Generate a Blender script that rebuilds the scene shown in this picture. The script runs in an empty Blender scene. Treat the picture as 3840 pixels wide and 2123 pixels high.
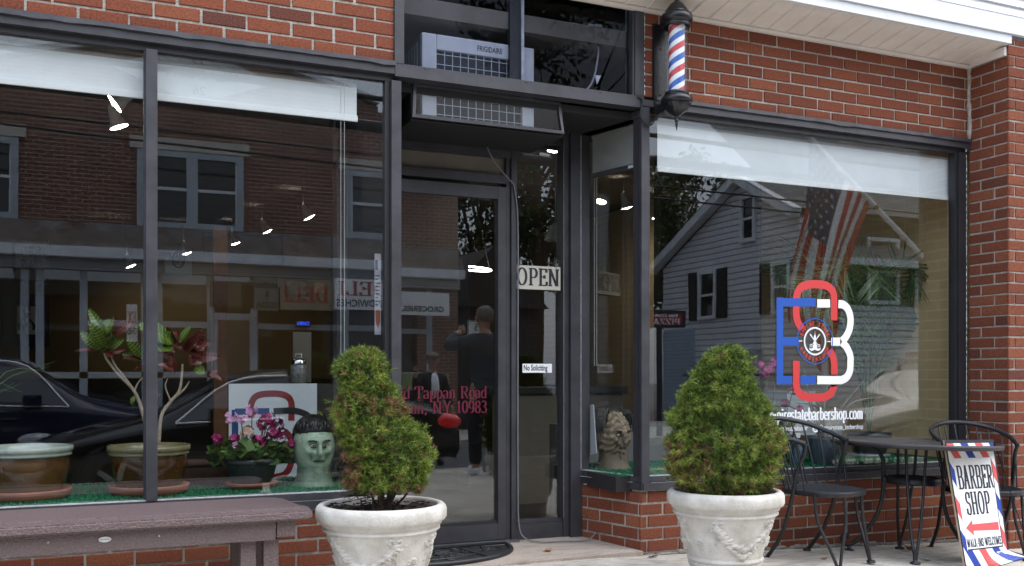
import bpy, bmesh, math, random
from math import sin, cos, pi, radians, sqrt, atan2, hypot
from mathutils import Vector, Matrix, noise
random.seed(7)
sc = bpy.context.scene
col = sc.collection
R = random.random
def U(a, b): return a + (b - a) * R()

# ------------------------------------------------------------------ mesh builder
class MB:
    def __init__(s): s.v = []; s.f = []; s.m = []; s.t = []; s.sm = []
    def add(s, vs, fs, mi=0, tint=0.5, smooth=False):
        o = len(s.v); s.v.extend([tuple(p) for p in vs])
        for f in fs:
            s.f.append([i + o for i in f]); s.m.append(mi); s.t.append(tint); s.sm.append(smooth)
    def box(s, x0, x1, y0, y1, z0, z1, mi=0, tint=.5, M=None):
        vs = [(x0,y0,z0),(x1,y0,z0),(x1,y1,z0),(x0,y1,z0),(x0,y0,z1),(x1,y0,z1),(x1,y1,z1),(x0,y1,z1)]
        if M is not None: vs = [M @ Vector(p) for p in vs]
        s.add(vs, [(0,3,2,1),(4,5,6,7),(0,1,5,4),(1,2,6,5),(2,3,7,6),(3,0,4,7)], mi, tint)
    def bbox(s, x0, x1, y0, y1, z0, z1, b=.004, mi=0, tint=.5, M=None):
        # bevelled box: 24 corner verts
        bm = bmesh.new(); bmesh.ops.create_cube(bm, size=1)
        for v in bm.verts: v.co = Vector((x0+(v.co.x+.5)*(x1-x0), y0+(v.co.y+.5)*(y1-y0), z0+(v.co.z+.5)*(z1-z0)))
        bmesh.ops.bevel(bm, geom=bm.edges[:], offset=b, segments=2, profile=.7, affect='EDGES')
        s.bm(bm, mi, tint, M)
    def bm(s, bm, mi=0, tint=.5, M=None, smooth=False):
        bm.verts.index_update()
        s.add([(M @ v.co) if M is not None else v.co.copy() for v in bm.verts], [[v.index for v in f.verts] for f in bm.faces], mi, tint, smooth)
        bm.free()
    def quad(s, a, b, c, d, mi=0, tint=.5): s.add([a,b,c,d], [(0,1,2,3)], mi, tint)
    def prism(s, pts, f, depth, mi=0, tint=.5):
        # pts: 2D polygon, f maps (x,y,d)->3D
        n = len(pts)
        vs = [f(x, y, 0) for x, y in pts] + [f(x, y, depth) for x, y in pts]
        fs = [list(range(n))[::-1], list(range(n, 2*n))] + [(i, (i+1) % n, n+(i+1) % n, n+i) for i in range(n)]
        s.add(vs, fs, mi, tint)
    def tube(s, path, r, n=8, mi=0, tint=.5, closed=False, cap=True, smooth=True):
        P = [Vector(p) for p in path]; k = len(P)
        rs = r if isinstance(r, (list, tuple)) else [r]*k
        ref = None; rings = []
        for i in range(k):
            if closed: T = P[(i+1) % k]-P[i-1]
            else: T = P[min(i+1, k-1)]-P[max(i-1, 0)]
            if T.length < 1e-9: T = Vector((0,0,1))
            T.normalize()
            if ref is None: ref = Vector((0,0,1)) if abs(T.z) < .9 else Vector((1,0,0))
            A = (ref - T*ref.dot(T)); A.normalize(); B = T.cross(A); ref = A
            rings.append([P[i]+(A*cos(2*pi*j/n)+B*sin(2*pi*j/n))*rs[i] for j in range(n)])
        vs = [p for g in rings for p in g]; fs = []
        for i in range(k if closed else k-1):
            a = i*n; b = ((i+1) % k)*n
            for j in range(n): fs.append((a+j, a+(j+1) % n, b+(j+1) % n, b+j))
        s.add(vs, fs, mi, tint, smooth)
        if cap and not closed:
            s.add(rings[0], [list(range(n))[::-1]], mi, tint); s.add(rings[-1], [list(range(n))], mi, tint)
    def lathe(s, prof, n=48, c=(0,0,0), mi=0, tint=.5, smooth=True, f=None, caps=False):
        k = len(prof); vs = []
        for i, (r, z) in enumerate(prof):
            for j in range(n):
                a = 2*pi*j/n; rr = r if f is None else f(r, z, a, i)
                vs.append((c[0]+rr*cos(a), c[1]+rr*sin(a), c[2]+z))
        fs = [(i*n+j, i*n+(j+1) % n, (i+1)*n+(j+1) % n, (i+1)*n+j) for i in range(k-1) for j in range(n)]
        if caps: fs += [list(range(n))[::-1], list(range((k-1)*n, k*n))]
        s.add(vs, fs, mi, tint, smooth)
    def ell(s, c, r, n=10, m=7, mi=0, tint=.5, M=None, f=None):
        vs = []; fs = []
        for i in range(m+1):
            th = pi*i/m
            for j in range(n):
                a = 2*pi*j/n; d = Vector((sin(th)*cos(a), sin(th)*sin(a), cos(th)))
                q = 1 if f is None else f(d)
                p = Vector((d.x*r[0]*q, d.y*r[1]*q, d.z*r[2]*q))
                if M is not None: p = M @ p
                vs.append(p+Vector(c))
        for i in range(m):
            for j in range(n): fs.append((i*n+j, (i+1)*n+j, (i+1)*n+(j+1) % n, i*n+(j+1) % n))
        s.add(vs, fs, mi, tint, True)
    def build(s, name, mats, parent=None, loc=None, label=None):
        me = bpy.data.meshes.new(name); me.from_pydata(s.v, [], s.f)
        if not isinstance(mats, (list, tuple)): mats = [mats]
        for m in mats: me.materials.append(m)
        me.polygons.foreach_set('material_index', s.m)
        me.polygons.foreach_set('use_smooth', s.sm)
        at = me.attributes.new('tint', 'FLOAT', 'FACE'); at.data.foreach_set('value', s.t)
        me.update()
        o = bpy.data.objects.new(name, me); col.objects.link(o)
        if parent is not None: o.parent = parent
        if loc is not None: o.location = loc
        if label: o['label'] = label
        return o
def tag(o, label, cat, group=None, kind=None):
    o['label'] = label; o['category'] = cat
    if group: o['group'] = group
    if kind: o['kind'] = kind
    return o
def thing(name, label, cat, loc=(0,0,0), rz=0, group=None):
    o = bpy.data.objects.new(name, None); col.objects.link(o); o.location = loc; o.rotation_euler = (0,0,rz)
    o.empty_display_size = .1
    return tag(o, label, cat, group)
def struct(o): o['kind'] = 'structure'; return o
def dup(root, loc, rz, label=None):
    r = root.copy(); col.objects.link(r); r.location = loc; r.rotation_euler = (0,0,rz)
    if label: r['label'] = label
    for ch in list(root.children):
        c = ch.copy(); col.objects.link(c); c.parent = r
        for g in list(ch.children):
            d = g.copy(); col.objects.link(d); d.parent = c
    return r
def spline(pts, n=8):
    # Catmull-Rom through points
    P = [Vector(p) for p in pts]; out = []
    P = [2*P[0]-P[1]] + P + [2*P[-1]-P[-2]]
    for i in range(1, len(P)-2):
        for k in range(n):
            t = k/n; a, b, c, d = P[i-1], P[i], P[i+1], P[i+2]
            out.append(.5*((2*b)+(c-a)*t+(2*a-5*b+4*c-d)*t*t+(3*b-a-3*c+d)*t**3))
    out.append(P[-2]); return out

# ------------------------------------------------------------------ materials
def nodes(name):
    m = bpy.data.materials.new(name); m.use_nodes = True
    nt = m.node_tree; return m, nt, nt.nodes, nt.links, nt.nodes['Principled BSDF']
def mat(name, c, rough=.6, metal=0, var=.0, vs=8., bump=0., bs=60., spec=.5, tintamt=0., c2=None, emit=None, es=1., coat=0., rvar=0.):
    m, nt, N, L, B = nodes(name)
    B.inputs['Roughness'].default_value = rough; B.inputs['Metallic'].default_value = metal
    B.inputs['Specular IOR Level'].default_value = spec
    if coat: B.inputs['Coat Weight'].default_value = coat; B.inputs['Coat Roughness'].default_value = .08
    tc = N.new('ShaderNodeTexCoord')
    cur = None
    if var or c2 or rvar:
        n = N.new('ShaderNodeTexNoise'); n.inputs['Scale'].default_value = vs; n.inputs['Detail'].default_value = 6; n.inputs['Roughness'].default_value = .65
        L.new(tc.outputs['Object'], n.inputs['Vector'])
        r = N.new('ShaderNodeValToRGB'); r.color_ramp.elements[0].position = .3; r.color_ramp.elements[1].position = .7
        a = c2 if c2 else tuple(x*(1-var) for x in c); b = c if c2 else tuple(min(1, x*(1+var)) for x in c)
        r.color_ramp.elements[0].color = (*a, 1); r.color_ramp.elements[1].color = (*b, 1)
        L.new(n.outputs['Fac'], r.inputs['Fac']); cur = r.outputs['Color']
        if rvar:
            q = N.new('ShaderNodeMapRange'); q.inputs['To Min'].default_value = rough-rvar; q.inputs['To Max'].default_value = rough+rvar
            L.new(n.outputs['Fac'], q.inputs['Value']); L.new(q.outputs[0], B.inputs['Roughness'])
    if tintamt:
        at = N.new('ShaderNodeAttribute'); at.attribute_name = 'tint'
        q = N.new('ShaderNodeMapRange'); q.inputs['To Min'].default_value = 1-tintamt; q.inputs['To Max'].default_value = 1+tintamt
        L.new(at.outputs['Fac'], q.inputs['Value'])
        x = N.new('ShaderNodeMixRGB'); x.blend_type = 'MULTIPLY'; x.inputs[0].default_value = 1
        if cur is not None: L.new(cur, x.inputs[1])
        else: x.inputs[1].default_value = (*c, 1)
        L.new(q.outputs[0], x.inputs[2]); cur = x.outputs[0]
    if cur is not None: L.new(cur, B.inputs['Base Color'])
    else: B.inputs['Base Color'].default_value = (*c, 1)
    if bump:
        n2 = N.new('ShaderNodeTexNoise'); n2.inputs['Scale'].default_value = bs; n2.inputs['Detail'].default_value = 5
        L.new(tc.outputs['Object'], n2.inputs['Vector'])
        bp = N.new('ShaderNodeBump'); bp.inputs['Strength'].default_value = bump; bp.inputs['Distance'].default_value = .01
        L.new(n2.outputs['Fac'], bp.inputs['Height']); L.new(bp.outputs['Normal'], B.inputs['Normal'])
    if emit: B.inputs['Emission Color'].default_value = (*emit, 1); B.inputs['Emission Strength'].default_value = es
    return m
def ramp_attr(name, stops, rough=.6, attr='tint', var=.0, vs=40., spec=.4, sss=0.):
    # colour by face attribute through a ramp
    m, nt, N, L, B = nodes(name); B.inputs['Roughness'].default_value = rough; B.inputs['Specular IOR Level'].default_value = spec
    at = N.new('ShaderNodeAttribute'); at.attribute_name = attr
    r = N.new('ShaderNodeValToRGB'); e = r.color_ramp.elements
    while len(e) < len(stops): e.new(.5)
    for i, (p, c) in enumerate(stops): e[i].position = p; e[i].color = (*c, 1)
    L.new(at.outputs['Fac'], r.inputs['Fac']); cur = r.outputs['Color']
    if var:
        tc = N.new('ShaderNodeTexCoord'); n = N.new('ShaderNodeTexNoise'); n.inputs['Scale'].default_value = vs; n.inputs['Detail'].default_value = 8; n.inputs['Roughness'].default_value = .75
        L.new(tc.outputs['Object'], n.inputs['Vector'])
        q = N.new('ShaderNodeMapRange'); q.inputs['From Min'].default_value = .3; q.inputs['From Max'].default_value = .7; q.inputs['To Min'].default_value = 1-var; q.inputs['To Max'].default_value = 1+var
        L.new(n.outputs['Fac'], q.inputs['Value'])
        x = N.new('ShaderNodeMixRGB'); x.blend_type = 'MULTIPLY'; x.inputs[0].default_value = 1
        L.new(cur, x.inputs[1]); L.new(q.outputs[0], x.inputs[2]); cur = x.outputs[0]
        bp = N.new('ShaderNodeBump'); bp.inputs['Strength'].default_value = .35; bp.inputs['Distance'].default_value = .004
        L.new(n.outputs['Fac'], bp.inputs['Height']); L.new(bp.outputs['Normal'], B.inputs['Normal'])
    L.new(cur, B.inputs['Base Color'])
    return m
def glass_mat(name, f0=.045, tint=(.90,.94,.93), rough=0.0, wave=.010):
    m = bpy.data.materials.new(name); m.use_nodes = True; nt = m.node_tree; N = nt.nodes; L = nt.links; N.clear()
    tc = N.new('ShaderNodeTexCoord'); nz = N.new('ShaderNodeTexNoise'); nz.inputs['Scale'].default_value = 2.4; nz.inputs['Detail'].default_value = 1; L.new(tc.outputs['Object'], nz.inputs['Vector'])
    wv = N.new('ShaderNodeBump'); wv.inputs['Strength'].default_value = wave; wv.inputs['Distance'].default_value = .02; L.new(nz.outputs['Fac'], wv.inputs['Height'])
    out = N.new('ShaderNodeOutputMaterial'); mx = N.new('ShaderNodeMixShader'); tr = N.new('ShaderNodeBsdfTransparent'); gl = N.new('ShaderNodeBsdfGlossy')
    tr.inputs['Color'].default_value = (*tint, 1); gl.inputs['Roughness'].default_value = rough; gl.inputs['Color'].default_value = (1,1,1,1)
    L.new(wv.outputs[0], gl.inputs['Normal'])
    g = N.new('ShaderNodeNewGeometry'); d = N.new('ShaderNodeVectorMath'); d.operation = 'DOT_PRODUCT'
    L.new(g.outputs['Normal'], d.inputs[0]); L.new(g.outputs['Incoming'], d.inputs[1])
    def mth(op, a, b=None):
        n = N.new('ShaderNodeMath'); n.operation = op
        for i, x in enumerate((a, b)):
            if x is None: continue
            if isinstance(x, (int, float)): n.inputs[i].default_value = x
            else: L.new(x, n.inputs[i])
        return n.outputs[0]
    c = mth('ABSOLUTE', d.outputs['Value']); q = mth('SUBTRACT', 1.0, c); p = mth('POWER', q, 5.0)
    F = mth('ADD', mth('MULTIPLY', p, 1-f0), f0)
    L.new(F, mx.inputs[0]); L.new(tr.outputs[0], mx.inputs[1]); L.new(gl.outputs[0], mx.inputs[2]); L.new(mx.outputs[0], out.inputs[0])
    return m
def brick_tex_mat(name, c1, c2, mortar, axis='XZ', bw=.203, bh=.0677, ms=.012, rough=.9):
    m, nt, N, L, B = nodes(name); B.inputs['Roughness'].default_value = rough
    tc = N.new('ShaderNodeTexCoord'); sx = N.new('ShaderNodeSeparateXYZ'); cb = N.new('ShaderNodeCombineXYZ')
    L.new(tc.outputs['Object'], sx.inputs[0]); L.new(sx.outputs[axis[0]], cb.inputs['X']); L.new(sx.outputs[axis[1]], cb.inputs['Y'])
    b = N.new('ShaderNodeTexBrick'); b.inputs['Scale'].default_value = 1; b.inputs['Brick Width'].default_value = bw; b.inputs['Row Height'].default_value = bh
    b.inputs['Mortar Size'].default_value = ms/2; b.inputs['Mortar Smooth'].default_value = .1
    b.inputs['Color1'].default_value = (*c1, 1); b.inputs['Color2'].default_value = (*c2, 1); b.inputs['Mortar'].default_value = (*mortar, 1)
    L.new(cb.outputs[0], b.inputs['Vector'])
    n = N.new('ShaderNodeTexNoise'); n.inputs['Scale'].default_value = 1.3; n.inputs['Detail'].default_value = 5; L.new(tc.outputs['Object'], n.inputs['Vector'])
    q = N.new('ShaderNodeMapRange'); q.inputs['To Min'].default_value = .6; q.inputs['To Max'].default_value = 1.35; L.new(n.outputs['Fac'], q.inputs['Value'])
    x = N.new('ShaderNodeMixRGB'); x.blend_type = 'MULTIPLY'; x.inputs[0].default_value = 1; L.new(b.outputs['Color'], x.inputs[1]); L.new(q.outputs[0], x.inputs[2])
    L.new(x.outputs[0], B.inputs['Base Color'])
    return m
def stripe_mat(name, cols, axis='Z', period=.1, line=.08, rough=.5, bump=.6, dark=.35):
    # lap siding / planks: a darker groove every period along an axis
    m, nt, N, L, B = nodes(name); B.inputs['Roughness'].default_value = rough
    tc = N.new('ShaderNodeTexCoord'); sx = N.new('ShaderNodeSeparateXYZ'); L.new(tc.outputs['Object'], sx.inputs[0])
    d = N.new('ShaderNodeMath'); d.operation = 'DIVIDE'; d.inputs[1].default_value = period; L.new(sx.outputs[axis], d.inputs[0])
    fr = N.new('ShaderNodeMath'); fr.operation = 'FRACT'; L.new(d.outputs[0], fr.inputs[0])
    r = N.new('ShaderNodeValToRGB'); e = r.color_ramp.elements
    e[0].position = 0; e[0].color = (*[c*dark for c in cols], 1); e[1].position = line; e[1].color = (*cols, 1)
    L.new(fr.outputs[0], r.inputs['Fac'])
    n = N.new('ShaderNodeTexNoise'); n.inputs['Scale'].default_value = 2.; n.inputs['Detail'].default_value = 6; L.new(tc.outputs['Object'], n.inputs['Vector'])
    q = N.new('ShaderNodeMapRange'); q.inputs['To Min'].default_value = .8; q.inputs['To Max'].default_value = 1.15; L.new(n.outputs['Fac'], q.inputs['Value'])
    x = N.new('ShaderNodeMixRGB'); x.blend_type = 'MULTIPLY'; x.inputs[0].default_value = 1; L.new(r.outputs[0], x.inputs[1]); L.new(q.outputs[0], x.inputs[2])
    L.new(x.outputs[0], B.inputs['Base Color'])
    bp = N.new('ShaderNodeBump'); bp.inputs['Strength'].default_value = bump; bp.inputs['Distance'].default_value = .01; L.new(fr.outputs[0], bp.inputs['Height']); L.new(bp.outputs[0], B.inputs['Normal'])
    return m

M = {}
M['brick'] = ramp_attr('brick', [(0,(.105,.042,.032)),(.35,(.168,.053,.032)),(.65,(.212,.067,.037)),(1,(.265,.094,.049))], rough=.92, var=.62, vs=120., spec=.2)
M['mortar'] = mat('mortar', (.45,.415,.36), .95, var=.32, vs=25, bump=.7, bs=150)
M['caulk'] = mat('white_caulk', (.75,.75,.74), .7, var=.3, vs=60)
M['frame'] = mat('bronze_aluminium', (.042,.041,.047), .42, var=.3, vs=7, bump=.06, bs=25, rvar=.08)
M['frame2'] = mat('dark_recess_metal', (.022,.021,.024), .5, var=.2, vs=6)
M['lead'] = mat('painted_flashing', (.062,.06,.068), .34, var=.25, vs=9, bump=.5, bs=7, rvar=.1)
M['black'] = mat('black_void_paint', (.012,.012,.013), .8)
M['glass'] = glass_mat('window_glass', .066, (.965,.98,.975))
M['clear'] = glass_mat('clear_plastic', .03, (.93,.95,.96))
M['white'] = mat('white_paint', (.78,.79,.80), .45, var=.05, vs=4)
M['vinyl'] = mat('white_vinyl_trim', (.74,.76,.79), .4, var=.05, vs=3)
M['soffit'] = mat('beige_soffit_vinyl', (.80,.73,.66), .55, var=.06, vs=8, bump=.1, bs=200)
M['iron'] = mat('black_wrought_iron', (.012,.013,.016), .42, var=.5, vs=30, bump=.2, bs=90)
M['stone'] = mat('cast_stone_white', (.63,.605,.56), .85, c2=(.42,.39,.34), vs=11, bump=.35, bs=120)
M['soil'] = mat('potting_mulch', (.028,.017,.011), .95, var=.8, vs=70, bump=1., bs=110)
M['bark'] = mat('bark', (.075,.05,.034), .95, var=.4, vs=60, bump=1., bs=90)
M['plastic'] = mat('brown_recycled_plastic', (.122,.084,.082), .48, var=.34, vs=130, bump=.8, bs=120)
M['rubber'] = mat('black_rubber', (.011,.011,.013), .6, var=.3, vs=60, bump=.3, bs=160)
M['turf'] = ramp_attr('green_turf', [(0,(.008,.09,.035)),(1,(.03,.26,.12))], rough=.8)
M['turf_base'] = mat('turf_backing', (.01,.12,.05), .9, var=.4, vs=120, bump=.8, bs=300)
M['red'] = mat('red_vinyl', (.62,.045,.045), .45)
M['blue'] = mat('blue_vinyl', (.012,.085,.42), .45)
M['navy'] = mat('royal_blue_print', (.02,.05,.33), .4)
M['wht'] = mat('white_vinyl', (.88,.89,.90), .45)
M['ink'] = mat('black_ink', (.012,.012,.018), .5)
M['pink'] = mat('crimson_vinyl', (.125,.004,.026), .45)
def C(name, c, **k):
    if name not in M: M[name] = mat(name, c, **k)
    return M[name]

# ------------------------------------------------------------------ lettering
def plain_text(mb, body, f, size, mi=0, bold=0., sx=1., align='LEFT', d0=0.0, spacing=1.):
    # sans lettering from the built-in font; f maps (x,y,d)->3D
    cu = bpy.data.curves.new('txt', 'FONT'); cu.body = body; cu.size = size; cu.align_x = align; cu.space_character = spacing
    cu.offset = bold; cu.resolution_u = 3; cu.fill_mode = 'FRONT'
    o = bpy.data.objects.new('txt', cu); me = bpy.data.meshes.new_from_object(o)
    mb.add([f(v.co.x*sx, v.co.y, d0) for v in me.vertices], [list(p.vertices) for p in me.polygons], mi)
    bpy.data.objects.remove(o); bpy.data.curves.remove(cu); bpy.data.meshes.remove(me)
def arc(cx, cy, rx, ry, a0, a1, n=14): return [(cx+rx*cos(radians(a0+(a1-a0)*i/n)), cy+ry*sin(radians(a0+(a1-a0)*i/n))) for i in range(n+1)]
SF = .055
def _stem(x, top=1., bot=0., l=.09): return [[(x,bot),(x,top)], [(x-l-.06,bot+.02),(x+l+.06,bot+.02)], [(x-l-.06,top-.02),(x+l+.06,top-.02)]]
GL = {
 'B': (.72, _stem(.2)+[[(.2,.98),(.42,.98)]+arc(.42,.75,.19,.23,90,-90)+[(.2,.52)], [(.2,.52),(.44,.52)]+arc(.44,.27,.22,.25,90,-90)+[(.2,.02)]]),
 'A': (.78, [[(.14,0),(.40,1)],[(.36,1),(.62,0)],[(.40,1),(.62,0)],[(.24,.36),(.54,.36)],[(.02,.02),(.26,.02)],[(.48,.02),(.76,.02)]]),
 'R': (.76, _stem(.2)+[[(.2,.98),(.42,.98)]+arc(.42,.75,.19,.23,90,-90)+[(.2,.52)], [(.40,.52),(.64,.02)],[(.6,.02),(.76,.02)]]),
 'E': (.68, _stem(.2)+[[(.2,.98),(.6,.98)],[(.2,.02),(.62,.02)],[(.2,.52),(.46,.52)],[(.58,.98),(.60,.78)],[(.60,.02),(.63,.24)],[(.46,.42),(.46,.62)]]),
 'S': (.60, [arc(.3,.75,.2,.23,20,180)+arc(.34,.75,.24,.24,180,250)[1:]+arc(.27,.26,.23,.26,70,-90)+arc(.27,.23,.2,.22,-90,-165)[1:],[(.49,.98),(.49,.72)],[(.08,.02),(.08,.28)]]),
 'H': (.84, _stem(.2)+_stem(.64)+[[(.2,.5),(.64,.5)]]),
 'O': (.80, [arc(.4,.5,.28,.49,90,450,28)]),
 'P': (.68, _stem(.2)+[[(.2,.98),(.40,.98)]+arc(.40,.72,.2,.26,90,-90)+[(.2,.46)]]),
 'W': (1.06,[[(.14,1),(.32,0)],[(.34,0),(.54,.95)],[(.50,1),(.70,0)],[(.72,0),(.92,1)],[(.02,.98),(.26,.98)],[(.8,.98),(1.04,.98)]]),
 'L': (.64, _stem(.2)+[[(.2,.02),(.58,.02)],[(.57,.02),(.60,.26)]]),
 'K': (.80, _stem(.2)+[[(.24,.46),(.62,.98)],[(.34,.56),(.66,.02)],[(.52,.98),(.74,.98)],[(.54,.02),(.80,.02)]]),
 'I': (.40, _stem(.2)),
 'N': (.84, [[(.18,0),(.18,1)],[(.18,1),(.62,0)],[(.66,0),(.66,1)],[(.04,.02),(.32,.02)],[(.02,.98),(.22,.98)],[(.54,.98),(.80,.98)]]),
 'C': (.70, [arc(.4,.5,.29,.49,40,320,22),[(.62,.98),(.62,.70)]]),
 'M': (1.0, [[(.18,0),(.18,1)],[(.18,1),(.48,.05)],[(.48,.05),(.78,1)],[(.80,0),(.80,1)],[(.04,.02),(.32,.02)],[(.66,.02),(.96,.02)],[(.04,.98),(.22,.98)],[(.76,.98),(.96,.98)]]),
 'D': (.80, _stem(.2)+[[(.2,.98),(.36,.98)]+arc(.36,.5,.32,.48,90,-90,20)+[(.2,.02)]]),
 'T': (.72, [[(.36,0),(.36,1)],[(.2,.02),(.52,.02)],[(.06,.98),(.66,.98)],[(.06,.98),(.06,.74)],[(.66,.98),(.66,.74)]]),
 'X': (.84, [[(.16,1),(.66,0)],[(.64,1),(.18,0)],[(.02,.98),(.30,.98)],[(.52,.98),(.78,.98)],[(.04,.02),(.32,.02)],[(.52,.02),(.80,.02)]]),
 'Z': (.70, [[(.58,.98),(.12,.02)],[(.10,.98),(.6,.98)],[(.10,.02),(.62,.02)],[(.10,.98),(.10,.76)],[(.62,.02),(.62,.24)]]),
 '-': (.40, [[(.08,.4),(.34,.4)]]), ' ': (.34, []), '.': (.3, [[(.15,0),(.15,.13)]]), ',': (.3, [[(.16,.1),(.10,-.12)]]), '&': (.85, [arc(.36,.76,.15,.22,-60,240)+[(.70,0)], arc(.32,.25,.22,.25,110,330)+[(.68,.5)]]),
}
GL.update({
 'a': (.50, [arc(.22,.46,.16,.20,160,20,8)+[(.38,.40),(.38,.05),(.46,.02)], arc(.21,.16,.15,.14,80,280,8)+[(.38,.10)], [(.38,.32),(.21,.30)]]),
 'b': (.54, [[(.13,1),(.13,.02)],[(.03,.98),(.15,.98)], arc(.28,.33,.20,.32,140,-140,14)]),
 'c': (.48, [arc(.28,.33,.20,.32,40,320,14)]),
 'd': (.56, [[(.42,1),(.42,.02)],[(.32,.98),(.44,.98)],[(.42,.02),(.52,.02)], arc(.27,.33,.20,.32,40,320,14)]),
 'e': (.48, [arc(.26,.33,.19,.32,0,320,16),[(.07,.34),(.45,.34)]]),
 'h': (.58, [[(.13,1),(.13,0)],[(.03,.98),(.15,.98)],[(.03,.02),(.23,.02)],[(.13,.5)]+arc(.29,.46,.14,.19,150,0,7)+[(.43,0)],[(.34,.02),(.53,.02)]]),
 'i': (.30, [[(.15,.64),(.15,0)],[(.05,.62),(.16,.62)],[(.05,.02),(.26,.02)],[(.15,.94),(.15,.80)]]),
 'l': (.30, [[(.15,1),(.15,0)],[(.05,.98),(.16,.98)],[(.05,.02),(.26,.02)]]),
 'm': (.86, [[(.13,.64),(.13,0)],[(.03,.62),(.15,.62)],[(.03,.02),(.23,.02)],[(.13,.5)]+arc(.28,.46,.13,.19,150,0,7)+[(.41,0)],[(.34,.02),(.50,.02)],[(.41,.5)]+arc(.56,.46,.13,.19,150,0,7)+[(.69,0)],[(.61,.02),(.80,.02)]]),
 'n': (.58, [[(.13,.64),(.13,0)],[(.03,.62),(.15,.62)],[(.03,.02),(.23,.02)],[(.13,.5)]+arc(.29,.46,.14,.19,150,0,7)+[(.43,0)],[(.34,.02),(.53,.02)]]),
 'o': (.52, [arc(.26,.33,.19,.32,90,450,18)]),
 'p': (.56, [[(.13,.64),(.13,-.3)],[(.03,.62),(.15,.62)],[(.03,-.28),(.25,-.28)], arc(.28,.33,.20,.32,140,-140,14)]),
 'r': (.42, [[(.13,.64),(.13,0)],[(.03,.62),(.15,.62)],[(.03,.02),(.25,.02)],[(.13,.48)]+arc(.30,.48,.12,.17,140,50,5)]),
 's': (.42, [arc(.21,.48,.13,.17,20,180,8)+arc(.22,.48,.14,.16,180,250,4)[1:]+arc(.19,.17,.15,.17,70,-90,8)+arc(.19,.17,.13,.17,-90,-160,4)[1:]]),
 't': (.36, [[(.16,.86),(.16,.12)]+arc(.25,.12,.09,.11,180,300,5),[(.04,.62),(.31,.62)]]),
 'Y': (.80, [[(.12,1),(.38,.45)],[(.64,1),(.40,.45)],[(.39,.47),(.39,0)],[(.02,.98),(.26,.98)],[(.52,.98),(.76,.98)],[(.25,.02),(.53,.02)]]),
 '1': (.46, [[(.24,1),(.24,0)],[(.10,.80),(.24,.98)],[(.10,.02),(.40,.02)]]),
 '0': (.54, [arc(.27,.5,.19,.49,90,450,20)]),
 '9': (.54, [arc(.27,.68,.19,.31,0,360,16),[(.46,.68),(.44,.40)]+arc(.24,.30,.20,.29,10,-110,8)]),
 '8': (.54, [arc(.27,.74,.16,.25,90,450,14),arc(.27,.25,.19,.25,90,450,14)]),
 '3': (.52, [arc(.24,.75,.17,.24,150,-90,10)+arc(.23,.26,.21,.26,90,-150,10)[1:]]),
})
def serif_w(body, track=0.): return sum(GL[ch][0]+track for ch in body)
def serif(mb, body, f, h, w=None, mi=0, thick=.15, thin=.055, d0=0., track=0.):
    # stroke-built roman lettering: strokes run thick when upright and thin when level. f maps (x,y,d)->3D
    tot = serif_w(body, track); sx = h if w is None else w/tot
    x = 0.; k = 0
    for ch in body:
        gw, strokes = GL[ch]
        for st in strokes:
            k += 1; d = d0+.00012*(k % 9)
            n = len(st); Lf = []; Rt = []
            for i in range(n):
                a = st[max(i-1, 0)]; b = st[min(i+1, n-1)]
                dx, dy = b[0]-a[0], b[1]-a[1]; q = hypot(dx, dy) or 1; dx /= q; dy /= q
                w2 = (thin+(thick-thin)*abs(dy)**1.5)/2
                Lf.append((st[i][0]-dy*w2, st[i][1]+dx*w2)); Rt.append((st[i][0]+dy*w2, st[i][1]-dx*w2))
            vs = [f((x+p[0])*sx, p[1]*h, d) for p in Lf+Rt]
            mb.add(vs, [(i, i+1, n+i+1, n+i) for i in range(n-1)], mi)
        x += gw+track
def onwall(o, u, v, nrm):
    o, u, v, nrm = Vector(o), Vector(u), Vector(v), Vector(nrm)
    return lambda x, y, d=0.: o+u*x+v*y+nrm*d
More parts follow.
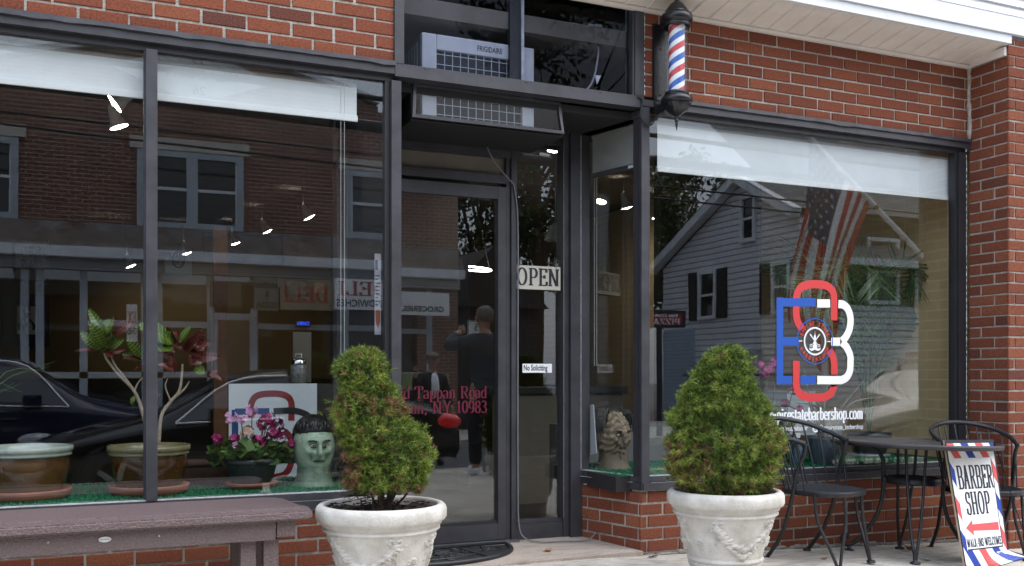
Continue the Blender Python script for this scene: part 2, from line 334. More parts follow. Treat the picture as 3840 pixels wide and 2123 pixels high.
# ================================================================== SETTING: ground
CR = .0677
def zg(x, y): return .026-.038*(max(x, 2.4)-3.58)+.01*max(y, -4.7)
def speckle(name, c, c2, rough=.9, stain=.5):
    m, nt, N, L, B = nodes(name); B.inputs['Roughness'].default_value = rough
    tc = N.new('ShaderNodeTexCoord')
    a = N.new('ShaderNodeTexNoise'); a.inputs['Scale'].default_value = 2.2; a.inputs['Detail'].default_value = 8; a.inputs['Roughness'].default_value = .7
    b = N.new('ShaderNodeTexNoise'); b.inputs['Scale'].default_value = 160; b.inputs['Detail'].default_value = 3
    w = N.new('ShaderNodeTexNoise'); w.inputs['Scale'].default_value = 14; w.inputs['Detail'].default_value = 6
    mp = N.new('ShaderNodeMapping'); mp.inputs['Scale'].default_value = (.5, 2.5, 1); L.new(tc.outputs['Object'], mp.inputs[0])
    for n in (a, b): L.new(tc.outputs['Object'], n.inputs['Vector'])
    L.new(mp.outputs[0], w.inputs['Vector'])
    r = N.new('ShaderNodeValToRGB'); r.color_ramp.elements[0].position = .32; r.color_ramp.elements[1].position = .66
    r.color_ramp.elements[0].color = (*c2, 1); r.color_ramp.elements[1].color = (*c, 1); L.new(a.outputs['Fac'], r.inputs['Fac'])
    q = N.new('ShaderNodeMapRange'); q.inputs['From Min'].default_value = .3; q.inputs['From Max'].default_value = .7; q.inputs['To Min'].default_value = .72; q.inputs['To Max'].default_value = 1.2; L.new(b.outputs['Fac'], q.inputs['Value'])
    q2 = N.new('ShaderNodeMapRange'); q2.inputs['From Min'].default_value = .3; q2.inputs['From Max'].default_value = .5; q2.inputs['To Min'].default_value = 1-stain; q2.inputs['To Max'].default_value = 1.05; L.new(w.outputs['Fac'], q2.inputs['Value'])
    x = N.new('ShaderNodeMixRGB'); x.blend_type = 'MULTIPLY'; x.inputs[0].default_value = 1; L.new(r.outputs[0], x.inputs[1]); L.new(q.outputs[0], x.inputs[2])
    y = N.new('ShaderNodeMixRGB'); y.blend_type = 'MULTIPLY'; y.inputs[0].default_value = 1; L.new(x.outputs[0], y.inputs[1]); L.new(q2.outputs[0], y.inputs[2])
    L.new(y.outputs[0], B.inputs['Base Color'])
    bp = N.new('ShaderNodeBump'); bp.inputs['Strength'].default_value = .4; bp.inputs['Distance'].default_value = .004; L.new(b.outputs['Fac'], bp.inputs['Height']); L.new(bp.outputs[0], B.inputs['Normal'])
    return m
M['conc'] = speckle('sidewalk_concrete', (.61,.57,.50), (.40,.355,.29), stain=.42)
M['aggr'] = speckle('entry_aggregate', (.44,.37,.31), (.34,.27,.22), stain=.25)
M['asph'] = speckle('asphalt', (.10,.10,.105), (.065,.065,.068))
mb = MB(); nx, ny = 72, 20
xs = [-8+i*.25 for i in range(nx+1)]; ys = [-4.7+4.72*j/ny for j in range(ny+1)]
mb.add([(x, y, zg(x, y)) for y in ys for x in xs], [(j*(nx+1)+i, j*(nx+1)+i+1, (j+1)*(nx+1)+i+1, (j+1)*(nx+1)+i) for j in range(ny) for i in range(nx)])
struct(mb.build('sidewalk', M['conc']))
mb = MB()
mb.box(-8, 10, -4.86, -4.70, -.5, -.03); struct(mb.build('kerb', M['conc']))
mb = MB(); mb.add([(-120,-120,-.30),(160,-120,-.30),(160,-4.86,-.30),(-120,-4.86,-.30)], [(0,1,2,3)]); struct(mb.build('road', M['asph']))
mb = MB(); mb.add([(-120,-4.8,-.4),(160,-4.8,-.4),(160,90,-.4),(-120,90,-.4)], [(0,1,2,3)]); struct(mb.build('ground', M['asph']))
mb = MB(); mb.box(-60, 90, -14.5, -11.2, -.5, -.16); struct(mb.build('pavement', M['conc']))
# painted lines on the road
mb = MB()
mb.box(-60, 90, -7.10, -7.02, -.298, -.296); mb.box(-60, 90, -7.30, -7.22, -.298, -.296)
struct(mb.build('road_marking', C('yellow_paint', (.55,.36,.03), rough=.7, var=.3, vs=30)))
mb = MB()
for x in (-.9, 4.75, 9.6): mb.box(x, x+.1, -6.8, -4.9, -.298, -.296)
struct(mb.build('parking_line', M['white']))
# entry slab and joints
mb = MB()
mb.add([(1.2,-.06,.083),(2.775,-.03,.083),(2.765,.03,.085),(2.66,.44,.098),(2.64,.56,.1),(1.2,.56,.1),(1.2,-.06,.0),(2.775,-.03,.0)], [(0,1,2,3,4,5),(6,7,1,0)])
struct(mb.build('entry_step', M['aggr']))
mb = MB()
def strip(x0, y0, x1, y1, w):
    n = 10
    for i in range(n):
        a = i/n; b = (i+1)/n
        p = (x0+(x1-x0)*a, y0+(y1-y0)*a); q = (x0+(x1-x0)*b, y0+(y1-y0)*b)
        wa = w*U(.7, 1.3)
        mb.add([(p[0],p[1],zg(*p)+.004),(p[0]+wa,p[1],zg(p[0]+w,p[1])+.004),(q[0]+wa,q[1],zg(q[0]+w,q[1])+.004),(q[0],q[1],zg(*q)+.004)], [(0,1,2,3)])
strip(4.44,-.02,4.26,-1.6,.012); strip(2.02,-.1,2.0,-1.6,.012)
struct(mb.build('sidewalk_joint', M['caulk']))

# ================================================================== SHOP BUILDING
shop = thing('barber_shop_building', 'red brick barber shop with dark bronze display windows and a recessed glass door', 'building', (0,0,0))
def bricks(mb, O, Ud, Nn, L, z0, z1, j0, e0=0., e1=0.):
    # individual bricks along a wall run; O start (x,y), Ud run direction, Nn outward normal
    def P(s, d, z): return (O[0]+Ud[0]*s+Nn[0]*d, O[1]+Ud[1]*s+Nn[1]*d, z)
    m = .0056
    for k in range(int(math.floor(z0/CR)), int(math.ceil(z1/CR))):
        a = max(k*CR+m, z0); b = min((k+1)*CR-m, z1)
        if b-a < .006: continue
        ph = (j0+(k % 2)*.1015) % .203; s = ph-.203
        while s < L:
            p = s+m; q = s+.203-m; s += .203
            p = p+U(-.0022,.0022); q = q+U(-.0022,.0022)
            p2, q2 = max(p, -e0), min(q, L+e1)
            if q2-p2 < .008: continue
            t = min(1, max(0, random.gauss(.55, .16)))
            if R() < .025: t = U(0, .2)
            f = .0005+U(-.0012,.0012); g = .0025; j = lambda: U(-.0016,.0016)
            aa, bb = a+j(), b+j()
            o = [P(p2,-.009,aa),P(q2,-.009,aa+j()),P(q2,-.009,bb),P(p2,-.009,bb+j())]
            mid = [P(p2,f-.003,aa),P(q2,f-.003,aa+j()),P(q2,f-.003,bb),P(p2,f-.003,bb+j())]
            fr = [P(p2+g,f,aa+g),P(q2-g,f,aa+g),P(q2-g,f,bb-g),P(p2+g,f,bb-g)]
            vs = o+mid+fr; fs = [(8,9,10,11)]
            for base in (0, 4):
                for i in range(4):
                    i2 = (i+1) % 4; fs.append((base+i, base+i2, base+4+i2, base+4+i))
            mb.add(vs, fs, 0, t)
JR = 3.303; JLf = -0.246; JKN = 4.951
def wall_part(name, O, Ud, Nn, L, z0, z1, j0, zt=None, depth=.2, e0=0., e1=0.):
    mb = MB(); bricks(mb, O, Ud, Nn, L, z0, z1, j0, e0, e1)
    def P(s, d, z): return (O[0]+Ud[0]*s+Nn[0]*d, O[1]+Ud[1]*s+Nn[1]*d, z)
    zt = zt or z1; d0, d1 = -.0065, -depth
    a_ = .0068 if e0 else 0; b_ = L-(.0068 if e1 else 0)
    vs = [P(a_,d0,z0),P(b_,d0,z0),P(b_,d1,z0),P(a_,d1,z0),P(a_,d0,zt),P(b_,d0,zt),P(b_,d1,zt),P(a_,d1,zt)]
    mb.add(vs, [(0,3,2,1),(4,5,6,7),(0,1,5,4),(1,2,6,5),(2,3,7,6),(3,0,4,7)], 1)
    return mb.build(name, [M['brick'], M['mortar']], shop)
N0 = (0,-1)
wall_part('brick_wall', (-1.6,0), (1,0), N0, 2.971, 2.582, 3.30, JLf+1.6+.0, zt=4.2)
wall_part('brick_wall', (2.797,0), (1,0), N0, 2.468, 2.582, 3.12, JR-2.797, zt=4.2)
wall_part('knee_wall', (-1.6,0), (1,0), N0, 2.98, -.05, .413, .06)
wall_part('knee_wall', (2.775,0), (1,0), N0, 2.49, -.12, .413, JKN-2.775, e0=.004)
wall_part('knee_wall', (2.64,.5), (.26068,-.96543), (-.96543,-.26068), .518, .02, .413, .09, e1=.004)
# brick pier at the right
wall_part('brick_pier', (5.265,.0), (0,-1), (-1,0), .297, -.15, 3.12, .19, depth=.1, e1=.004)
wall_part('brick_pier', (5.265,-.297), (1,0), N0, 1.3, -.15, 3.15, .055, e0=.004, depth=.19)
# messy joint down the inside corner, cement skirt at the foot of the wall
mb = MB(); mb.tube([(5.258+U(-.004,.004), -.006+U(-.003,.003), 2.56+i*.03) for i in range(19)], [U(.010,.018) for i in range(19)], 6)
mb.build('mortar_joint', M['mortar'], shop); mb = MB()
for i in range(60):
    x = 2.83+i*.041; mb.ell((x, -.008, zg(x,0)+U(-.006,.012)), (U(.03,.055), U(.008,.02), U(.008,.02)), 7, 5)
mb.build('mortar_skirt', C('cement_skirt', (.22,.20,.175), rough=.95, var=.3, vs=20), shop)
mb = MB()
for a in (2.795, ):
    for i in range(16): mb.ell((2.7945+U(-.002,.002), -.004, 2.60+i*.034), (.006, .006, U(.01,.022)), 6, 5)
mb.build('caulk_bead', M['caulk'], shop); mb = MB()
for i in range(50): mb.ell((5.236+U(-.0015,.001), -.002, .43+i*.0425), (U(.002,.005), .006, U(.01,.026)), 6, 5)
mb.build('caulk_bead', M['caulk'], shop); mb = MB()
for i in range(24): mb.ell((2.641+.0053*i*.0+U(-.001,.002), .494, .10+i*.013), (.004,.004,U(.004,.01)), 6, 4)
mb.build('caulk_bead', M['caulk'], shop); mb = MB()
for i in range(9): s = U(.1,.48); mb.ell((2.775-.26068*s-.003, .96543*s, .411+U(-.003,.003)), (.004,U(.01,.03),.004), 6, 4)
mb.build('caulk_bead', M['caulk'], shop)
# plain mass: upper storey, siding, soffit, fascia
mb = MB(); mb.box(-3.5, -1.6, .0, .2, -.05, 4.2); mb.build('outer_wall', M['mortar'], shop); mb = MB(); mb.box(6.565, 9, -.29, 0, -.4, 3.15); mb.build('outer_wall', M['mortar'], shop)
mb = MB()
mb.quad((2.2,.0,3.062),(5.262,.0,3.062),(5.262,-.285,3.118),(2.2,-.285,3.118))
nb = 22
for i in range(nb+1):
    x = 2.25+i*.137
    mb.add([(x,-.004,3.0605),(x+.006,-.004,3.054),(x+.012,-.004,3.0605),(x,-.283,3.1165),(x+.006,-.283,3.110),(x+.012,-.283,3.1165)], [(0,1,4,3),(1,2,5,4)])
mb.build('soffit', M['soffit'], shop)
mb = MB(); mb.box(2.2,5.262,-.022,-.002,3.040,3.061); mb.box(5.243,5.262,-.284,-.023,3.046,3.10,M=Matrix.Shear('XZ',4,(0,0)) ); mb.box(2.2,5.262,-.296,-.270,3.112,3.124)
mb.build('soffit_trim', M['soffit'], shop)
mb = MB(); mb.box(2.2,5.275,-.31,-.297,3.116,3.170); mb.box(2.2,9,-.325,-.297,3.172,3.182); mb.box(2.2,9,-.318,-.29,3.184,3.285)
for x in (3.2,3.55,3.9,4.3,4.55,4.95): mb.ell((x+U(-.05,.05),-.311,3.145+U(-.01,.01)),(.004,.002,.004),6,4)
mb.build('fascia', M['vinyl'], shop)
mb = MB()
for i in range(40):
    z = 3.287+i*.062; mb.add([(2.2,-.322,z),(9,-.322,z),(9,-.304,z+.062),(2.2,-.304,z+.062),(2.2,-.304,z),(9,-.304,z)], [(0,1,2,3),(0,4,5,1)])
mb.build('lap_siding', M['vinyl'], shop)
mb = MB(); mb.box(-3.5,9,-.0,7.4,4.2,4.4); mb.box(5.5,9,0,.2,-.4,4.2); mb.build('roof', M['vinyl'], shop)

# ------------------------------------------------------------------ window frames
def pane(parent, p0, p1, z0, z1, th=.006, name='glass_pane', m=None, label=None):
    p0 = Vector(p0); p1 = Vector(p1); d = (p1-p0).normalized(); n = Vector((d.y,-d.x))
    a0, a1 = p0, p1; b0, b1 = p0-n*th, p1-n*th
    mb = MB(); vs = [(a0.x,a0.y,z0),(a1.x,a1.y,z0),(b1.x,b1.y,z0),(b0.x,b0.y,z0),(a0.x,a0.y,z1),(a1.x,a1.y,z1),(b1.x,b1.y,z1),(b0.x,b0.y,z1)]
    mb.add(vs, [(0,1,5,4),(2,3,7,6)])
    return mb.build(name, m or M['glass'], parent, label=label)
F_ = 'frame'
def headframe(mb, x0, x1):
    mb.box(x0,x1,-.016,.06,2.522,2.560); mb.box(x0,x1,.014,.06,2.492,2.522,1)
def flashing(mb, x0, x1):
    n = int((x1-x0)/.06); zs = [(2.560+noise.noise(Vector((i*.7,x0,0)))*.004-(.004 if R()<.1 else 0), -.030+noise.noise(Vector((i*.5,5,x0)))*.005) for i in range(n+1)]
    vs = []
    for i in range(n+1):
        x = x0+(x1-x0)*i/n; z, y = zs[i]
        vs += [(x,.01,2.586),(x,y,2.580),(x,y,z),(x,.0,z-.001)]
    mb.add(vs, [(4*i+k,4*i+4+k,4*i+5+k,4*i+1+k) for i in range(n) for k in range(3)], 2, .5, False)
# left display window
mb = MB(); headframe(mb,-1.6,1.371); flashing(mb,-1.6,1.371)
mb.box(-1.6,1.355,-.004,.06,.455,.487); mb.box(-1.6,1.355,-.022,.06,.413,.453)
mb.box(1.355,1.404,-.014,.06,.06,2.490); mb.box(1.330,1.353,.016,.06,.489,2.490,1)
left_win = mb.build('window_frame', [M['frame'],M['frame2'],M['lead']], shop)
mb = MB(); mb.bbox(.230,.278,-.012,.06,.489,2.4915,.002); mb.box(.222,.2299,.018,.058,.489,2.4915); mb.build('mullion', M['frame'], left_win)
mb = MB(); mb.box(-1.6,1.33,-.0045,.03,.4872,.4905); mb.box(-1.6,1.33,-.0225,-.019,.4532,.4545); mb.build('sealant_line', C('grey_sealant', (.36,.36,.37), rough=.6, var=.4, vs=40), left_win)
pane(left_win, (-1.6,.035), (.229,.035), .49, 2.492); pane(left_win, (.279,.035), (1.354,.035), .49, 2.492)
# right display window
mb = MB(); headframe(mb,2.775,5.236); flashing(mb,2.86,5.258)
mb.box(5.236,5.258,-.016,.06,2.50,2.558)
mb.box(2.80,5.170,-.004,.06,.455,.487); mb.box(2.782,5.225,-.022,.06,.413,.453); mb.box(5.168,5.232,-.006,.06,.413,2.492,1); mb.box(5.150,5.166,.010,.06,.489,2.492,1)
mb.bbox(2.772,2.824,-.016,.055,.413,2.520,.002)
right_win = mb.build('window_frame', [M['frame'],M['frame2'],M['lead']], shop)
mb = MB(); mb.box(2.83,5.15,-.0045,.03,.4872,.4905); mb.box(2.83,5.15,-.0225,-.019,.4532,.4545); mb.build('sealant_line', M['grey_sealant'], right_win)
pr = pane(right_win, (2.825,.035), (5.149,.035), .49, 2.492)
# splayed side window beside the door
S0 = Vector((2.775,0)); S1 = Vector((2.64,.5)); sd = (S1-S0).normalized(); sn = Vector((-sd.y, sd.x))
def sbox(mb, s0, s1, d0, d1, z0, z1, mi=0):
    f = lambda s, d: S0+sd*s+sn*d
    a, b, c, e = f(s0,d0), f(s1,d0), f(s1,d1), f(s0,d1)
    vs = [(p.x,p.y,z0) for p in (a,b,c,e)]+[(p.x,p.y,z1) for p in (a,b,c,e)]
    mb.add(vs, [(0,3,2,1),(4,5,6,7),(0,1,5,4),(1,2,6,5),(2,3,7,6),(3,0,4,7)], mi)
mb = MB()
sbox(mb,.0,.518,-.06,.004,.455,.487); sbox(mb,-.004,.518,-.06,.010,.413,.453); sbox(mb,.0,.518,-.06,.006,2.462,2.50); sbox(mb,.470,.53,-.06,.012,.4872,2.46); sbox(mb,.01,.05,-.06,.006,.4872,2.46,1)
side_win = mb.build('side_window_frame', [M['frame'],M['frame2']], shop)
q0 = S0+sd*.05-sn*.03; q1 = S0+sd*.47-sn*.03
pane(side_win, (q1.x,q1.y), (q0.x,q0.y), .49, 2.462)
mb = MB(); sbox(mb,.05,.47,-.03,.0045,.4872,.4902); sbox(mb,.05,.47,.0,.0205,.4532,.4542); mb.build('sealant_line', M['grey_sealant'], side_win)
mb = MB(); sbox(mb,.4672,.4695,.0085,.0125,.49,2.45); mb.build('sealant_line', M['grey_sealant'], side_win)
# left return of the recess
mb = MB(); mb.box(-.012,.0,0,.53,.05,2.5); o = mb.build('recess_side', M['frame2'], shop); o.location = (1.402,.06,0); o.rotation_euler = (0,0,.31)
# transom
mb = MB(); mb.box(1.371,2.7715,-.020,.06,2.511,2.560); mb.box(1.371,2.792,-.010,.06,2.562,2.577)
mb.box(1.371,1.419,-.012,.06,2.5775,3.3); mb.box(2.734,2.792,-.012,.06,2.5775,3.3); mb.box(2.722,2.7335,-.004,.06,2.5775,3.3)
mb.box(2.7715,2.86,-.021,.06,2.523,2.558)
transom = mb.build('transom_frame', [M['frame']], shop)
mb = MB(); mb.box(2.014,2.090,.05,.10,2.5775,3.3); mb.build('mullion', M['frame2'], transom)
mb = MB(); mb.box(2.075,2.091,.040,.049,2.5775,3.3); mb.build('metal_strip', C('aluminium_strip', (.42,.43,.45), rough=.4, metal=.3, var=.3, vs=20), transom)
pane(transom, (1.419,.030), (2.734,.030), 2.577, 3.3, m=glass_mat('dark_insect_screen', .006, (.80,.82,.86)))
mb = MB()
for x in (1.53, 2.08, 2.52): mb.lathe([(.0,.004),(.005,.003),(.006,0)], 10, (0,0,0)); 
mb = MB()
for x in (1.53, 2.08, 2.52): mb = MB(); mb.ell((x,-.0105,2.569),(.006,.003,.006),8,5); mb.build('screw', C('screw_steel', (.08,.08,.085), rough=.35, metal=.6), transom)
mb = MB(); mb.box(1.3,2.85,.09,1.0,3.25,3.3); mb.box(1.3,2.85,.98,1.0,2.5,3.25); mb.box(1.30,1.32,.09,.98,2.5,3.25); mb.box(2.83,2.85,.09,.98,2.5,3.25); mb.build('transom_box', C('dark_brown_board', (.008,.006,.005), rough=.8, var=.4, vs=10), shop)
# recess ceiling
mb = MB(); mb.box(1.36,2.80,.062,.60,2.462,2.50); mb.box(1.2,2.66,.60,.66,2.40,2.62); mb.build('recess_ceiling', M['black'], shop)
# door set (parallel to the front, half a metre back)
mb = MB()
mb.box(2.541,2.575,.475,.56,.09,2.462); mb.box(2.577,2.650,.45,.56,.08,2.462)
mb.box(2.181,2.205,.485,.56,.10,2.30); mb.box(2.207,2.240,.47,.56,.10,2.462)
mb.box(1.20,2.181,.485,.56,2.138,2.186); mb.box(1.20,2.206,.475,.56,2.285,2.33); mb.box(1.20,2.206,.50,.56,2.33,2.462,1); mb.box(2.241,2.541,.49,.56,2.40,2.462,1)
mb.box(1.20,1.262,.475,.56,.10,2.29)
mb.box(2.241,2.540,.485,.56,.092,.188); mb.box(2.241,2.540,.495,.55,.189,.206)
doorset = mb.build('entrance_frame', [M['frame'],M['frame2']], shop)
pane(doorset, (1.262,.52), (2.18,.52), 2.186, 2.285, m=C('tan_panel', (.16,.135,.105), rough=.55, var=.2, vs=4), name='transom_panel', label='tan blank panel over the door')
mb = MB(); mb.box(2.5412,2.5428,.474,.4752,.21,2.40)
mb.build('sealant_line', M['grey_sealant'], doorset)
sl = pane(doorset, (2.241,.515), (2.541,.515), .206, 2.40)
mb = MB(); mb.box(1.2,2.24,.43,.57,.094,.108); mb.build('threshold', C('threshold_metal', (.16,.16,.17), rough=.4, metal=.4, var=.3, vs=12), doorset)
mb = MB()
mb.bbox(2.126,2.176,.475,.525,.112,2.116,.003); mb.bbox(1.265,1.325,.475,.525,.112,2.116,.003); mb.box(1.325,2.126,.477,.523,2.047,2.115); mb.box(1.325,2.126,.477,.523,.113,.203); mb.box(1.325,2.126,.485,.52,.203,.219,1)
door = mb.build('door', [M['frame'],M['frame2']], shop, label='dark framed full glass door with red address lettering')
dp = pane(door, (1.325,.505), (2.126,.505), .219, 2.047)
mb = MB(); mb.tube([(1.36,.475,.95),(1.36,.43,.95),(1.36,.43,1.25),(1.36,.475,1.25)], .011, 8); mb.build('handle', M['iron'], door)
# red lettering on the door
mb = MB()
f = onwall((1.524,0.499,0.922), (1,0,0), (0,0,1), (0,-1,0))
fr = onwall((2.07,.5035,0.916), (1,0,0), (0,0,1), (0,-1,0))
wt_ = serif_w('19 Old Tappan Road')*.068; serif(mb, '19 Old Tappan Road', lambda x,y,d=0.: fr(x-wt_*1.04,y,d), .068, wt_*1.04, 0, .15, .05)
fr = onwall((2.07,.5035,0.833), (1,0,0), (0,0,1), (0,-1,0))
wt_ = serif_w('Tappan, NY 10983')*.068; serif(mb, 'Tappan, NY 10983', lambda x,y,d=0.: fr(x-wt_*1.06,y,d), .068, wt_*1.06, 0, .15, .05)
mb.build('address_lettering', M['pink'], door)
# no soliciting sticker on the sidelight
mb = MB(); x0, x1, z0, z1 = 2.293, 2.482, 1.060, 1.112
mb.box(x0,x1,.508,.5115,z0,z1,0)
plain_text(mb, 'No Soliciting', onwall((x0+.006,.5078,z0+.013),(1,0,0),(0,0,1),(0,-1,0)), .046, 1, .0012, .64)
mb.build('sticker', [M['wht'],M['ink']], doorset)
# window lettering and logo on the right pane (glass front at y=.035)
def LP(px, py): return px, py
RC = [0]
def ribbon(mb, path, T, y, mi):
    # flat band of even width along a path of (x, z) points, at depth y
    n = len(path); Lf = []; Rt = []; RC[0] += 1; y = y-.00003*(RC[0] % 17)
    for i in range(n):
        a = path[max(i-1,0)]; b = path[min(i+1,n-1)]; dx, dz = b[0]-a[0], b[1]-a[1]; q = hypot(dx,dz) or 1
        Lf.append((path[i][0]-dz/q*T/2, y, path[i][1]+dx/q*T/2)); Rt.append((path[i][0]+dz/q*T/2, y, path[i][1]-dx/q*T/2))
    mb.add(Lf+Rt, [(i,i+1,n+i+1,n+i) for i in range(n-1)], mi)
def smooth2(p, n=6): return [(q.x, q.y) for q in spline([(a[0],a[1],0) for a in p], n)]
def fit_text(mb, body, x0, x1, z, y, size, mi=0, bold=0.):
    t = MB(); plain_text(t, body, lambda a,b,d: (a,0,b), size, 0, bold)
    w0 = min(p[0] for p in t.v); w1 = max(p[0] for p in t.v); k = (x1-x0)/(w1-w0)
    mb.add([(x0+(p[0]-w0)*k, y, z+p[2]) for p in t.v], t.f, mi)
YG = .0335; T_ = .050
mb = MB()
ribbon(mb, smooth2(((4.166,1.381),(4.167,1.452),(4.166,1.518),(4.155,1.558),(4.115,1.587),(4.054,1.596),(3.981,1.593),(3.924,1.578),(3.888,1.544),(3.877,1.498),(3.877,1.459),(3.877,1.409),(3.888,1.366),(3.919,1.323))), T_, YG, 0)
ribbon(mb, smooth2(((4.129,1.196),(4.155,1.163),(4.167,1.123),(4.168,1.079),(4.168,1.05))), T_, YG, 0)
ribbon(mb, smooth2(((3.877,1.132),(3.877,1.05),(3.879,0.978),(3.899,0.938),(3.949,0.916),(4.018,0.912),(4.091,0.914),(4.143,0.937),(4.166,0.977),(4.168,0.984))), T_, YG, 0)
for a, b in (((3.755,1.507),(3.755,0.991)),((3.779,1.479),(4.024,1.486)),((3.779,1.248),(3.895,1.248)),((3.779,1.016),(3.845,1.016)),((3.908,1.016),(4.024,1.016))): ribbon(mb, [a,b], T_, YG, 1)
for a, b in (((4.036,1.48),(4.135,1.483)),((4.036,1.016),(4.211,1.015)),((4.144,1.25),(4.213,1.251))): ribbon(mb, [a,b], T_, YG, 2)
ribbon(mb, smooth2(((4.2,1.481),(4.237,1.478),(4.272,1.455),(4.292,1.412),(4.295,1.371),(4.285,1.323),(4.256,1.278),(4.227,1.254))), T_, YG-.0003, 2)
ribbon(mb, smooth2(((4.227,1.248),(4.265,1.216),(4.292,1.168),(4.295,1.124),(4.29,1.072),(4.265,1.034),(4.228,1.017),(4.209,1.015))), T_, YG-.0003, 2)
cx, cz = (4.018,1.251); rb = 0.136
def ring(r, w, mi, y): ribbon(mb, [(cx+r*cos(2*pi*i/64), cz+r*sin(2*pi*i/64)) for i in range(65)], w, y, mi)
ring(rb, .007, 1, YG-.0004); ring(rb*.60, .008, 2, YG-.0004); ring(rb*.555,.002,2,YG-.0004)
def circ_text(body, r, a0, a1, size, flip=False):
    n = len(body)
    for i, ch in enumerate(body):
        if ch == ' ': continue
        a = radians(a0+(a1-a0)*i/(n-1)); rr = r
        u = (-sin(a)*-1, cos(a)*-1) if not flip else (-sin(a), cos(a)); v = (cos(a), sin(a)) if not flip else (-cos(a), -sin(a))
        o = (cx+rr*cos(a)-u[0]*size*.24, YG-.0005, cz+rr*sin(a)-u[1]*size*.24)
        plain_text(mb, ch, onwall(o, (u[0],0,u[1]), (v[0],0,v[1]), (0,-1,0)), size, 0, .0009, .85)
circ_text('EMPIRE STATE', rb*.70, 158, 22, rb*.26); circ_text('BARBERSHOP', rb*.885, 204, 336, rb*.26, True)
for sx_ in (-1, 1):
    for k in (-1, 1): mb.add([(cx+sx_*rb*.8+k*rb*.05+rb*.055*cos(2*pi*i/10), YG, cz+rb*.0+rb*.025*sin(2*pi*i/10)) for i in range(10)], [list(range(10))], 2)
# emblem: tower between crossed scissors over a moustache
def poly(pts, mi=2, d=.0): mb.add([(cx+x*rb, YG-d, cz+z*rb) for x, z in pts], [list(range(len(pts)))], mi)
poly([(-.012,.30),(-.006,.46),(.006,.46),(.012,.30)]); poly([(-.04,.22),(-.025,.30),(.025,.30),(.04,.22)]); poly([(-.065,-.16),(-.06,.22),(.06,.22),(.065,-.16)]); poly([(-.12,-.30),(-.11,-.16),(.11,-.16),(.12,-.30)])
for s in (-1, 1):
    poly([(s*-.30,.30),(s*-.25,.33),(s*.13,-.11),(s*.16,-.15),(s*.12,-.15)], 2, .0002)
    ribbon(mb, [(cx+(s*.22+.06*cos(2*pi*i/16))*rb, cz+(-.20+.055*sin(2*pi*i/16))*rb) for i in range(17)], .004, YG-.0002, 2)
    poly([(0,-.31),(s*.08,-.28),(s*.18,-.33),(s*.28,-.32),(s*.33,-.27),(s*.30,-.38),(s*.18,-.43),(s*.06,-.40),(0,-.36)][::s], 2, .0003)
mb.build('monogram_decal', [M['red'],M['blue'],M['wht']], right_win, label='large interlaced E S B monogram in blue red and white vinyl')
mb = MB()
xa, xb = 3.649, 4.398
zu_ = 0.775; serif(mb, 'empirestatebarbershop.com', lambda x,y,d=0.: (xa+x, YG-d*.5, zu_+y), .074, xb-xa, 0, .21, .085)
fit_text(mb, '@empirestate_barbershop', 4.052, xb, 0.714, YG, .042, 0, .0002)
fit_text(mb, '@empirestatebarber', 3.712, 3.963, 0.714, YG, .042, 0, .0002)
for px_ in (4.024, 3.681):
    z_ = 0.723; pts = [(px_+.024*cos(2*pi*i/20), YG, z_+.024*sin(2*pi*i/20)) for i in range(20)]; mb.add(pts, [list(range(20))], 0)
    for rr, w in ((.0125,.003),(.006,.0025)): ribbon(mb, [(px_+rr*cos(2*pi*i/16), z_+rr*sin(2*pi*i/16)) for i in range(17)], w, YG-.0006, 1)
mb.build('web_lettering', [M['wht'],M['ink']], right_win)

# ================================================================== THINGS ON THE FRONT
# barber pole
bp = thing('barber_pole', 'striped red white and blue barber pole in black lamp style caps on brick wall', 'barber pole', (2.907,-0.155,2.572))
def stripe_helix():
    m, nt, N, L, B = nodes('helical_stripes'); B.inputs['Roughness'].default_value = .35
    tc = N.new('ShaderNodeTexCoord'); s = N.new('ShaderNodeSeparateXYZ'); L.new(tc.outputs['Object'], s.inputs[0])
    def mth(op, a, b=None):
        n = N.new('ShaderNodeMath'); n.operation = op
        for i, x in enumerate((a, b)):
            if x is None: continue
            if isinstance(x, (int, float)): n.inputs[i].default_value = x
            else: L.new(x, n.inputs[i])
        return n.outputs[0]
    at = mth('ARCTAN2', s.outputs['Y'], mth('MULTIPLY', s.outputs['X'], 1.0))
    # seam of the angle turned to the wall side
    a = mth('ARCTAN2', s.outputs['X'], mth('MULTIPLY', s.outputs['Y'], -1.0))
    ph = mth('FRACT', mth('ADD', mth('SUBTRACT', mth('DIVIDE', s.outputs['Z'], .1235), mth('MULTIPLY', a, 1.3/6.283)), 4.13))
    r = N.new('ShaderNodeValToRGB'); r.color_ramp.interpolation = 'CONSTANT'; e = r.color_ramp.elements
    e.new(.5); e.new(.75)
    for i, (p, c) in enumerate(((0,(.60,.035,.04)),(.27,(.82,.83,.85)),(.50,(.02,.10,.43)),(.76,(.82,.83,.85)))): e[i].position = p; e[i].color = (*c, 1)
    L.new(ph, r.inputs[0]); L.new(r.outputs[0], B.inputs['Base Color']); return m
mb = MB(); mb.lathe([(.043,-.01),(.043,.362)], 40); mb.build('striped_cylinder', stripe_helix(), bp)
mb = MB(); mb.lathe([(.061,-.01),(.061,.362)], 40); mb.build('glass_tube', M['clear'], bp)
flute = lambda r, z, a, i: r
M['pole'] = mat('gloss_black_casting', (.010,.010,.012), .28, bump=.1, bs=60)
mb = MB()
mb.lathe([(.062,.352),(.072,.350),(.074,.362),(.070,.372),(.080,.376),(.086,.384),(.086,.408),(.080,.420),(.066,.424),(.060,.428)], 40)
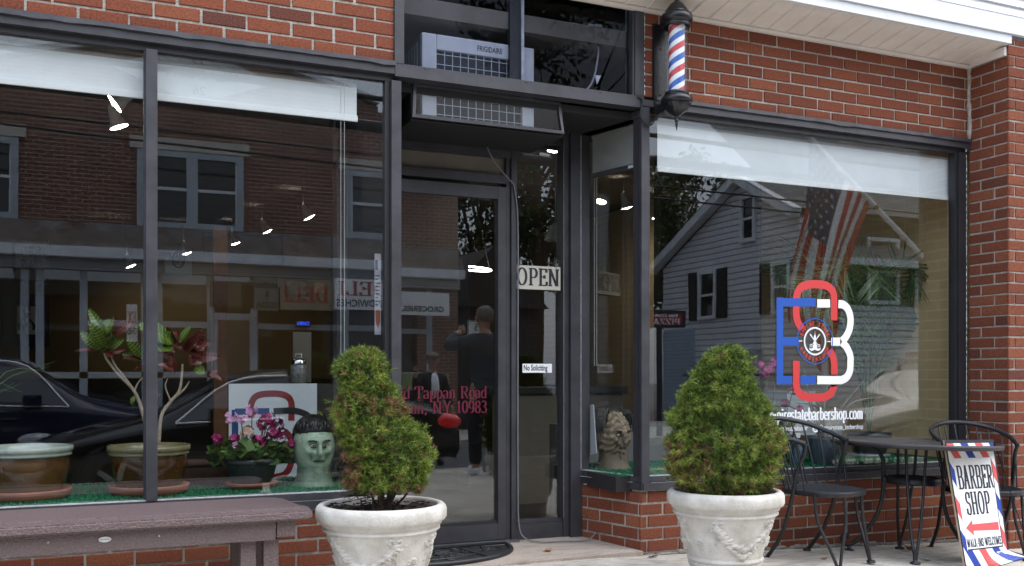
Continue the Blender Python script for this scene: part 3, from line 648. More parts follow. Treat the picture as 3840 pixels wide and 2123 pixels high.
mb.lathe([(.062,.428),(.060,.44),(.050,.455),(.034,.478),(.018,.490),(.011,.494)], 40, f=lambda r,z,a,i: r*(1+.06*abs(sin(a*7)))); mb.lathe([(.011,.494),(.010,.50),(.014,.508),(.008,.514),(.006,.55),(.001,.58)], 14)
mb.build('top_cap', M['pole'], bp)
mb = MB()
mb.lathe([(.056,.004),(.064,.000),(.066,-.012),(.060,-.016),(.074,-.022),(.084,-.032),(.086,-.050),(.078,-.060),(.064,-.063)], 40)
mb.lathe([(.068,-.060),(.062,-.080),(.046,-.104),(.026,-.120),(.012,-.128)], 40, f=lambda r,z,a,i: r*(1+.09*abs(sin(a*7)))); mb.lathe([(.012,-.126),(.008,-.134),(.007,-.145),(.012,-.150),(.007,-.157),(.006,-.162),(.008,-.170),(.002,-.20),(.0005,-.206)], 14)
mb.build('bottom_cap', M['pole'], bp)
mb = MB(); mb.bbox(-.060,.030,.130,.152,-.09,.41,.004); mb.box(-.02,.02,.06,.131,.38,.41); mb.box(-.02,.02,.06,.131,-.055,-.025); mb.box(-.0605,-.0600,.134,.140,.16,.19)
mb.build('back_plate', M['pole'], bp)
for z_ in (.275,.02): mb = MB(); mb.ell((-.018,.128,z_),(.006,.006,.006),8,6); mb.build('bolt', C('rusty_steel', (.16,.06,.03), rough=.8, var=.4, vs=80), bp)
# power cord looped below the pole
P_ = ((2.74,-0.03,2.565),(2.761,-0.03,2.56),(2.77,-0.03,2.541),(2.761,-0.03,2.495),(2.758,-0.03,2.466),(2.77,-0.03,2.438),(2.799,-0.03,2.417),(2.828,-0.03,2.422),(2.856,-0.03,2.46),(2.885,-0.03,2.488),(2.905,-0.03,2.498))
mb = MB(); mb.tube([Vector((p[0],-.028,p[2]))-Vector(bp.location) for p in spline(P_, 5)], .005, 6); mb.build('power_cord', M['rubber'], bp)

# air conditioner in the transom
ac = thing('air_conditioner', 'silver window air conditioner with wire grille set in the transom above the door', 'air conditioner', (1.540,.085,2.362))
M['acs'] = mat('silver_grey_plastic', (.50,.51,.54), .45, var=.12, vs=4)
W_, H_ = .623, .418
mb = MB(); mb.box(0,W_,.02,.50,0,H_,1)
for i in range(9): mb.box(-.002,.0,.06+i*.045,.075+i*.045,.2,.39,0)
mb.build('casing', [M['acs'], C('ac_side', (.10,.105,.12), rough=.6)], ac)
mb = MB(); mb.bbox(0,.078,-.012,.02,0,H_,.006); mb.bbox(W_-.068,W_,-.012,.02,0,H_,.006); mb.bbox(.079,W_-.069,-.012,.02,H_-.078,H_,.006); mb.build('front_frame', M['acs'], ac)
mb = MB(); mb.box(.079,W_-.069,.012,.02,.0,H_-.078)
mb.build('fin_panel', stripe_mat('ac_fins', (.07,.075,.085), 'Z', .012, .3, .5, .5, .4), ac)
mb = MB(); x0, x1 = .079, W_-.069
for i in range(1,11): mb.tube([(x0+(x1-x0)*i/11,-.006,0),(x0+(x1-x0)*i/11,-.006,H_-.078)], .0022, 6)
for i in range(7): mb.tube([(x0,-.0085,.012+i*.051),(x1,-.0085,.012+i*.051)], .0022, 6)
mb.build('wire_grille', C('grille_wire', (.52,.54,.58), rough=.35, metal=.3), ac)
mb = MB(); fit_text(mb, 'FRIGIDAIRE', .30, .44, H_-.055, -.0128, .040, 0, .0006); mb.build('maker_name', M['ink'], ac)
# boxed pocket under the transom bar
bx = thing('air_conditioner_housing', 'black metal pocket with glazed front hanging below the transom bar around the air conditioner', 'housing', (1.478,.045,2.336))
mb = MB(); q = [(.0,-.006,0),(.849,-.006,0),(.834,.010,.170),(.011,.010,.174)]
def fr_(ins): 
    c_ = Vector((.424,.002,.086)); return [Vector(p)+Vector(((c_.x-p[0])/abs(c_.x-p[0])*ins,0,(c_.z-p[2])/abs(c_.z-p[2])*ins)) for p in q]
o_, i_ = [Vector(p) for p in q], fr_(.016); back = Vector((0,.02,0))
vs = o_+i_+[p+back for p in o_]+[p+back for p in i_]
mb.add(vs, [f for a in range(4) for b in [(a+1)%4] for f in ((a,b,4+b,4+a),(8+b,8+a,12+a,12+b),(b,a,8+a,8+b),(4+a,4+b,12+b,12+a))])
mb.build('front_frame', M['frame'], bx)
mb = MB(); mb.box(.012,.84,.40,.42,.0,.16); mb.box(.0,.85,.016,.42,-.012,-.004); mb.box(.0,.010,.016,.42,-.003,.13); mb.box(.84,.849,.016,.42,-.003,.13); mb.build('casing', M['black'], bx)
mb = MB(); g_ = fr_(.015); mb.quad(*[p+Vector((0,.012,0)) for p in g_]); mb.build('glass_pane', glass_mat('dusty_glass', .01, (.72,.75,.79), .03), bx)
# plug and cable inside the transom
mb = MB(); f_ = 0
pp = ((2.575,0.12,2.872),(2.578,0.12,2.834),(2.568,0.12,2.767),(2.553,0.12,2.699),(2.531,0.12,2.647),(2.5,0.12,2.61))
pl = thing('power_plug', 'grey plug on a wall outlet with hanging cable behind the dark transom glass', 'plug', (2.575,0.12,2.938))
loc = pl.location.copy()
mb.bbox(-.022,.022,-.012,.012,-.045,.045,.008); mb.bbox(-.016,.016,-.01,.01,-.062,-.046,.005); mb.build('plug_body', C('grey_plastic', (.42,.43,.44), rough=.5), pl)
mb = MB(); mb.bbox(-.050,-.012,.013,.02,-.04,.05,.003); mb.build('outlet_plate', M['acs'], pl)
mb = MB(); mb.tube([Vector(p)-loc for p in spline(pp,5)], .006, 6); mb.build('cable', M['grey_plastic'], pl)
mb = MB(); p5 = Vector(pp[3])-loc; mb.add([p5+Vector((0,-.01,0)),p5+Vector((.035,-.012,.0)),p5+Vector((.01,-.01,-.05)),p5+Vector((0,-.006,0)),p5+Vector((.035,-.008,.0)),p5+Vector((.01,-.006,-.05))], [(0,1,2),(5,4,3),(0,3,4,1),(1,4,5,2),(2,5,3,0)]); mb.build('warning_tag', M['wht'], pl)
mb = MB(); mb.tube(spline([(2.037,0.44,2.341), (2.076,0.44,2.266), (2.15,0.455,2.191), (2.209,0.463,2.141), (2.222,0.463,2.108), (2.243,0.463,1.9), (2.243,.463,1.2), (2.243,.463,.5), (2.246,.455,.2), (2.27,.42,.118), (2.34,.35,.104), (2.46,.33,.103), (2.60,.30,.103), (2.67,.315,.14)], 6), .0045, 6)
tag(mb.build('cable', C('grey_cable', (.16,.17,.185), rough=.5)), 'thin grey cable running down the door frame and along the entry floor', 'cable')
# OPEN sign on suction cups
sg = thing('open_sign', 'cream OPEN sign with black letters hung on suction cups on the glass beside the door', 'sign', (2.236,.485,1.541))
mb = MB(); mb.bbox(0,.290,0,.005,0,.137,.0015); mb.build('board', C('cream_board', (.50,.47,.40), rough=.6, var=.08, vs=10), sg)
mb = MB(); serif(mb, 'OPEN', onwall((.006,-.001,.024),(1,0,0),(0,0,1),(0,-1,0)), .098, .278, 0, .17, .07); mb.build('lettering', M['ink'], sg)
for x in (.028,.262):
    mb = MB(); mb.lathe([(.002,.0),(.010,.003),(.022,.010),(.024,.011)], 16); o = mb.build('suction_cup', M['clear'], sg, (x,.018,.165)); o.rotation_euler = (pi/2,0,0)
    mb = MB(); mb.tube([(x,.004,.165),(x,.0,.150),(x,.002,.128)], .0025, 6); mb.build('hook', M['screw_steel'], sg)

# roller blinds
M['blind'] = mat('grey_roller_fabric', (.74,.76,.79), .85, var=.05, vs=5, bump=.12, bs=320)
def blind(label, x0, x1, zb, y, zt=2.488, bar=.030, chain=None, chain_z=None):
    r = thing('roller_blind', label, 'blind', ((x0+x1)/2,y,zt), group=None); w = (x1-x0)/2
    mb = MB(); n = 24
    mb.add([(-w+2*w*i/n, .0015*noise.noise(Vector((i*.6,x0,0))), z) for z in (-.03, (zb-zt+bar)) for i in range(n+1)], [(i,i+1,n+2+i,n+1+i) for i in range(n)], 0, .5, True); mb.build('fabric', M['blind'], r)
    mb = MB(); mb.bbox(-w-.004,w+.004,-.008,.004,zb-zt,zb-zt+bar,.004); mb.build('hem_bar', M['white'], r)
    mb = MB(); mb.tube([(-w,.02,-.022),(w,.02,-.022)], .021, 14); mb.build('roller', C('roller_tube', (.35,.34,.33), rough=.6), r)
    if chain:
        mb = MB()
        for dx in (0,.018):
            z = -.02
            while z > chain_z-zt: mb.ell((chain-(x0+x1)/2+dx,.0,z),(.0026,.0026,.0032),6,4); z -= .0085
        mb.tube([(chain-(x0+x1)/2+.009+.009*cos(a*pi/6),0,chain_z-zt-.012*sin(a*pi/6)) for a in range(7)], .002, 5)
        mb.build('bead_chain', C('bead_chain_steel', (.62,.62,.60), rough=.35, metal=.4), r)
    return r
blind('pale roller blind behind the far left window pane', -1.3, .226, 2.290, .078)
blind('pale roller blind beside the transom in the middle pane', .283, 1.204, 2.290, .078, chain=1.125, chain_z=0.847)
blind('wide pale roller blind across the logo window at the right', 2.932, 5.204, 2.193, .078, chain=5.159, chain_z=0.725)
# narrow blind on the splayed window
r = thing('roller_blind', 'narrow grey roller blind in the splayed window beside the door', 'blind', (2.775,0,2.46)); ang = atan2(S0.y-S1.y, S0.x-S1.x); r.rotation_euler = (0,0,ang)
mb = MB(); mb.quad((-.46,.075,0),(-.075,.075,0),(-.075,.075,-.22),(-.46,.075,-.22)); mb.build('fabric', C('grey_fabric_shade', (.36,.36,.35), rough=.9, bump=.1, bs=300), r)
mb = MB(); mb.bbox(-.465,-.07,.068,.082,-.25,-.221,.004); mb.build('hem_bar', C('charcoal_bar', (.06,.06,.065), rough=.5), r)
mb = MB(); mb.box(-.16,-.085,.0665,.0675,-.243,-.228); mb.build('care_tag', M['wht'], r)
mb = MB(); mb.tube([(-.465,.085,-.005),(-.07,.085,-.005)], .014, 12); mb.box(-.075,-.045,.06,.09,-.045,.01); mb.build('roller', M['roller_tube'], r)
mb = MB()
for dx in (0,.020):
    z = -.25
    while z > -1.36: mb.ell((-.445+dx,.075,z),(.0026,.0026,.0032),6,4); z -= .0085
mb.build('bead_chain', M['bead_chain_steel'], r)
# ================================================================== PLANTERS AND SHRUBS
import numpy as np
rng = np.random.default_rng(11)
CAMR = Vector((.9158,-.4017,0)); CAMF = Vector((.4017,.9158,0))
def relief(theta, z, off):
    # raised swags, bows and rosettes on the planter wall; theta in radians, z above the base
    h = np.zeros_like(theta)
    def bump(c, zc, a, b, rot, ht, sharp=.6):
        d = (np.mod(theta-c+np.pi, 2*np.pi)-np.pi)*.205; w = z-zc
        x = d*np.cos(rot)+w*np.sin(rot); y = -d*np.sin(rot)+w*np.cos(rot)
        q = 1-(x/a)**2-(y/b)**2
        np.maximum(h, np.where(q > 0, ht*np.abs(q)**sharp, 0), out=h)
    def line(pts, wd, ht):
        for i in range(len(pts)-1):
            n = 5
            for k in range(n):
                t = k/n; bump(pts[i][0]+(pts[i+1][0]-pts[i][0])*t, pts[i][1]+(pts[i+1][1]-pts[i][1])*t, wd, wd, 0, ht)
    rr = random.Random(3)
    for k in range(3):
        c = off+k*2*np.pi/3; hw = .60
        for s in (-1, 1):
            b = c+s*hw
            bump(b, .292, .012, .012, 0, .008)
            line([(b,.29),(b+s*.10,.272),(b+s*.17,.278),(b+s*.2,.296)], .0045, .006)
            line([(b,.292),(b-s*.04,.318),(b-s*.10,.322),(b-s*.12,.305),(b-s*.05,.294)], .0045, .006)
            line([(b,.292),(b+s*.04,.316),(b+s*.09,.318),(b+s*.10,.302),(b+s*.04,.292)], .005, .006)
            line([(b,.285),(b+s*.05,.25),(b+s*.03,.225),(b+s*.07,.205)], .0045, .006); line([(b,.285),(b-s*.02,.255),(b+s*.0,.228)], .0045, .006)
        for i in range(46):
            t = i/45; a = c-hw+2*hw*t; zz = .285-.115*math.sin(np.pi*t)**.9; wdt = .010+.024*math.sin(np.pi*t)
            for j in (-1, 1):
                bump(a+rr.uniform(-.02,.02), zz+j*wdt*rr.uniform(.2,.8), .020*rr.uniform(.7,1.1), .008, rr.uniform(-.6,.6)+j*.5, .010*rr.uniform(.6,1))
        ro = c+np.pi/3
        for q in range(10): bump(ro+.020/.205*np.cos(q*.628), .205+.020*np.sin(q*.628), .007, .007, 0, .005)
        for q in range(6): bump(ro+.010/.205*np.cos(q*1.047), .205+.010*np.sin(q*1.047), .005, .005, 0, .006)
        bump(ro, .205, .005, .005, 0, .008)
    for i in range(110): bump(i*2*np.pi/110, .098+.003*(-1)**i, .008, .004, .7*(-1)**i, .004)
    return h*1.9
def planter(label, x, y, z, off, hscale=1.):
    t = thing('stone_planter', label, 'planter', (x,y,z))
    prof = [(.150,.0),(.168,.0),(.172,.012),(.170,.06),(.170,.082),(.172,.086)]
    prof += [(.170+.004*i/10,.086+.024*i/10) for i in range(11)]
    prof += [(.180,.112),(.184,.118),(.184,.124),(.178,.130),(.177,.136)]
    prof += [(.178+.062*((i/62)**1.15), .137+.195*i/62) for i in range(63)]
    prof += [(.246,.334),(.252,.338),(.252,.346),(.246,.350),(.250,.360),(.259,.362),(.259,.374),(.262,.376),(.274,.380),(.281,.392),(.281,.425),(.276,.438),(.266,.447),(.256,.45),(.246,.448),(.241,.440),(.238,.39)]
    n = 288; th = np.linspace(0, 2*np.pi, n, endpoint=False); P = np.array(prof)
    TH, ZZ = np.meshgrid(th, P[:,1]); RR = np.repeat(P[:,0][:,None], n, 1)
    RR = RR+relief(TH, ZZ, off); 
    V = np.stack([RR*np.cos(TH), RR*np.sin(TH), ZZ*hscale], -1).reshape(-1,3)
    k = len(prof); mb = MB()
    mb.add(V.tolist(), [(i*n+j, i*n+(j+1) % n, (i+1)*n+(j+1) % n, (i+1)*n+j) for i in range(k-1) for j in range(n)], 0, .5, True)
    mb.build('pot', M['stone'], t)
    mb = MB(); n = 40
    vs = [(0,0,.415)]+[(r*cos(2*pi*j/n), r*sin(2*pi*j/n), .40+.025*noise.noise(Vector((r*cos(2*pi*j/n)*14, r*sin(2*pi*j/n)*14, x)))) for r in (.06,.12,.18,.239) for j in range(n)]
    mb.add(vs, [(0,1+j,1+(j+1) % n) for j in range(n)]+[(1+a*n+j,1+(a+1)*n+j,1+(a+1)*n+(j+1) % n,1+a*n+(j+1) % n) for a in range(3) for j in range(n)])
    for i in range(420):
        a = U(0,2*pi); r = .23*sqrt(R()); L = U(.006,.022)
        mt = Matrix.Rotation(U(0,6),3,'Z') @ Matrix.Rotation(U(-.7,.7),3,'X')
        p = Vector((r*cos(a), r*sin(a), .412+U(-.006,.014)))
        mb.add([p+mt @ Vector(q) for q in ((-L,-.003,0),(L,-.004,.001),(L*.8,.004,.004),(-L*.9,.003,.002))], [(0,1,2,3)])
    mb.build('soil', M['soil'], t); return t
lpx, lpy = 1.156, -.53; rpx, rpy = 2.84, -.68
lz, rz_ = .060, .040
def facing(x, y): return atan2(-4.567-y, 0-x)
pl_ = planter('white stone planter with garland relief beside the door holding a gappy leaning shrub', lpx, lpy, lz, facing(lpx,lpy)-.35, .969)
pr_ = planter('white stone planter with garland relief by the corner holding a full cone shrub', rpx, rpy, rz_, facing(rpx,rpy)+.44)
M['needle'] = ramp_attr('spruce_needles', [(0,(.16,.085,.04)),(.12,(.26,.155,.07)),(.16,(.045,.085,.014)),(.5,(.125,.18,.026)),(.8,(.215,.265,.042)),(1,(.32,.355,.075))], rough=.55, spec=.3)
def shrub(label, x, y, zsoil, rows, px, cpx, yr, zr, brown, seed, ntuft, depthk=.95):
    t = thing('conifer_shrub', label, 'shrub', (x,y,zsoil)); rg = np.random.default_rng(seed)
    rows = sorted(rows); Y = np.array([q[0] for q in rows]); XL = np.array([q[1] for q in rows]); XR = np.array([q[2] for q in rows])
    def tufts(n, fac, jit):
        # choose heights weighted by girth
        yy = rg.uniform(Y[0], Y[-1], n*4); w = np.interp(yy, Y, XR-XL); keep = rg.random(n*4) < w/w.max()*.95+.05; yy = yy[keep][:n]
        c = (np.interp(yy,Y,XL)+np.interp(yy,Y,XR))/2-cpx; r = (np.interp(yy,Y,XR)-np.interp(yy,Y,XL))/2
        a = rg.uniform(0, 2*np.pi, len(yy)); z = zr+(yr-yy)*px-zsoil; r = r*px; c = c*px
        k = np.array([1+.16*noise.noise(Vector((cos(q)*2.6, sin(q)*2.6, zz*11+seed)))+.21*noise.noise(Vector((cos(q)*r_*24, sin(q)*r_*24, zz*24+seed))) for q, zz, r_ in zip(a, z, r)])
        rr = r*fac*(k-.06)+rg.normal(0, jit, len(yy))
        cr = np.array(CAMR); cf = np.array(CAMF)
        P = (c+rr*np.cos(a))[:,None]*cr+(rr*np.sin(a)*depthk)[:,None]*cf; P[:,2] = z
        D = np.cos(a)[:,None]*cr+np.sin(a)[:,None]*cf; D[:,2] = .35+.5*(z/z.max())**2
        return P, D/np.linalg.norm(D,axis=1)[:,None], k, yy, c
    V = []; Fc = []; T = []
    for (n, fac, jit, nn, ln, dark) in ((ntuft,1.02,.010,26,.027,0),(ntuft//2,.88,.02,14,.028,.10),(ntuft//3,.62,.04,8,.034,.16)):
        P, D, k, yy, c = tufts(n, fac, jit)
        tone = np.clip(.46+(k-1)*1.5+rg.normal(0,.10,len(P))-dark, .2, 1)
        for i in range(len(P)):
            b = brown(P[i], yy[i])
            tn = rg.uniform(0,.13) if rg.random() < b else tone[i]
            Q = rg.normal(0,1,(nn,3)); Q /= np.linalg.norm(Q,axis=1)[:,None]
            dirs = D[i]*.75+Q; dirs /= np.linalg.norm(dirs,axis=1)[:,None]
            L = ln*rg.uniform(.6,1.1,nn)[:,None]
            side = np.cross(dirs, rg.normal(0,1,(nn,3))); side /= np.linalg.norm(side,axis=1)[:,None]+1e-9
            base = P[i]+D[i]*rg.uniform(-.010,.012,nn)[:,None]
            tip = base+dirs*L
            V.append(np.stack([base-side*.0016, base+side*.0016, tip], 1).reshape(-1,3))
            T.append(np.clip(tn+rg.uniform(-.06,.12,nn)*(1 if tn > .14 else .2), .0, 1) if tn > .14 else np.full(nn, tn))
    V = np.concatenate(V); T = np.concatenate(T); n = len(V)//3
    me = bpy.data.meshes.new('foliage'); me.vertices.add(len(V)); me.vertices.foreach_set('co', V.astype(np.float32).ravel())
    me.loops.add(len(V)); me.loops.foreach_set('vertex_index', np.arange(len(V), dtype=np.int32)); me.polygons.add(n)
    me.polygons.foreach_set('loop_start', np.arange(0, len(V), 3, dtype=np.int32)); me.polygons.foreach_set('loop_total', np.full(n, 3, dtype=np.int32))
    me.materials.append(M['needle']); at = me.attributes.new('tint','FLOAT','FACE'); at.data.foreach_set('value', T.astype(np.float32)); me.update(); me.validate()
    o = bpy.data.objects.new('foliage', me); col.objects.link(o); o.parent = t
    return t
E1 = [(48,296,318),(70,240,345),(100,188,385),(140,155,400),(180,132,415),(230,150,440),(280,165,462),(325,180,488),(365,160,510),(400,142,522),(440,138,505),(480,132,535),(510,142,588),(560,172,625),(610,195,652),(650,205,655),(700,228,678),(740,245,686),(790,232,682),(830,222,672),(880,222,660),(915,262,630)]
def br1(p, y):
    cx_ = p[0]*.9158-p[1]*.4017
    b = .06
    if 340 < y < 470: b = .32+(.35 if cx_ > .03 else 0)
    if 690 < y < 900 and cx_ < -.06: b = .72
    if y > 880: b = .4
    return b
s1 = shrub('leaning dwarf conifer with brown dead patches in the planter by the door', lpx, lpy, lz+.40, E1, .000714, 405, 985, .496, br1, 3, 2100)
E2 = [(50,425,485),(75,375,512),(110,335,545),(150,305,568),(200,280,585),(250,255,580),(300,208,592),(350,195,625),(400,178,678),(450,150,692),(500,112,700),(550,105,712),(600,108,738),(650,105,748),(700,108,752),(750,98,755),(790,98,750),(830,112,720),(870,122,700),(910,150,690),(940,210,650)]
def br2(p, y):
    cx_ = p[0]*.9158-p[1]*.4017
    b = .02
    if y > 640 and cx_ < -.10: b = .42
    if y > 500 and cx_ > .16: b = .22
    if y > 860: b = .35
    return b
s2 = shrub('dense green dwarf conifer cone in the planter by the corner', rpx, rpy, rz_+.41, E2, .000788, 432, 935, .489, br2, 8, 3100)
def stems(root, base, tips, mid=.5, r0=.012, r1=.003, name='trunk'):
    mb = MB()
    for b, tp, w in tips:
        p = [Vector(b), Vector(b).lerp(Vector(tp), .5)+Vector((U(-.012,.012),U(-.012,.012),0)), Vector(tp)]
        q = spline(p, 5); mb.tube(q, [w*(1-.6*i/(len(q)-1)) for i in range(len(q))], 7)
    return mb.build(name, M['bark'], root)
stems(s1, None, [((0,0,0),(-.02,.0,.45),.017),((.03,.0,0),(.05,.01,.35),.015),((-.02,.02,0),(-.10,.02,.22),.007),((.02,-.02,0),(.13,-.05,.20),.007),((-.04,-.01,0),(-.06,-.03,.18),.005),((.05,.0,0),(.16,-.04,.16),.006)])
mb = MB()  # dead twigs on the left side
for i in range(150):
    zc = U(.06,.33); b = CAMR*U(-.10,-.02)+Vector((0,0,zc)); e = b+CAMR*U(-.16,-.03)*(1-.6*abs(zc-.2)/.2)+CAMF*U(-.10,.06)+Vector((0,0,U(-.03,.06)))
    p = spline([b, b.lerp(e,.5)+Vector((0,0,U(-.01,.012))), e], 3); mb.tube(p, [.0022*(1-.7*k/(len(p)-1)) for k in range(len(p))], 4)
    for k in range(3):
        s = b.lerp(e, U(.4,1)); mb.tube([s, s+CAMR*U(-.035,.01)+Vector((U(-.01,.01),U(-.02,.02),U(-.02,.03)))], [.0014,.0007], 4)
mb.build('dead_twigs', C('dead_wood', (.10,.062,.038), rough=.9, var=.3, vs=60), s1)
stems(s2, None, [((0,0,0),(0,0,.55),.02),((-.03,0,0),(-.14,-.03,.12),.008),((.02,-.02,0),(.15,-.05,.14),.008)])

# ================================================================== BENCH
bn = thing('bench', 'brown recycled plastic bench with a thick plank top under the left window', 'bench', (-.2,-.43,.07))
mb = MB()
def prof_end(y): # right end of the plank top, rounded at the back
    return .70+.10*(1-((y+.43)/.26)**4) if y > -.43 else .80
outline = [(-1.9,-.69),(.79,-.69),(.812,-.685),(.828,-.668),(.832,-.64),(.838,-.575),(.834,-.535),(.815,-.49),(.805,-.42),(.800,-.34),(.790,-.255),(.762,-.205),(.72,-.182),(.66,-.178),(-1.9,-.178)]
bm = bmesh.new(); vs = [bm.verts.new((x,y,.465)) for x,y in outline]; f = bm.faces.new(vs)
ex = bmesh.ops.extrude_face_region(bm, geom=[f]); bmesh.ops.translate(bm, vec=(0,0,.036), verts=[v for v in ex['geom'] if isinstance(v, bmesh.types.BMVert)])
bmesh.ops.recalc_face_normals(bm, faces=bm.faces); bmesh.ops.bevel(bm, geom=[e for e in bm.edges if abs(e.verts[0].co.z-e.verts[1].co.z) < .01], offset=.007, segments=3, affect='EDGES')
mb.bm(bm, M=Matrix.Translation((.2,.43,-.07)))
for yy in (-.61,-.585): mb.tube([(-1.7,yy+.43,.4312),(.99,yy+.43,.4312)], .0028, 6)
o = mb.build('seat', M['plastic'], bn)
mb = MB(); mb.bbox(-1.7,.885,-.215,-.18,.315,.394,.004); mb.bbox(.89,.965,-.212,-.185,.325,.394,.004); mb.bbox(-1.7,.885,.12,.15,.315,.394,.004); mb.build('apron', M['plastic'], bn)
for yy in (-.17,.10):
    mb = MB(); mb.bbox(.755,.815,yy,yy+.05,-.01,.385,.004); mb.bbox(.845,.905,yy+.0,yy+.05,-.01,.312,.004); mb.build('leg', M['plastic'], bn)
mb = MB(); mb.bbox(.79,.84,-.10,.09,.06,.11,.004); mb.build('stretcher', M['plastic'], bn)
bx_, by_, bz_ = (0.054,-0.647,0.431)
mb = MB(); pts = [(.022*cos(2*pi*i/24), .0105*sin(2*pi*i/24)) for i in range(24)]; mb.prism(pts, lambda a,b,d: (a,-d,b), .002, 0); fit_text(mb, 'POLYWOOD', -.016, .016, -.003, -.0025, .008, 1)
mb.build('badge', [C('badge_silver', (.55,.56,.57), rough=.4), M['ink']], bn, (bx_+.2, by_+.43, bz_-.07))
for u in ((-0.138,0.433), (0.245,0.431)): mb = MB(); mb.ell((u[0]+.2,-.2165,u[1]-.07),(.004,.002,.004),8,5); mb.build('screw', C('bright_screw', (.45,.45,.45), rough=.3, metal=.8), bn)

# ================================================================== DOORMAT
mt = thing('doormat', 'black rubber half round doormat with scroll pattern before the glass door', 'doormat', (1.62,.18,.088))
mb = MB(); th_ = [pi*i/40 for i in range(41)]
edge = [(.53*cos(a)*1.0, .24-.42*sin(a)**.85) for a in th_]
bm = bmesh.new(); f = bm.faces.new([bm.verts.new((x,y,.002)) for x,y in edge]); ex = bmesh.ops.extrude_face_region(bm, geom=[f]); bmesh.ops.translate(bm, vec=(0,0,.006), verts=[v for v in ex['geom'] if isinstance(v, bmesh.types.BMVert)]); bmesh.ops.recalc_face_normals(bm, faces=bm.faces); mb.bm(bm)
mb.build('base', M['rubber'], mt)
mb = MB(); mb.tube([(x*.985,y*.985+.003,.010) for x,y in edge], .013, 8, closed=True)
mb.tube([(-.36*cos(a), .20-.26*sin(a), .010) for a in th_], .006, 6); mb.tube([(-.27,.22,.01),(-.36,-.07,.01)], .008, 6); mb.tube([(.22,.22,.01),(.30,-.12,.01)], .008, 6)
def scroll(cx_, cy_, r, t0, turns, sgn): return [(cx_+sgn*r*(1-.8*i/24)*cos(t0+turns*2*pi*i/24), cy_+r*.75*(1-.8*i/24)*sin(t0+turns*2*pi*i/24), .010) for i in range(25)]
for i in range(30):
    a = U(.25,2.9); q = U(.25,.86); mb.tube(scroll(.50*q*cos(a)*1.05, .22-.38*q*sin(a), U(.035,.06), U(0,6), U(.9,1.3), random.choice((-1,1))), U(.0035,.0055), 5)
mb.build('scroll_relief', C('rubber_raised', (.016,.017,.020), rough=.42, var=.3, vs=50), mt)

# ================================================================== IRON CHAIRS AND TABLE
M['seatmesh'] = stripe_mat('iron_mesh', (.020,.022,.027), 'X', .008, .45, .42, 1., .15)
def chair(label, x, y, rz):
    z = zg(x, y); t = thing('patio_chair', label, 'chair', (x,y,z), rz, 'wrought iron patio chairs')
    mb = MB(); n = 40
    sq = lambda a: .205*(1+.05*cos(4*a+pi))
    top = [(sq(2*pi*i/n)*cos(2*pi*i/n), sq(2*pi*i/n)*sin(2*pi*i/n)-.03, .402) for i in range(n)]
    mb.add([(0,-.03,.397)]+top, [(0,1+i,1+(i+1) % n) for i in range(n)], 1)
    mb.tube([(p[0],p[1],.394) for p in top], .012, 8, closed=True); 
    mb.add([(p[0]*1.045,(p[1]+.03)*1.045-.03,.404) for p in top]+[(p[0]*1.045,(p[1]+.03)*1.045-.03,.376) for p in top], [(i,(i+1) % n,n+(i+1) % n,n+i) for i in range(n)])
    mb.build('seat', [M['iron'],M['seatmesh']], t)
    rim = spline([(-.205,-.05,.655),(-.235,.06,.690),(-.205,.19,.738),(-.105,.275,.768),(0,.30,.776),(.105,.275,.768),(.205,.19,.738),(.235,.06,.690),(.205,-.05,.655)], 6)
    mb = MB(); mb.tube(rim, .0125, 8); mb.tube([p+Vector((0,0,.006)) for p in rim], .010, 8); mb.build('back_rim', M['iron'], t)
    for i in range(13):
        k = 3+i*(len(rim)-7)/12; a = radians(-8+196*i/12)
        p = rim[int(round(k))]; q = Vector((.205*cos(pi-a+0), .205*sin(a)*.96-.02, .395)); m_ = p.lerp(q, .5)+Vector((q.x-p.x,q.y-p.y,0))*.05
        mb = MB(); mb.tube(spline([p,m_,q],4), .0052, 6); mb.build('spindle', M['iron'], t)
    for s in (-1, 1):
        mb = MB(); mb.tube(spline([(s*.205,-.05,.655),(s*.198,-.035,.60),(s*.212,.0,.50),(s*.215,.02,.395),(s*.215,.05,.28),(s*.208,.10,.15),(s*.203,.165,.055),(s*.2,.20,.012)],5), .0115, 8)
        mb.lathe([(.0,.014),(.018,.013),(.024,.008),(.024,.0)], 14, (s*.2,.207,.0)); mb.build('leg', M['iron'], t)
        mb = MB(); fx, fy = s*.155, -.225
        for (ax, ay) in ((s*.198,-.10),(s*.085,-.205)):
            mb.tube(spline([(ax,ay,.388),(ax*.98+fx*.02,ay*.95+fy*.05-.012,.25),(ax*.4+fx*.6,ay*.4+fy*.6-.004,.10),(fx+ (ax-fx)*.1,fy+(ay-fy)*.1,.012)],5), .0088, 8)
        mb.lathe([(.0,.014),(.018,.013),(.024,.008),(.024,.0)], 14, (fx,fy,.0)); mb.build('leg', M['iron'], t)
    return t
ch1 = chair('black iron patio chair with spindle back beside the right planter', 3.72, -.34, radians(16))
ch2 = dup(ch1, (4.91,-.385,zg(4.91,-.385)-.002), radians(-20), 'black iron patio chair behind the barber shop sandwich board')
tb = thing('patio_table', 'round black iron bistro table between the two patio chairs', 'table', (4.39,-.36,zg(4.39,-.36)))
tb.rotation_euler = (0, radians(1.7), 0)
mb = MB(); mb.lathe([(.0,.662),(.40,.662),(.450,.664),(.458,.668),(.464,.671),(.469,.668),(.470,.656),(.467,.643),(.456,.643),(.454,.652),(0,.652)], 64)
mb.build('tabletop', mat('weathered_black_iron', (.016,.016,.020), .42, c2=(.038,.030,.028), vs=6, bump=.25, bs=60), tb)
mb = MB(); n = 40
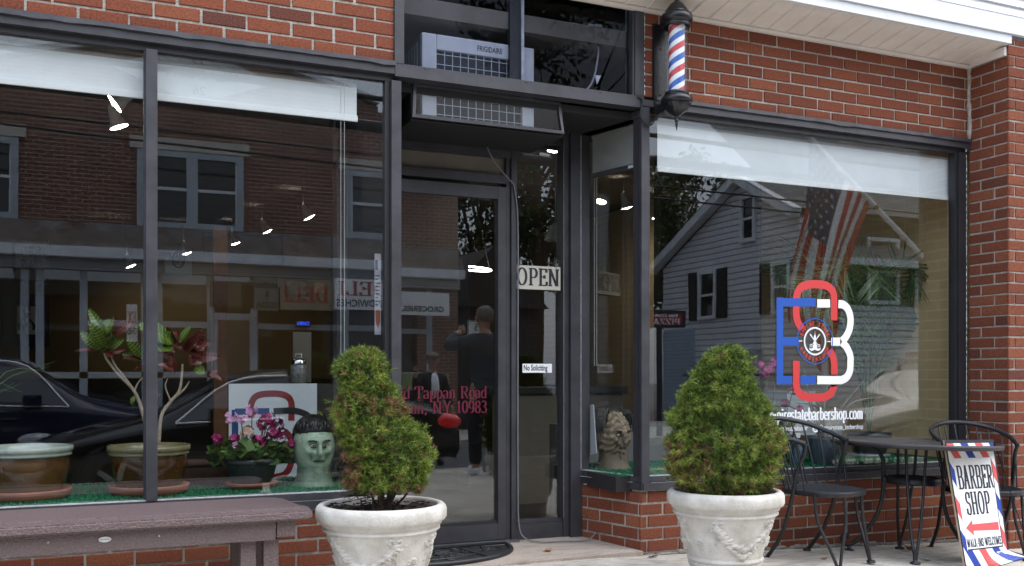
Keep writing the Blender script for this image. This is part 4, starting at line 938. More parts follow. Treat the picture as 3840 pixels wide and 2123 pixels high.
mb.add([(r*cos(2*pi*i/n), r*sin(2*pi*i/n), z) for r, z in ((.150,.42),(.150,.462),(.140,.462),(.140,.42)) for i in range(n)], [(a*n+i, a*n+(i+1) % n, ((a+1) % 4)*n+(i+1) % n, ((a+1) % 4)*n+i) for a in range(4) for i in range(n)], 0, .5, True)
mb.tube([(-.14,.03,.452),(.14,-.02,.446)], .007, 6); mb.tube([(-.14,.06,.458),(-.02,.02,.45)], .006, 6); mb.build('ring', M['iron'], tb)
def radial(dx, dy, prof): 
    q = hypot(dx,dy); return [(dx/q*r, dy/q*r, z) for r, z in prof]
for dx, dy in ((-.72,.69),(.85,-.52)):
    mb = MB(); mb.tube(spline(radial(dx,dy,[(.42,.640),(.31,.636),(.215,.612),(.172,.56),(.163,.45),(.168,.34),(.195,.23),(.25,.13),(.30,.07),(.335,.042),(.37,.042),(.388,.066),(.380,.092),(.358,.094),(.350,.078)]),5), .0115, 8)
    p = radial(dx,dy,[(.345,0)])[0]; mb.lathe([(.010,.035),(.012,.014),(.026,.012),(.028,.006),(.028,.0)], 14, p); q = radial(dx,dy,[(.156,.44)])[0]; mb.ell(q,(.022,.022,.026),8,6); mb.build('scroll_leg', M['iron'], tb)
for dx, dy in ((-.195,-.21),(.125,.215)):
    mb = MB(); q = hypot(dx,dy); nx_, ny_ = -dy/q, dx/q
    for s in (-1, 1): mb.tube(spline([(dx*.55+nx_*s*.055,dy*.55+ny_*s*.055,.65),(dx*.62+nx_*s*.045,dy*.62+ny_*s*.045,.45),(dx*.85+nx_*s*.026,dy*.85+ny_*s*.026,.2),(dx+nx_*s*.006,dy+ny_*s*.006,.05)],5), .0085, 8)
    mb.lathe([(.014,.075),(.013,.03),(.012,.014),(.026,.012),(.028,.006),(.028,.0)], 14, (dx,dy,.0)); mb.build('hairpin_leg', M['iron'], tb)

# ================================================================== SANDWICH BOARD
TL, TR, BL, BR = [Vector(p) for p in ((4.321,-0.66,0.68), (4.689,-0.66,0.673), (4.323,-0.8,-0.013), (4.651,-0.8,0.047))]
BR = Vector((BR.x, -.80, BL.z+.006))
org = (TL+TR+BL+BR)/4
ab = thing('sandwich_board', 'BARBER SHOP sandwich board with red white and blue striped border and left arrow', 'sign', (org.x,org.y,zg(org.x,org.y)))
A0 = Vector(ab.location)
nrm = (TR-BL).cross(TL-BL).normalized()
if nrm.y > 0: nrm = -nrm
def bf(s, t, d=0.):
    p = BL.lerp(BR, s).lerp(TL.lerp(TR, s), t); c = max(0., s-.55)*max(0., .12-t)*1.6
    return p+nrm*(d+c)+Vector((c*.5,0,c*.5))-A0
def grid(mb, s0, s1, t0, t1, d, mi, n=8, m=16):
    mb.add([bf(s0+(s1-s0)*i/n, t0+(t1-t0)*j/m, d) for j in range(m+1) for i in range(n+1)], [(j*(n+1)+i,j*(n+1)+i+1,(j+1)*(n+1)+i+1,(j+1)*(n+1)+i) for j in range(m) for i in range(n)], mi)
mb = MB(); grid(mb,0,1,0,1,.0,0); grid(mb,-.012,1.035,-.004,1.012,-.010,0); grid(mb,-.012,1.035,-.004,1.012,-.003,0)
for a, b in (((-.012,-.004),(1.035,-.004)),((1.035,-.004),(1.035,1.012)),((1.035,1.012),(-.012,1.012))): mb.add([bf(*a,-.010),bf(*b,-.010),bf(*b,-.003),bf(*a,-.003)], [(0,1,2,3)], 0)
mb.add([bf(-.012,-.004,-.012),bf(-.012,-.004,.001),bf(-.012,1.012,.001),bf(-.012,1.012,-.012)], [(0,1,2,3)], 1)
mb.build('panel', [M['ink'], C('raw_board_edge', (.48,.38,.26), rough=.8, var=.3, vs=30)], ab)
def clip(poly, a, b, c):
    out = []
    for i in range(len(poly)):
        p, q = poly[i], poly[(i+1) % len(poly)]; fp = a*p[0]+b*p[1]-c; fq = a*q[0]+b*q[1]-c
        if fp <= 0: out.append(p)
        if fp*fq < 0: k = fp/(fp-fq); out.append((p[0]+(q[0]-p[0])*k, p[1]+(q[1]-p[1])*k))
    return out
mb = MB(); grid(mb,.015,.985,.004,.985,.0012,0)
grid(mb,.105,.905,.155,.858,.0026,2); grid(mb,.09,.885,.165,.866,.0036,0)
SL = .40 # slope of the stripes across the board
for r_ in ((.015,.985,.866,.985),(.015,.985,.004,.155),(.015,.09,.155,.866),(.905,.985,.155,.866)):
    for k in range(-6, 8):
        for mi, o0 in ((1,0.0),(3,.30)):
            c0 = -.02+k*.60+o0; c1 = c0+.15
            base = [(r_[0],r_[2]),(r_[1],r_[2]),(r_[1],r_[3]),(r_[0],r_[3])]
            # position across at top edge: u = s + SL*(t-1)*2.6
            p = clip(base, 1, 1.15, c1+1.15); p = clip(p, -1, -1.15, -(c0+1.15)) if len(p) > 2 else p
            if len(p) > 2:
                # subdivide along t so that it follows the curl
                ts = sorted(set([r_[2]+(r_[3]-r_[2])*q/8 for q in range(9)]))
                for q in range(8):
                    pp = clip(clip(p, 0, 1, ts[q+1]), 0, -1, -ts[q])
                    if len(pp) > 2: mb.add([bf(s,t,.0022) for s,t in pp], [list(range(len(pp)))], mi)
mb.build('printed_poster', [M['wht'], C('print_red', (.72,.10,.10), rough=.45), M['ink'], M['navy']], ab)
mb = MB(); W = .36
fm = lambda s0, t0, ks, kt: (lambda x, y, d=0.: bf(s0+x*ks, t0+y*kt, .0042+d))
serif(mb, 'BARBER', fm(.115,.625,1,1), .182, .765, 0, .21, .065); serif(mb, 'SHOP', fm(.215,.425,1,1), .174, .525, 0, .21, .065)
serif(mb, 'WALK-INS WELCOME', fm(.10,.178,1,1), .062, .775, 0, .20, .09)
mb.add([bf(s,t,.0044) for s,t in ((.13,.325),(.29,.385),(.285,.35),(.86,.352),(.86,.288),(.285,.300),(.29,.262))], [list(range(7))], 1)
mb.build('lettering', [M['ink'], M['print_red']], ab)
mb = MB(); rear = Vector((.22,.19,0))
mb.add([TL+Vector((0,.02,0))-A0,TR+Vector((0,.02,0))-A0,BR+rear*1.-A0,BL+rear-A0,TL+Vector((0,.03,0))-A0,TR+Vector((0,.03,0))-A0,BR+rear+Vector((0,.01,0))-A0,BL+rear+Vector((0,.01,0))-A0], [(0,1,2,3),(7,6,5,4),(0,3,7,4),(1,5,6,2),(0,4,5,1),(3,2,6,7)]); mb.build('rear_panel', M['ink'], ab)

# dry leaves
M['leafdry'] = mat('dry_leaf', (.22,.10,.045), .8, var=.4, vs=60)
def dry_leaf(label, x, y, z, s, rz, curl, m=None):
    mb = MB(); n = 6
    for sd_ in (-1, 1):
        for i in range(n):
            a, b = i/n, (i+1)/n; wa = sin(pi*a)**.7*.42; wb = sin(pi*b)**.7*.42; h = lambda q: curl*s*(q-.5)**2
            mb.add([(s*(a-.5),0,h(a)),(s*(b-.5),0,h(b)),(s*(b-.5),sd_*s*wb,h(b)+curl*s*.3*wb),(s*(a-.5),sd_*s*wa,h(a)+curl*s*.3*wa)], [(0,1,2,3)])
    mb.tube([(s*.5,0,.2*curl*s),(s*.72,.01*s,.3*curl*s)], .001, 4)
    o = mb.build('dry_leaf', m or M['leafdry'], None, (x,y,z+.004)); o.rotation_euler = (0,0,rz)
    return tag(o, label, 'leaf', 'dry leaves on the sidewalk')
lx = (2.281,0.148,0.088); dry_leaf('orange dry leaf on the entry floor beside the doormat', lx[0], lx[1], .088, .05, .5, .8, C('orange_leaf', (.42,.17,.06), rough=.8))
lx = (4.517,-0.201,0.0)
for i in range(3): dry_leaf('curled brown leaf in the clump beneath the table', lx[0]+U(-.03,.03), lx[1]+U(-.02,.02), zg(lx[0],lx[1])+.004*i, .055, U(0,6), 1.4)
for (u, v, lb) in ((3.988,-0.438,0.0),(3.761,-0.334,0.02),(4.346,-0.508,-0.01)): dry_leaf('thin brown leaf lying flat near a chair leg', u, v, zg(u,v), .04, U(-.4,.4), .3)
for (u, v, lb) in ((2.824,0.005,0.05),(2.787,-0.085,0.05),(2.823,-0.066,0.05)): dry_leaf('dark thin leaf on the sidewalk beside the right planter', u, v, zg(u,v), .035, U(-.6,.6), .5, C('dark_leaf', (.05,.03,.02), rough=.8))
# ================================================================== INSIDE THE SHOP
M['tanbrick'] = brick_tex_mat('painted_tan_brick', (.70,.53,.29), (.66,.49,.26), (.76,.60,.35), 'YZ', .203, .0677, .008, .6)
M['tan'] = mat('mustard_wall_paint', (.15,.10,.038), .75, var=.12, vs=2)
M['dark'] = mat('dark_charcoal_paint', (.02,.018,.017), .7, var=.2, vs=3)
BY = 8.0
mb = MB(); mb.box(5.33,5.40,.07,BY,.0,2.95); mb.build('side_wall', M['tanbrick'], shop)
mb = MB(); mb.box(-3.5,5.33,BY,BY+.1,.0,2.95); mb.box(-3.5,-3.4,.2,BY,.0,2.95); mb.build('inner_wall', M['tan'], shop)
mb = MB(); mb.box(-3.4,5.33,BY-.02,BY-.001,.1,1.0); mb.build('wainscot', M['dark'], shop)
mb = MB(); mb.box(-3.4,5.33,.07,BY,2.86,2.95); mb.build('shop_ceiling', mat('ceiling_tiles', (.16,.14,.12), .9, var=.1, vs=3), shop)
mb = MB(); mb.box(-3.4,5.33,.20,BY,-.02,.08); mb.build('shop_floor', mat('dark_floor_tiles', (.022,.019,.017), .75, var=.2, vs=4), shop)
mb = MB(); mb.box(4.3,5.325,2.2,2.3,.08,2.86); mb.box(2.9,3.0,3.2,BY,.08,2.86); mb.build('partition_wall', M['dark'], shop)
mb = MB()
for (x0,x1) in ((-3.3,1.18),(2.66,5.32)):
    mb.box(x0,x1,.07,.84,.40,.484); mb.box(x0,x1,.80,.84,.08,.40)
mb.build('display_deck', M['dark'], shop)
def turf(x0, x1, y0, y1, n):
    mb = MB(); mb.box(x0,x1,y0,y1,.4845,.488,1)
    for i in range(n):
        x, y = U(x0,x1), U(y0,y1)**1; h = U(.008,.016); a = U(0,6.3); dx, dy = .003*cos(a), .003*sin(a)
        mb.add([(x-dx,y-dy,.487),(x+dx,y+dy,.487),(x+U(-.006,.006),y+U(-.006,.006),.487+h)], [(0,1,2)], 0, R())
    return mb
o = turf(-1.0,1.30,.066,.80,15000).build('turf', [M['turf'],M['turf_base']]); tag(o, 'green artificial turf on the display ledge of the left windows', 'artificial turf', kind='stuff')
o = turf(2.70,5.14,.066,.80,15000).build('turf', [M['turf'],M['turf_base']]); tag(o, 'green artificial turf on the display ledge of the logo window', 'artificial turf', kind='stuff')

M['lamp'] = mat('lamp_face', (.9,.9,.9), .5, emit=(1,.93,.80), es=36.)
M['lampb'] = mat('lamp_housing', (.12,.12,.12), .5)
M['lampw'] = mat('lamp_housing_white', (.5,.5,.5), .5)
def spot(label, u, tilt, r=.05, rz=0.):
    t = thing('track_light', label, 'ceiling light', u, rz, 'track lights on the shop ceiling')
    mt = Matrix.Rotation(tilt,4,'Y')
    mb = MB(); mb.lathe([(r*.4,.14),(r*.55,.10),(r*.62,.06),(r,.008),(r*1.02,.0)], 20); mb.v = [tuple(mt @ Vector(p)) for p in mb.v]; mb.build('housing', M['lampw'], t)
    mb = MB(); mb.add([(r*.96*cos(2*pi*i/20), r*.96*sin(2*pi*i/20), .003-.02*0) for i in range(20)]+[(0,0,-.012)], [(i,(i+1) % 20,20) for i in range(20)]); mb.v = [tuple(mt @ Vector(p)) for p in mb.v]; mb.build('lens', M['lamp'], t)
    mb = MB(); mb.tube([mt @ Vector((0,0,.13)), mt @ Vector((0,0,.13))+Vector((0,0,max(.02, 2.85-u[2]-.14)))], .008, 6); mb.build('stem', M['lampb'], t)
sp = ((0.131,1.332,2.58),(0.17,1.87,2.58),(1.966,4.84,2.58),(2.319,3.47,2.58),(1.748,5.933,2.58),(1.567,7.037,2.58),(1.047,7.3,2.468),(0.44,7.3,2.292),(2.917,1.358,2.58),(4.519,3.109,2.58),(5.125,3.506,2.58),(5.484,3.219,2.58),(5.905,3.489,2.58),(6.082,3.086,2.58),(8.434,4.214,2.58))
lb = ['angled track light nearest the far left pane','second track light, facing down below the far left blind','bright track light right of the middle pane centre','track light beside the bead chain of the middle pane','track light over the dark picture in the middle pane','track light above the hanging eyeglass ornament','track light beside the BARBER poster','far track light low in the left pane','large white track light behind the sidelight glass','oval track light in the splayed side window','wavy bright track light near the corner post in the logo window','track light on the gable slope reflection','small track light right of the gable slope','track light right of the gable attic window','track light among the flag and shutters reflection']
for i, p in enumerate(sp): spot(lb[i], p, [.9,-.35,-.5,-.5,-.5,-.35,-.3,-.4,.05,-.3,.0,.3,.4,.2,.5][i], [.055,.055,.06,.05,.055,.055,.055,.06,.05,.06,.075,.06,.05,.06,.06][i])
def ring_light(label, p, r):
    t = thing('ring_light', label, 'ring light', p, 0, 'ring lights in the shop'); t.rotation_euler = (radians(13),0,0)
    mb = MB(); mb.tube([(r*cos(2*pi*i/36), r*sin(2*pi*i/36), 0) for i in range(36)], .008, 8, closed=True); mb.build('glowing_ring', mat('ring_glow', (.9,.9,.9), .5, emit=(1,.97,.93), es=7.), t)
    mb = MB(); mb.tube([(0,0,.5),(0,0,1.4)], .004, 5); mb.tube([(-r,0,0),(0,0,.5),(r,0,0)], .003, 5); mb.build('suspension', M['lampb'], t)
ring_light('glowing white ring light seen through the door glass', (3.196,3.6,2.013), .165)
ring_light('glowing white ring light at the left edge of the logo window', (5.506,4.2,2.108), .16)
def pendant(label, p, s=1.):
    t = thing('pendant_lamp', label, 'pendant lamp', p, 0, 'pendant lamps in the shop')
    mb = MB(); mb.lathe([(.018*s,.16*s),(.03*s,.14*s),(.075*s,.09*s),(.10*s,.02*s),(.10*s,0)], 20); mb.build('shade', M['lampw'], t)
    mb = MB(); mb.tube([(0,0,.16*s),(0,0,2.85-p[2])], .003, 5); mb.build('cord', M['lampw'], t)
pendant('pale bell pendant lamp behind the door glass', (3.135,4.0,2.129))
pendant('pale bell pendant lamp behind the sidelight', (3.836,3.2,2.254))
pendant('small pendant lamp in the splayed side window', (5.979,6.0,2.274))
pendant('small pendant lamp left of the red S in the logo window', (6.767,5.0,2.274))

# pictures on the back wall
M['paper'] = mat('poster_paper', (.74,.74,.72), .8); M['blackframe'] = mat('black_frame', (.012,.012,.014), .4)
def picture(label, u0, u1, inner, fr=.05, y=BY-.03, name='framed_picture', cat='picture', art=None):
    (x0,_,z1),(x1,_,z0) = u0, u1
    t = thing(name, label, cat, ((x0+x1)/2, y, z0)); w = (x1-x0)/2; h = z1-z0
    mb = MB(); mb.box(-w,w,-.0,.025,0,h); mb.build('frame', M['blackframe'] if fr > 0.011 else inner, t)
    mb = MB(); mb.box(-w+fr,w-fr,-.004,-.0005,fr,h-fr); mb.build('print', inner, t)
    if art: mb = MB(); art(mb, w-fr, h, fr); mb.build('artwork', M['ink'], t)
    return t
def art_death(mb, w, h, f):
    for body, z in (('FRESH',h-.20),('DEATH',.16)): fit_text(mb, body, -w*.62, w*.62, z, -.006, .15, 0, .004)
    def lp(pts, wd): ribbon(mb, pts, wd, -.006, 0)
    c = h*.53; lp([(w*.42*cos(a*pi/12), c+h*.17*sin(a*pi/12)) for a in range(25)], .02); lp([(-.15,c+.10),(-.05,c+.06)], .02); lp([(.15,c+.10),(.05,c+.06)], .02); lp([(-.10,c-.08),(0,c-.10),(.10,c-.08)], .03)
    mb.add([(w*.42*cos(a*pi/12), -.0062, c+h*.17*sin(a*pi/12)) for a in range(3,10)], [list(range(7))])
picture('FRESH DEATH lettered poster high on the back wall at far left', (-0.818,7.96,2.634), (-0.437,7.96,2.124), M['paper'], .03, art=art_death)
def art_man(mb, w, h, f):
    for pts in ([(w*.25*cos(a*pi/10), h*.68+h*.12*sin(a*pi/10)) for a in range(20)], [(-w*.3,h*.78),(-w*.1,h*.92),(w*.3,h*.86),(w*.25,h*.76)], [(-w*.7,f+.05),(-w*.75,h*.42),(-w*.3,h*.55),(0,h*.38),(w*.3,h*.52),(w*.75,h*.40),(w*.7,f+.05)]):
        ribbon(mb, pts, .03, -.006, 0)
    mb.add([(w*x,-.0065,h*z) for x,z in ((-.3,.78),(-.1,.92),(.3,.86),(.22,.76))], [(0,1,2,3)]); mb.add([(w*x,-.0065,h*z) for x,z in ((-.6,.14),(-.6,.38),(-.2,.44),(-.05,.2))], [(0,1,2,3)])
picture('black framed ink drawing of a bearded man below the lettered poster', (-0.908,7.96,1.987), (-0.424,7.96,1.379), M['paper'], .14, art=art_man)
def art_barber(mb, w, h, f):
    fit_text(mb, 'BARBER', -w*.75, w*.75, h-.19, -.006, .12, 0, .002); fit_text(mb, 'SHOP', -w*.5, w*.5, .12, -.006, .10, 0, .002)
    ribbon(mb, [(.07*cos(a*pi/8), h*.5+.10*sin(a*pi/8)) for a in range(17)], .02, -.006, 0)
picture('pale BARBER lettered poster on the back wall right of the mullion', (0.85,7.96,2.656), (1.166,7.96,2.279), mat('grey_poster', (.25,.27,.27), .8), .01, art=art_barber)
picture('wide dark blue picture under the track lights', (1.294,7.96,2.833), (2.287,7.96,2.453), mat('dark_blue_print', (.015,.022,.04), .4, c2=(.05,.05,.06), vs=3), .03)
picture('framed team photograph in the middle pane', (2.102,6.9,2.185), (2.392,6.9,1.97), mat('photo_print', (.25,.22,.2), .5, c2=(.03,.03,.03), vs=9), .03, y=6.9)
picture('small pink note pinned beside the team photograph', (2.463,6.9,2.147), (2.578,6.9,2.028), mat('pink_note', (.42,.25,.18), .7), .01, y=6.9)
picture('tall white framed certificate in the middle pane', (1.94,5.5,1.493), (2.125,5.5,0.969), M['paper'], .01, y=5.5)
picture('dark framed portrait in the splayed side window', (6.608,7.0,3.359), (6.994,7.0,2.751), mat('grey_print', (.06,.065,.07), .5, c2=(.02,.02,.02), vs=5), .1, y=7.)
picture('dark framed print behind the sidelight', (5.39,7.0,3.274), (5.665,7.0,2.815), mat('grey_print_sports', (.05,.05,.055), .5, c2=(.015,.015,.015), vs=6), .06, y=7.)
mb = MB(); mb.box(2.9,5.3,6.99,7.0,1.3,2.86); mb.build('inner_wall', M['tan'], shop)
# notice taped inside the middle pane
nx0 = (1.289,0.06,1.646); nx1 = (1.321,0.06,1.246)
t = thing('paper_notice', 'long white paper notice taped inside the glass by the door post', 'notice', (nx0[0],.058,nx1[2]))
w_, h_ = nx1[0]-nx0[0], nx0[2]-nx1[2]
mb = MB(); mb.box(0,w_,-.0006,.0006,0,h_); mb.build('sheet', C('notice_paper', (.30,.30,.34), rough=.8), t)
mb = MB(); mb.box(.002,w_*.5,-.0015,-.0008,h_*.80,h_*.92); 
for i in range(9): mb.box(.003,w_*U(.4,.9),-.0015,-.0008,h_*(.72-.045*i),h_*(.735-.045*i))
mb.build('print', M['ink'], t)
mb = MB(); mb.add([(w_*.5+.014*x,-.0012,h_*.19+.05*z) for x,z in ((-.9,.8),(0,1),(.9,.8),(.8,-.2),(0,-1),(-.8,-.2))], [list(range(6))]); mb.build('badge', C('rust_badge', (.22,.05,.02), rough=.6), t)
# pipe, timber post, board, crate, jar
o = MB(); p0 = (1.583,1.3,2.221); o.tube([(p0[0],1.3,.08),(p0[0],1.3,2.85)], .062, 16); tag(o.build('column', C('blue_grey_column', (.085,.09,.105), rough=.45)), 'grey round column inside the middle pane beside the door', 'column')
o = MB(); p0 = (0.816,2.2,1.961); o.bbox(p0[0]-.045,p0[0]+.045,2.2,2.26,.08,2.05,.005); tag(o.build('timber_post', mat('varnished_timber', (.20,.085,.03), .5, var=.35, vs=9)), 'orange brown timber post standing behind the geranium', 'post')
t = thing('display_board', 'white board with maroon and black interlaced logo behind the green mask', 'sign board', (0.92,0.74,0.468))
bw0 = 0.68; bw1 = 1.151; bx0 = t.location.x; bh = 1.0-t.location.z
mb = MB(); mb.bbox(bw0-bx0,bw1-bx0,-.006,.006,0,bh,.002); mb.build('board', mat('white_foam_board', (.62,.64,.66), .6), t)
mb = MB(); s_ = bh/1.0
def bl(p): return (bw0-bx0+(bw1-bx0-bw0+bx0)*0+p[0]*bh, p[1]*bh)
SX = [(.62,.62),(.62,.80),(.56,.88),(.42,.90),(.28,.88),(.22,.80),(.22,.66)]
ribbon(mb, smooth2([bl(p) for p in SX]), .034, -.0075, 0); ribbon(mb, smooth2([bl(p) for p in [(.22,.34),(.22,.16),(.30,.07),(.44,.05),(.56,.08),(.62,.2),(.62,.42),(.55,.52)]]), .034, -.0075, 0)
ribbon(mb, smooth2([bl(p) for p in [(.44,.72),(.66,.72),(.80,.66),(.82,.56),(.74,.48),(.82,.40),(.82,.27),(.70,.22),(.44,.22)]]), .034, -.0085, 1)
for a, b in (((.06,.22),(.06,.74)),((.06,.72),(.4,.72)),((.06,.22),(.4,.22))): ribbon(mb, [bl(a),bl(b)], .034, -.0065, 2)
ribbon(mb, [(bl((.44,.47))[0]+.065*cos(2*pi*i/40), bl((.44,.47))[1]+.072*sin(2*pi*i/40)) for i in range(41)], .004, -.009, 2)
mb.build('logo', [C('maroon_vinyl', (.22,.012,.02), rough=.5), M['ink'], C('board_blue', (.01,.05,.2), rough=.5)], t)
cr = (0.542,0.585,0.488)
t = thing('wooden_crate', 'dark wooden box beside the geranium pot', 'crate', (cr[0],.62,.488)); mb = MB(); mb.bbox(-.12,.12,-.09,.09,0,.10,.004); mb.build('body', mat('dark_wood', (.05,.022,.012), .5, var=.5, vs=14), t); mb = MB(); mb.bbox(-.13,.13,-.10,.10,.101,.118,.004); mb.build('lid', M['dark_wood'] if 'dark_wood' in M else C('dark_wood2', (.06,.026,.014), rough=.45), t)
jr = (1.092,0.95,0.996)
t = thing('glass_jar', 'glass jar with chrome lid on a stand behind the white board', 'jar', (jr[0],.95,jr[2])); mb = MB(); mb.lathe([(.0,0),(.043,0),(.047,.01),(.047,.10),(.036,.115)], 20); mb.build('jar_body', C('frosted_jar', (.25,.25,.24), rough=.25, c2=(.05,.05,.05), vs=60), t); mb = MB(); mb.lathe([(.042,.112),(.042,.135),(.030,.145),(.0,.147)], 20); mb.tube([(-.015,0,.146),(-.018,0,.17),(.018,0,.17),(.015,0,.146)], .003, 6); mb.build('lid', C('chrome', (.6,.6,.6), rough=.15, metal=1), t)
mb = MB(); mb.box(jr[0]-.3,jr[0]+.25,.86,1.2,.08,jr[2]-.001); tag(mb.build('cabinet', M['dark']), 'low dark cabinet behind the display ledge', 'cabinet')
t = thing('metal_cart', 'pale metal cart with a bent tube handle behind the green mask', 'cart', (1.295,1.1,0.678))
mb = MB(); mb.tube(spline([(-.10,0,-.3),(-.10,0,.10),(-.07,0,.155),(.3,0,.155)],6), .014, 8); mb.build('handle', C('grey_tube', (.30,.31,.32), rough=.35), t); mb = MB(); mb.bbox(-.25,.3,.03,.3,-.02,.08,.01); mb.build('tray', M['grey_tube'], t)
t = thing('reception_counter', 'tan fronted counter with dark top behind the sidelight', 'counter', (3.228,2.0,.08)); mb = MB(); mb.box(-.30,.6,0,.5,0,.82); mb.build('front', mat('counter_front', (.20,.17,.13), .5), t); mb = MB(); mb.bbox(-.33,.63,-.03,.53,.821,.88,.006); mb.build('top', C('counter_top', (.02,.02,.022), rough=.25), t)

# glazed pots with crotons
def glazed_pot(label, x, y, r, htop, glaze, rimc):
    t = thing('glazed_pot', label, 'plant pot', (x,y,.488), 0, 'glazed pots on the left display ledge')
    mb = MB(); mb.lathe([(.0,.0),(r*.90,.0),(r*.95,.015),(r*.99,.034),(r*1.0,.042),(r*.97,.045),(r*.92,.026),(0,.024)], 40); mb.build('saucer', C('terracotta', (.30,.11,.06), rough=.7, var=.2, vs=9), t)
    mb = MB(); mb.lathe([(.0,.026),(r*.80,.026),(r*.84,.05),(r*.91,.12),(r*.95,htop*.6),(r*.93,htop-.045)], 48); mb.build('body', glaze, t)
    mb = MB(); mb.lathe([(r*.92,htop-.047),(r*.99,htop-.043),(r*1.0,htop-.036),(r*.98,htop-.028),(r*1.02,htop-.024),(r*1.035,htop-.010),(r*1.01,htop),(r*.93,htop-.002),(r*.90,htop-.02),(r*.86,htop-.035),(0,htop-.03)], 48); mb.build('rim', rimc, t)
    return t
px1, py1, pr1 = (-0.263,0.319,0.193); px2, py2, pr2 = (0.26,0.298,0.182)
g1 = mat('amber_glaze', (.13,.062,.016), .18, c2=(.045,.019,.006), vs=5, coat=.5); g2 = mat('brown_glaze', (.09,.036,.008), .18, c2=(.03,.012,.004), vs=6, coat=.5); rm1 = mat('celadon_rim', (.34,.38,.33), .25, var=.12, vs=9, coat=.4); rm2 = mat('olive_rim', (.19,.165,.085), .25, var=.2, vs=9, coat=.4)
glazed_pot('large amber glazed pot with pale green rim at the far left', px1, py1, pr1, 0.726-.488, g1, rm1)
glazed_pot('brown glazed pot with olive rim behind the mullion', px2, py2, pr2, 0.717-.488, g2, rm2)
M['lf'] = [mat('croton_green', (.045,.10,.012), .35, var=.4, vs=30), mat('croton_vein', (.30,.31,.045), .4), mat('croton_red', (.07,.018,.012), .35, var=.4, vs=30), mat('croton_pink_vein', (.30,.055,.04), .4)]
def leaf(mb, b, tp, wdt, up, g, n=9):
    b, tp = Vector(b), Vector(tp); ax = tp-b; L = ax.length; ax.normalize(); s = ax.cross(Vector(up)); s.normalize(); nn = s.cross(ax)
    def P(a, q): return b+ax*(L*a)+s*(wdt*L*q*sin(pi*min(1,a*.97+.02))**.75)+nn*(L*(.10*sin(pi*a)-.10*abs(q)*0+.05*q*q))
    for i in range(n):
        for sg in (-1, 1):
            a0, a1 = i/n, (i+1)/n; m_ = a0+(a1-a0)*.85
            mb.add([P(a0,0),P(m_,0),P(min(1,m_+.05),sg),P(a0+.05,sg)], [(0,1,2,3)], g, .5, True); mb.add([P(m_,0),P(a1,0),P(min(1,a1+.05),sg),P(min(1,m_+.05),sg)], [(0,1,2,3)], g+1, .5, True)
    mb.add([P(i/n,-.09) for i in range(n+1)]+[P(i/n,.09)+nn*.0004 for i in range(n+1)], [(i,i+1,n+2+i,n+1+i) for i in range(n)], g+1)
t = thing('croton_plant', 'croton plant with yellow veined green and red leaves in the brown glazed pot', 'plant', (px2,py2,.70))
o = Vector(t.location); PY = py2
br = (((0.246,0.298,0.727),(0.243,0.298,0.816),(0.213,0.298,0.929),(0.19,0.298,0.977),(0.167,0.298,1.005),(0.12,0.298,1.055),(0.077,0.298,1.117),(0.065,0.298,1.148)),((0.19,0.298,0.977),(0.155,0.298,1.03),(0.111,0.298,1.092),(0.092,0.298,1.142)),((0.196,0.298,0.973),(0.208,0.298,1.005),(0.231,0.298,1.036)),((0.302,0.298,0.726),(0.314,0.298,0.852),(0.356,0.298,0.921),(0.395,0.298,0.972),(0.407,0.298,1.055),(0.409,0.298,1.1)),((0.356,0.298,0.921),(0.416,0.298,0.978),(0.441,0.298,1.017)),((0.356,0.298,0.921),(0.332,0.298,0.992),(0.342,0.298,1.03)))
mb = MB()
for i, p in enumerate(br):
    q = spline([Vector(a)-o for a in p], 4); r0 = (.0095,.007,.005,.0095,.006,.0045)[i]; mb.tube(q, [r0*(1-.5*k/(len(q)-1)) for k in range(len(q))], 8)
mb.build('trunk', mat('pale_bark', (.30,.24,.18), .8, var=.3, vs=40, bump=.5, bs=80), t)
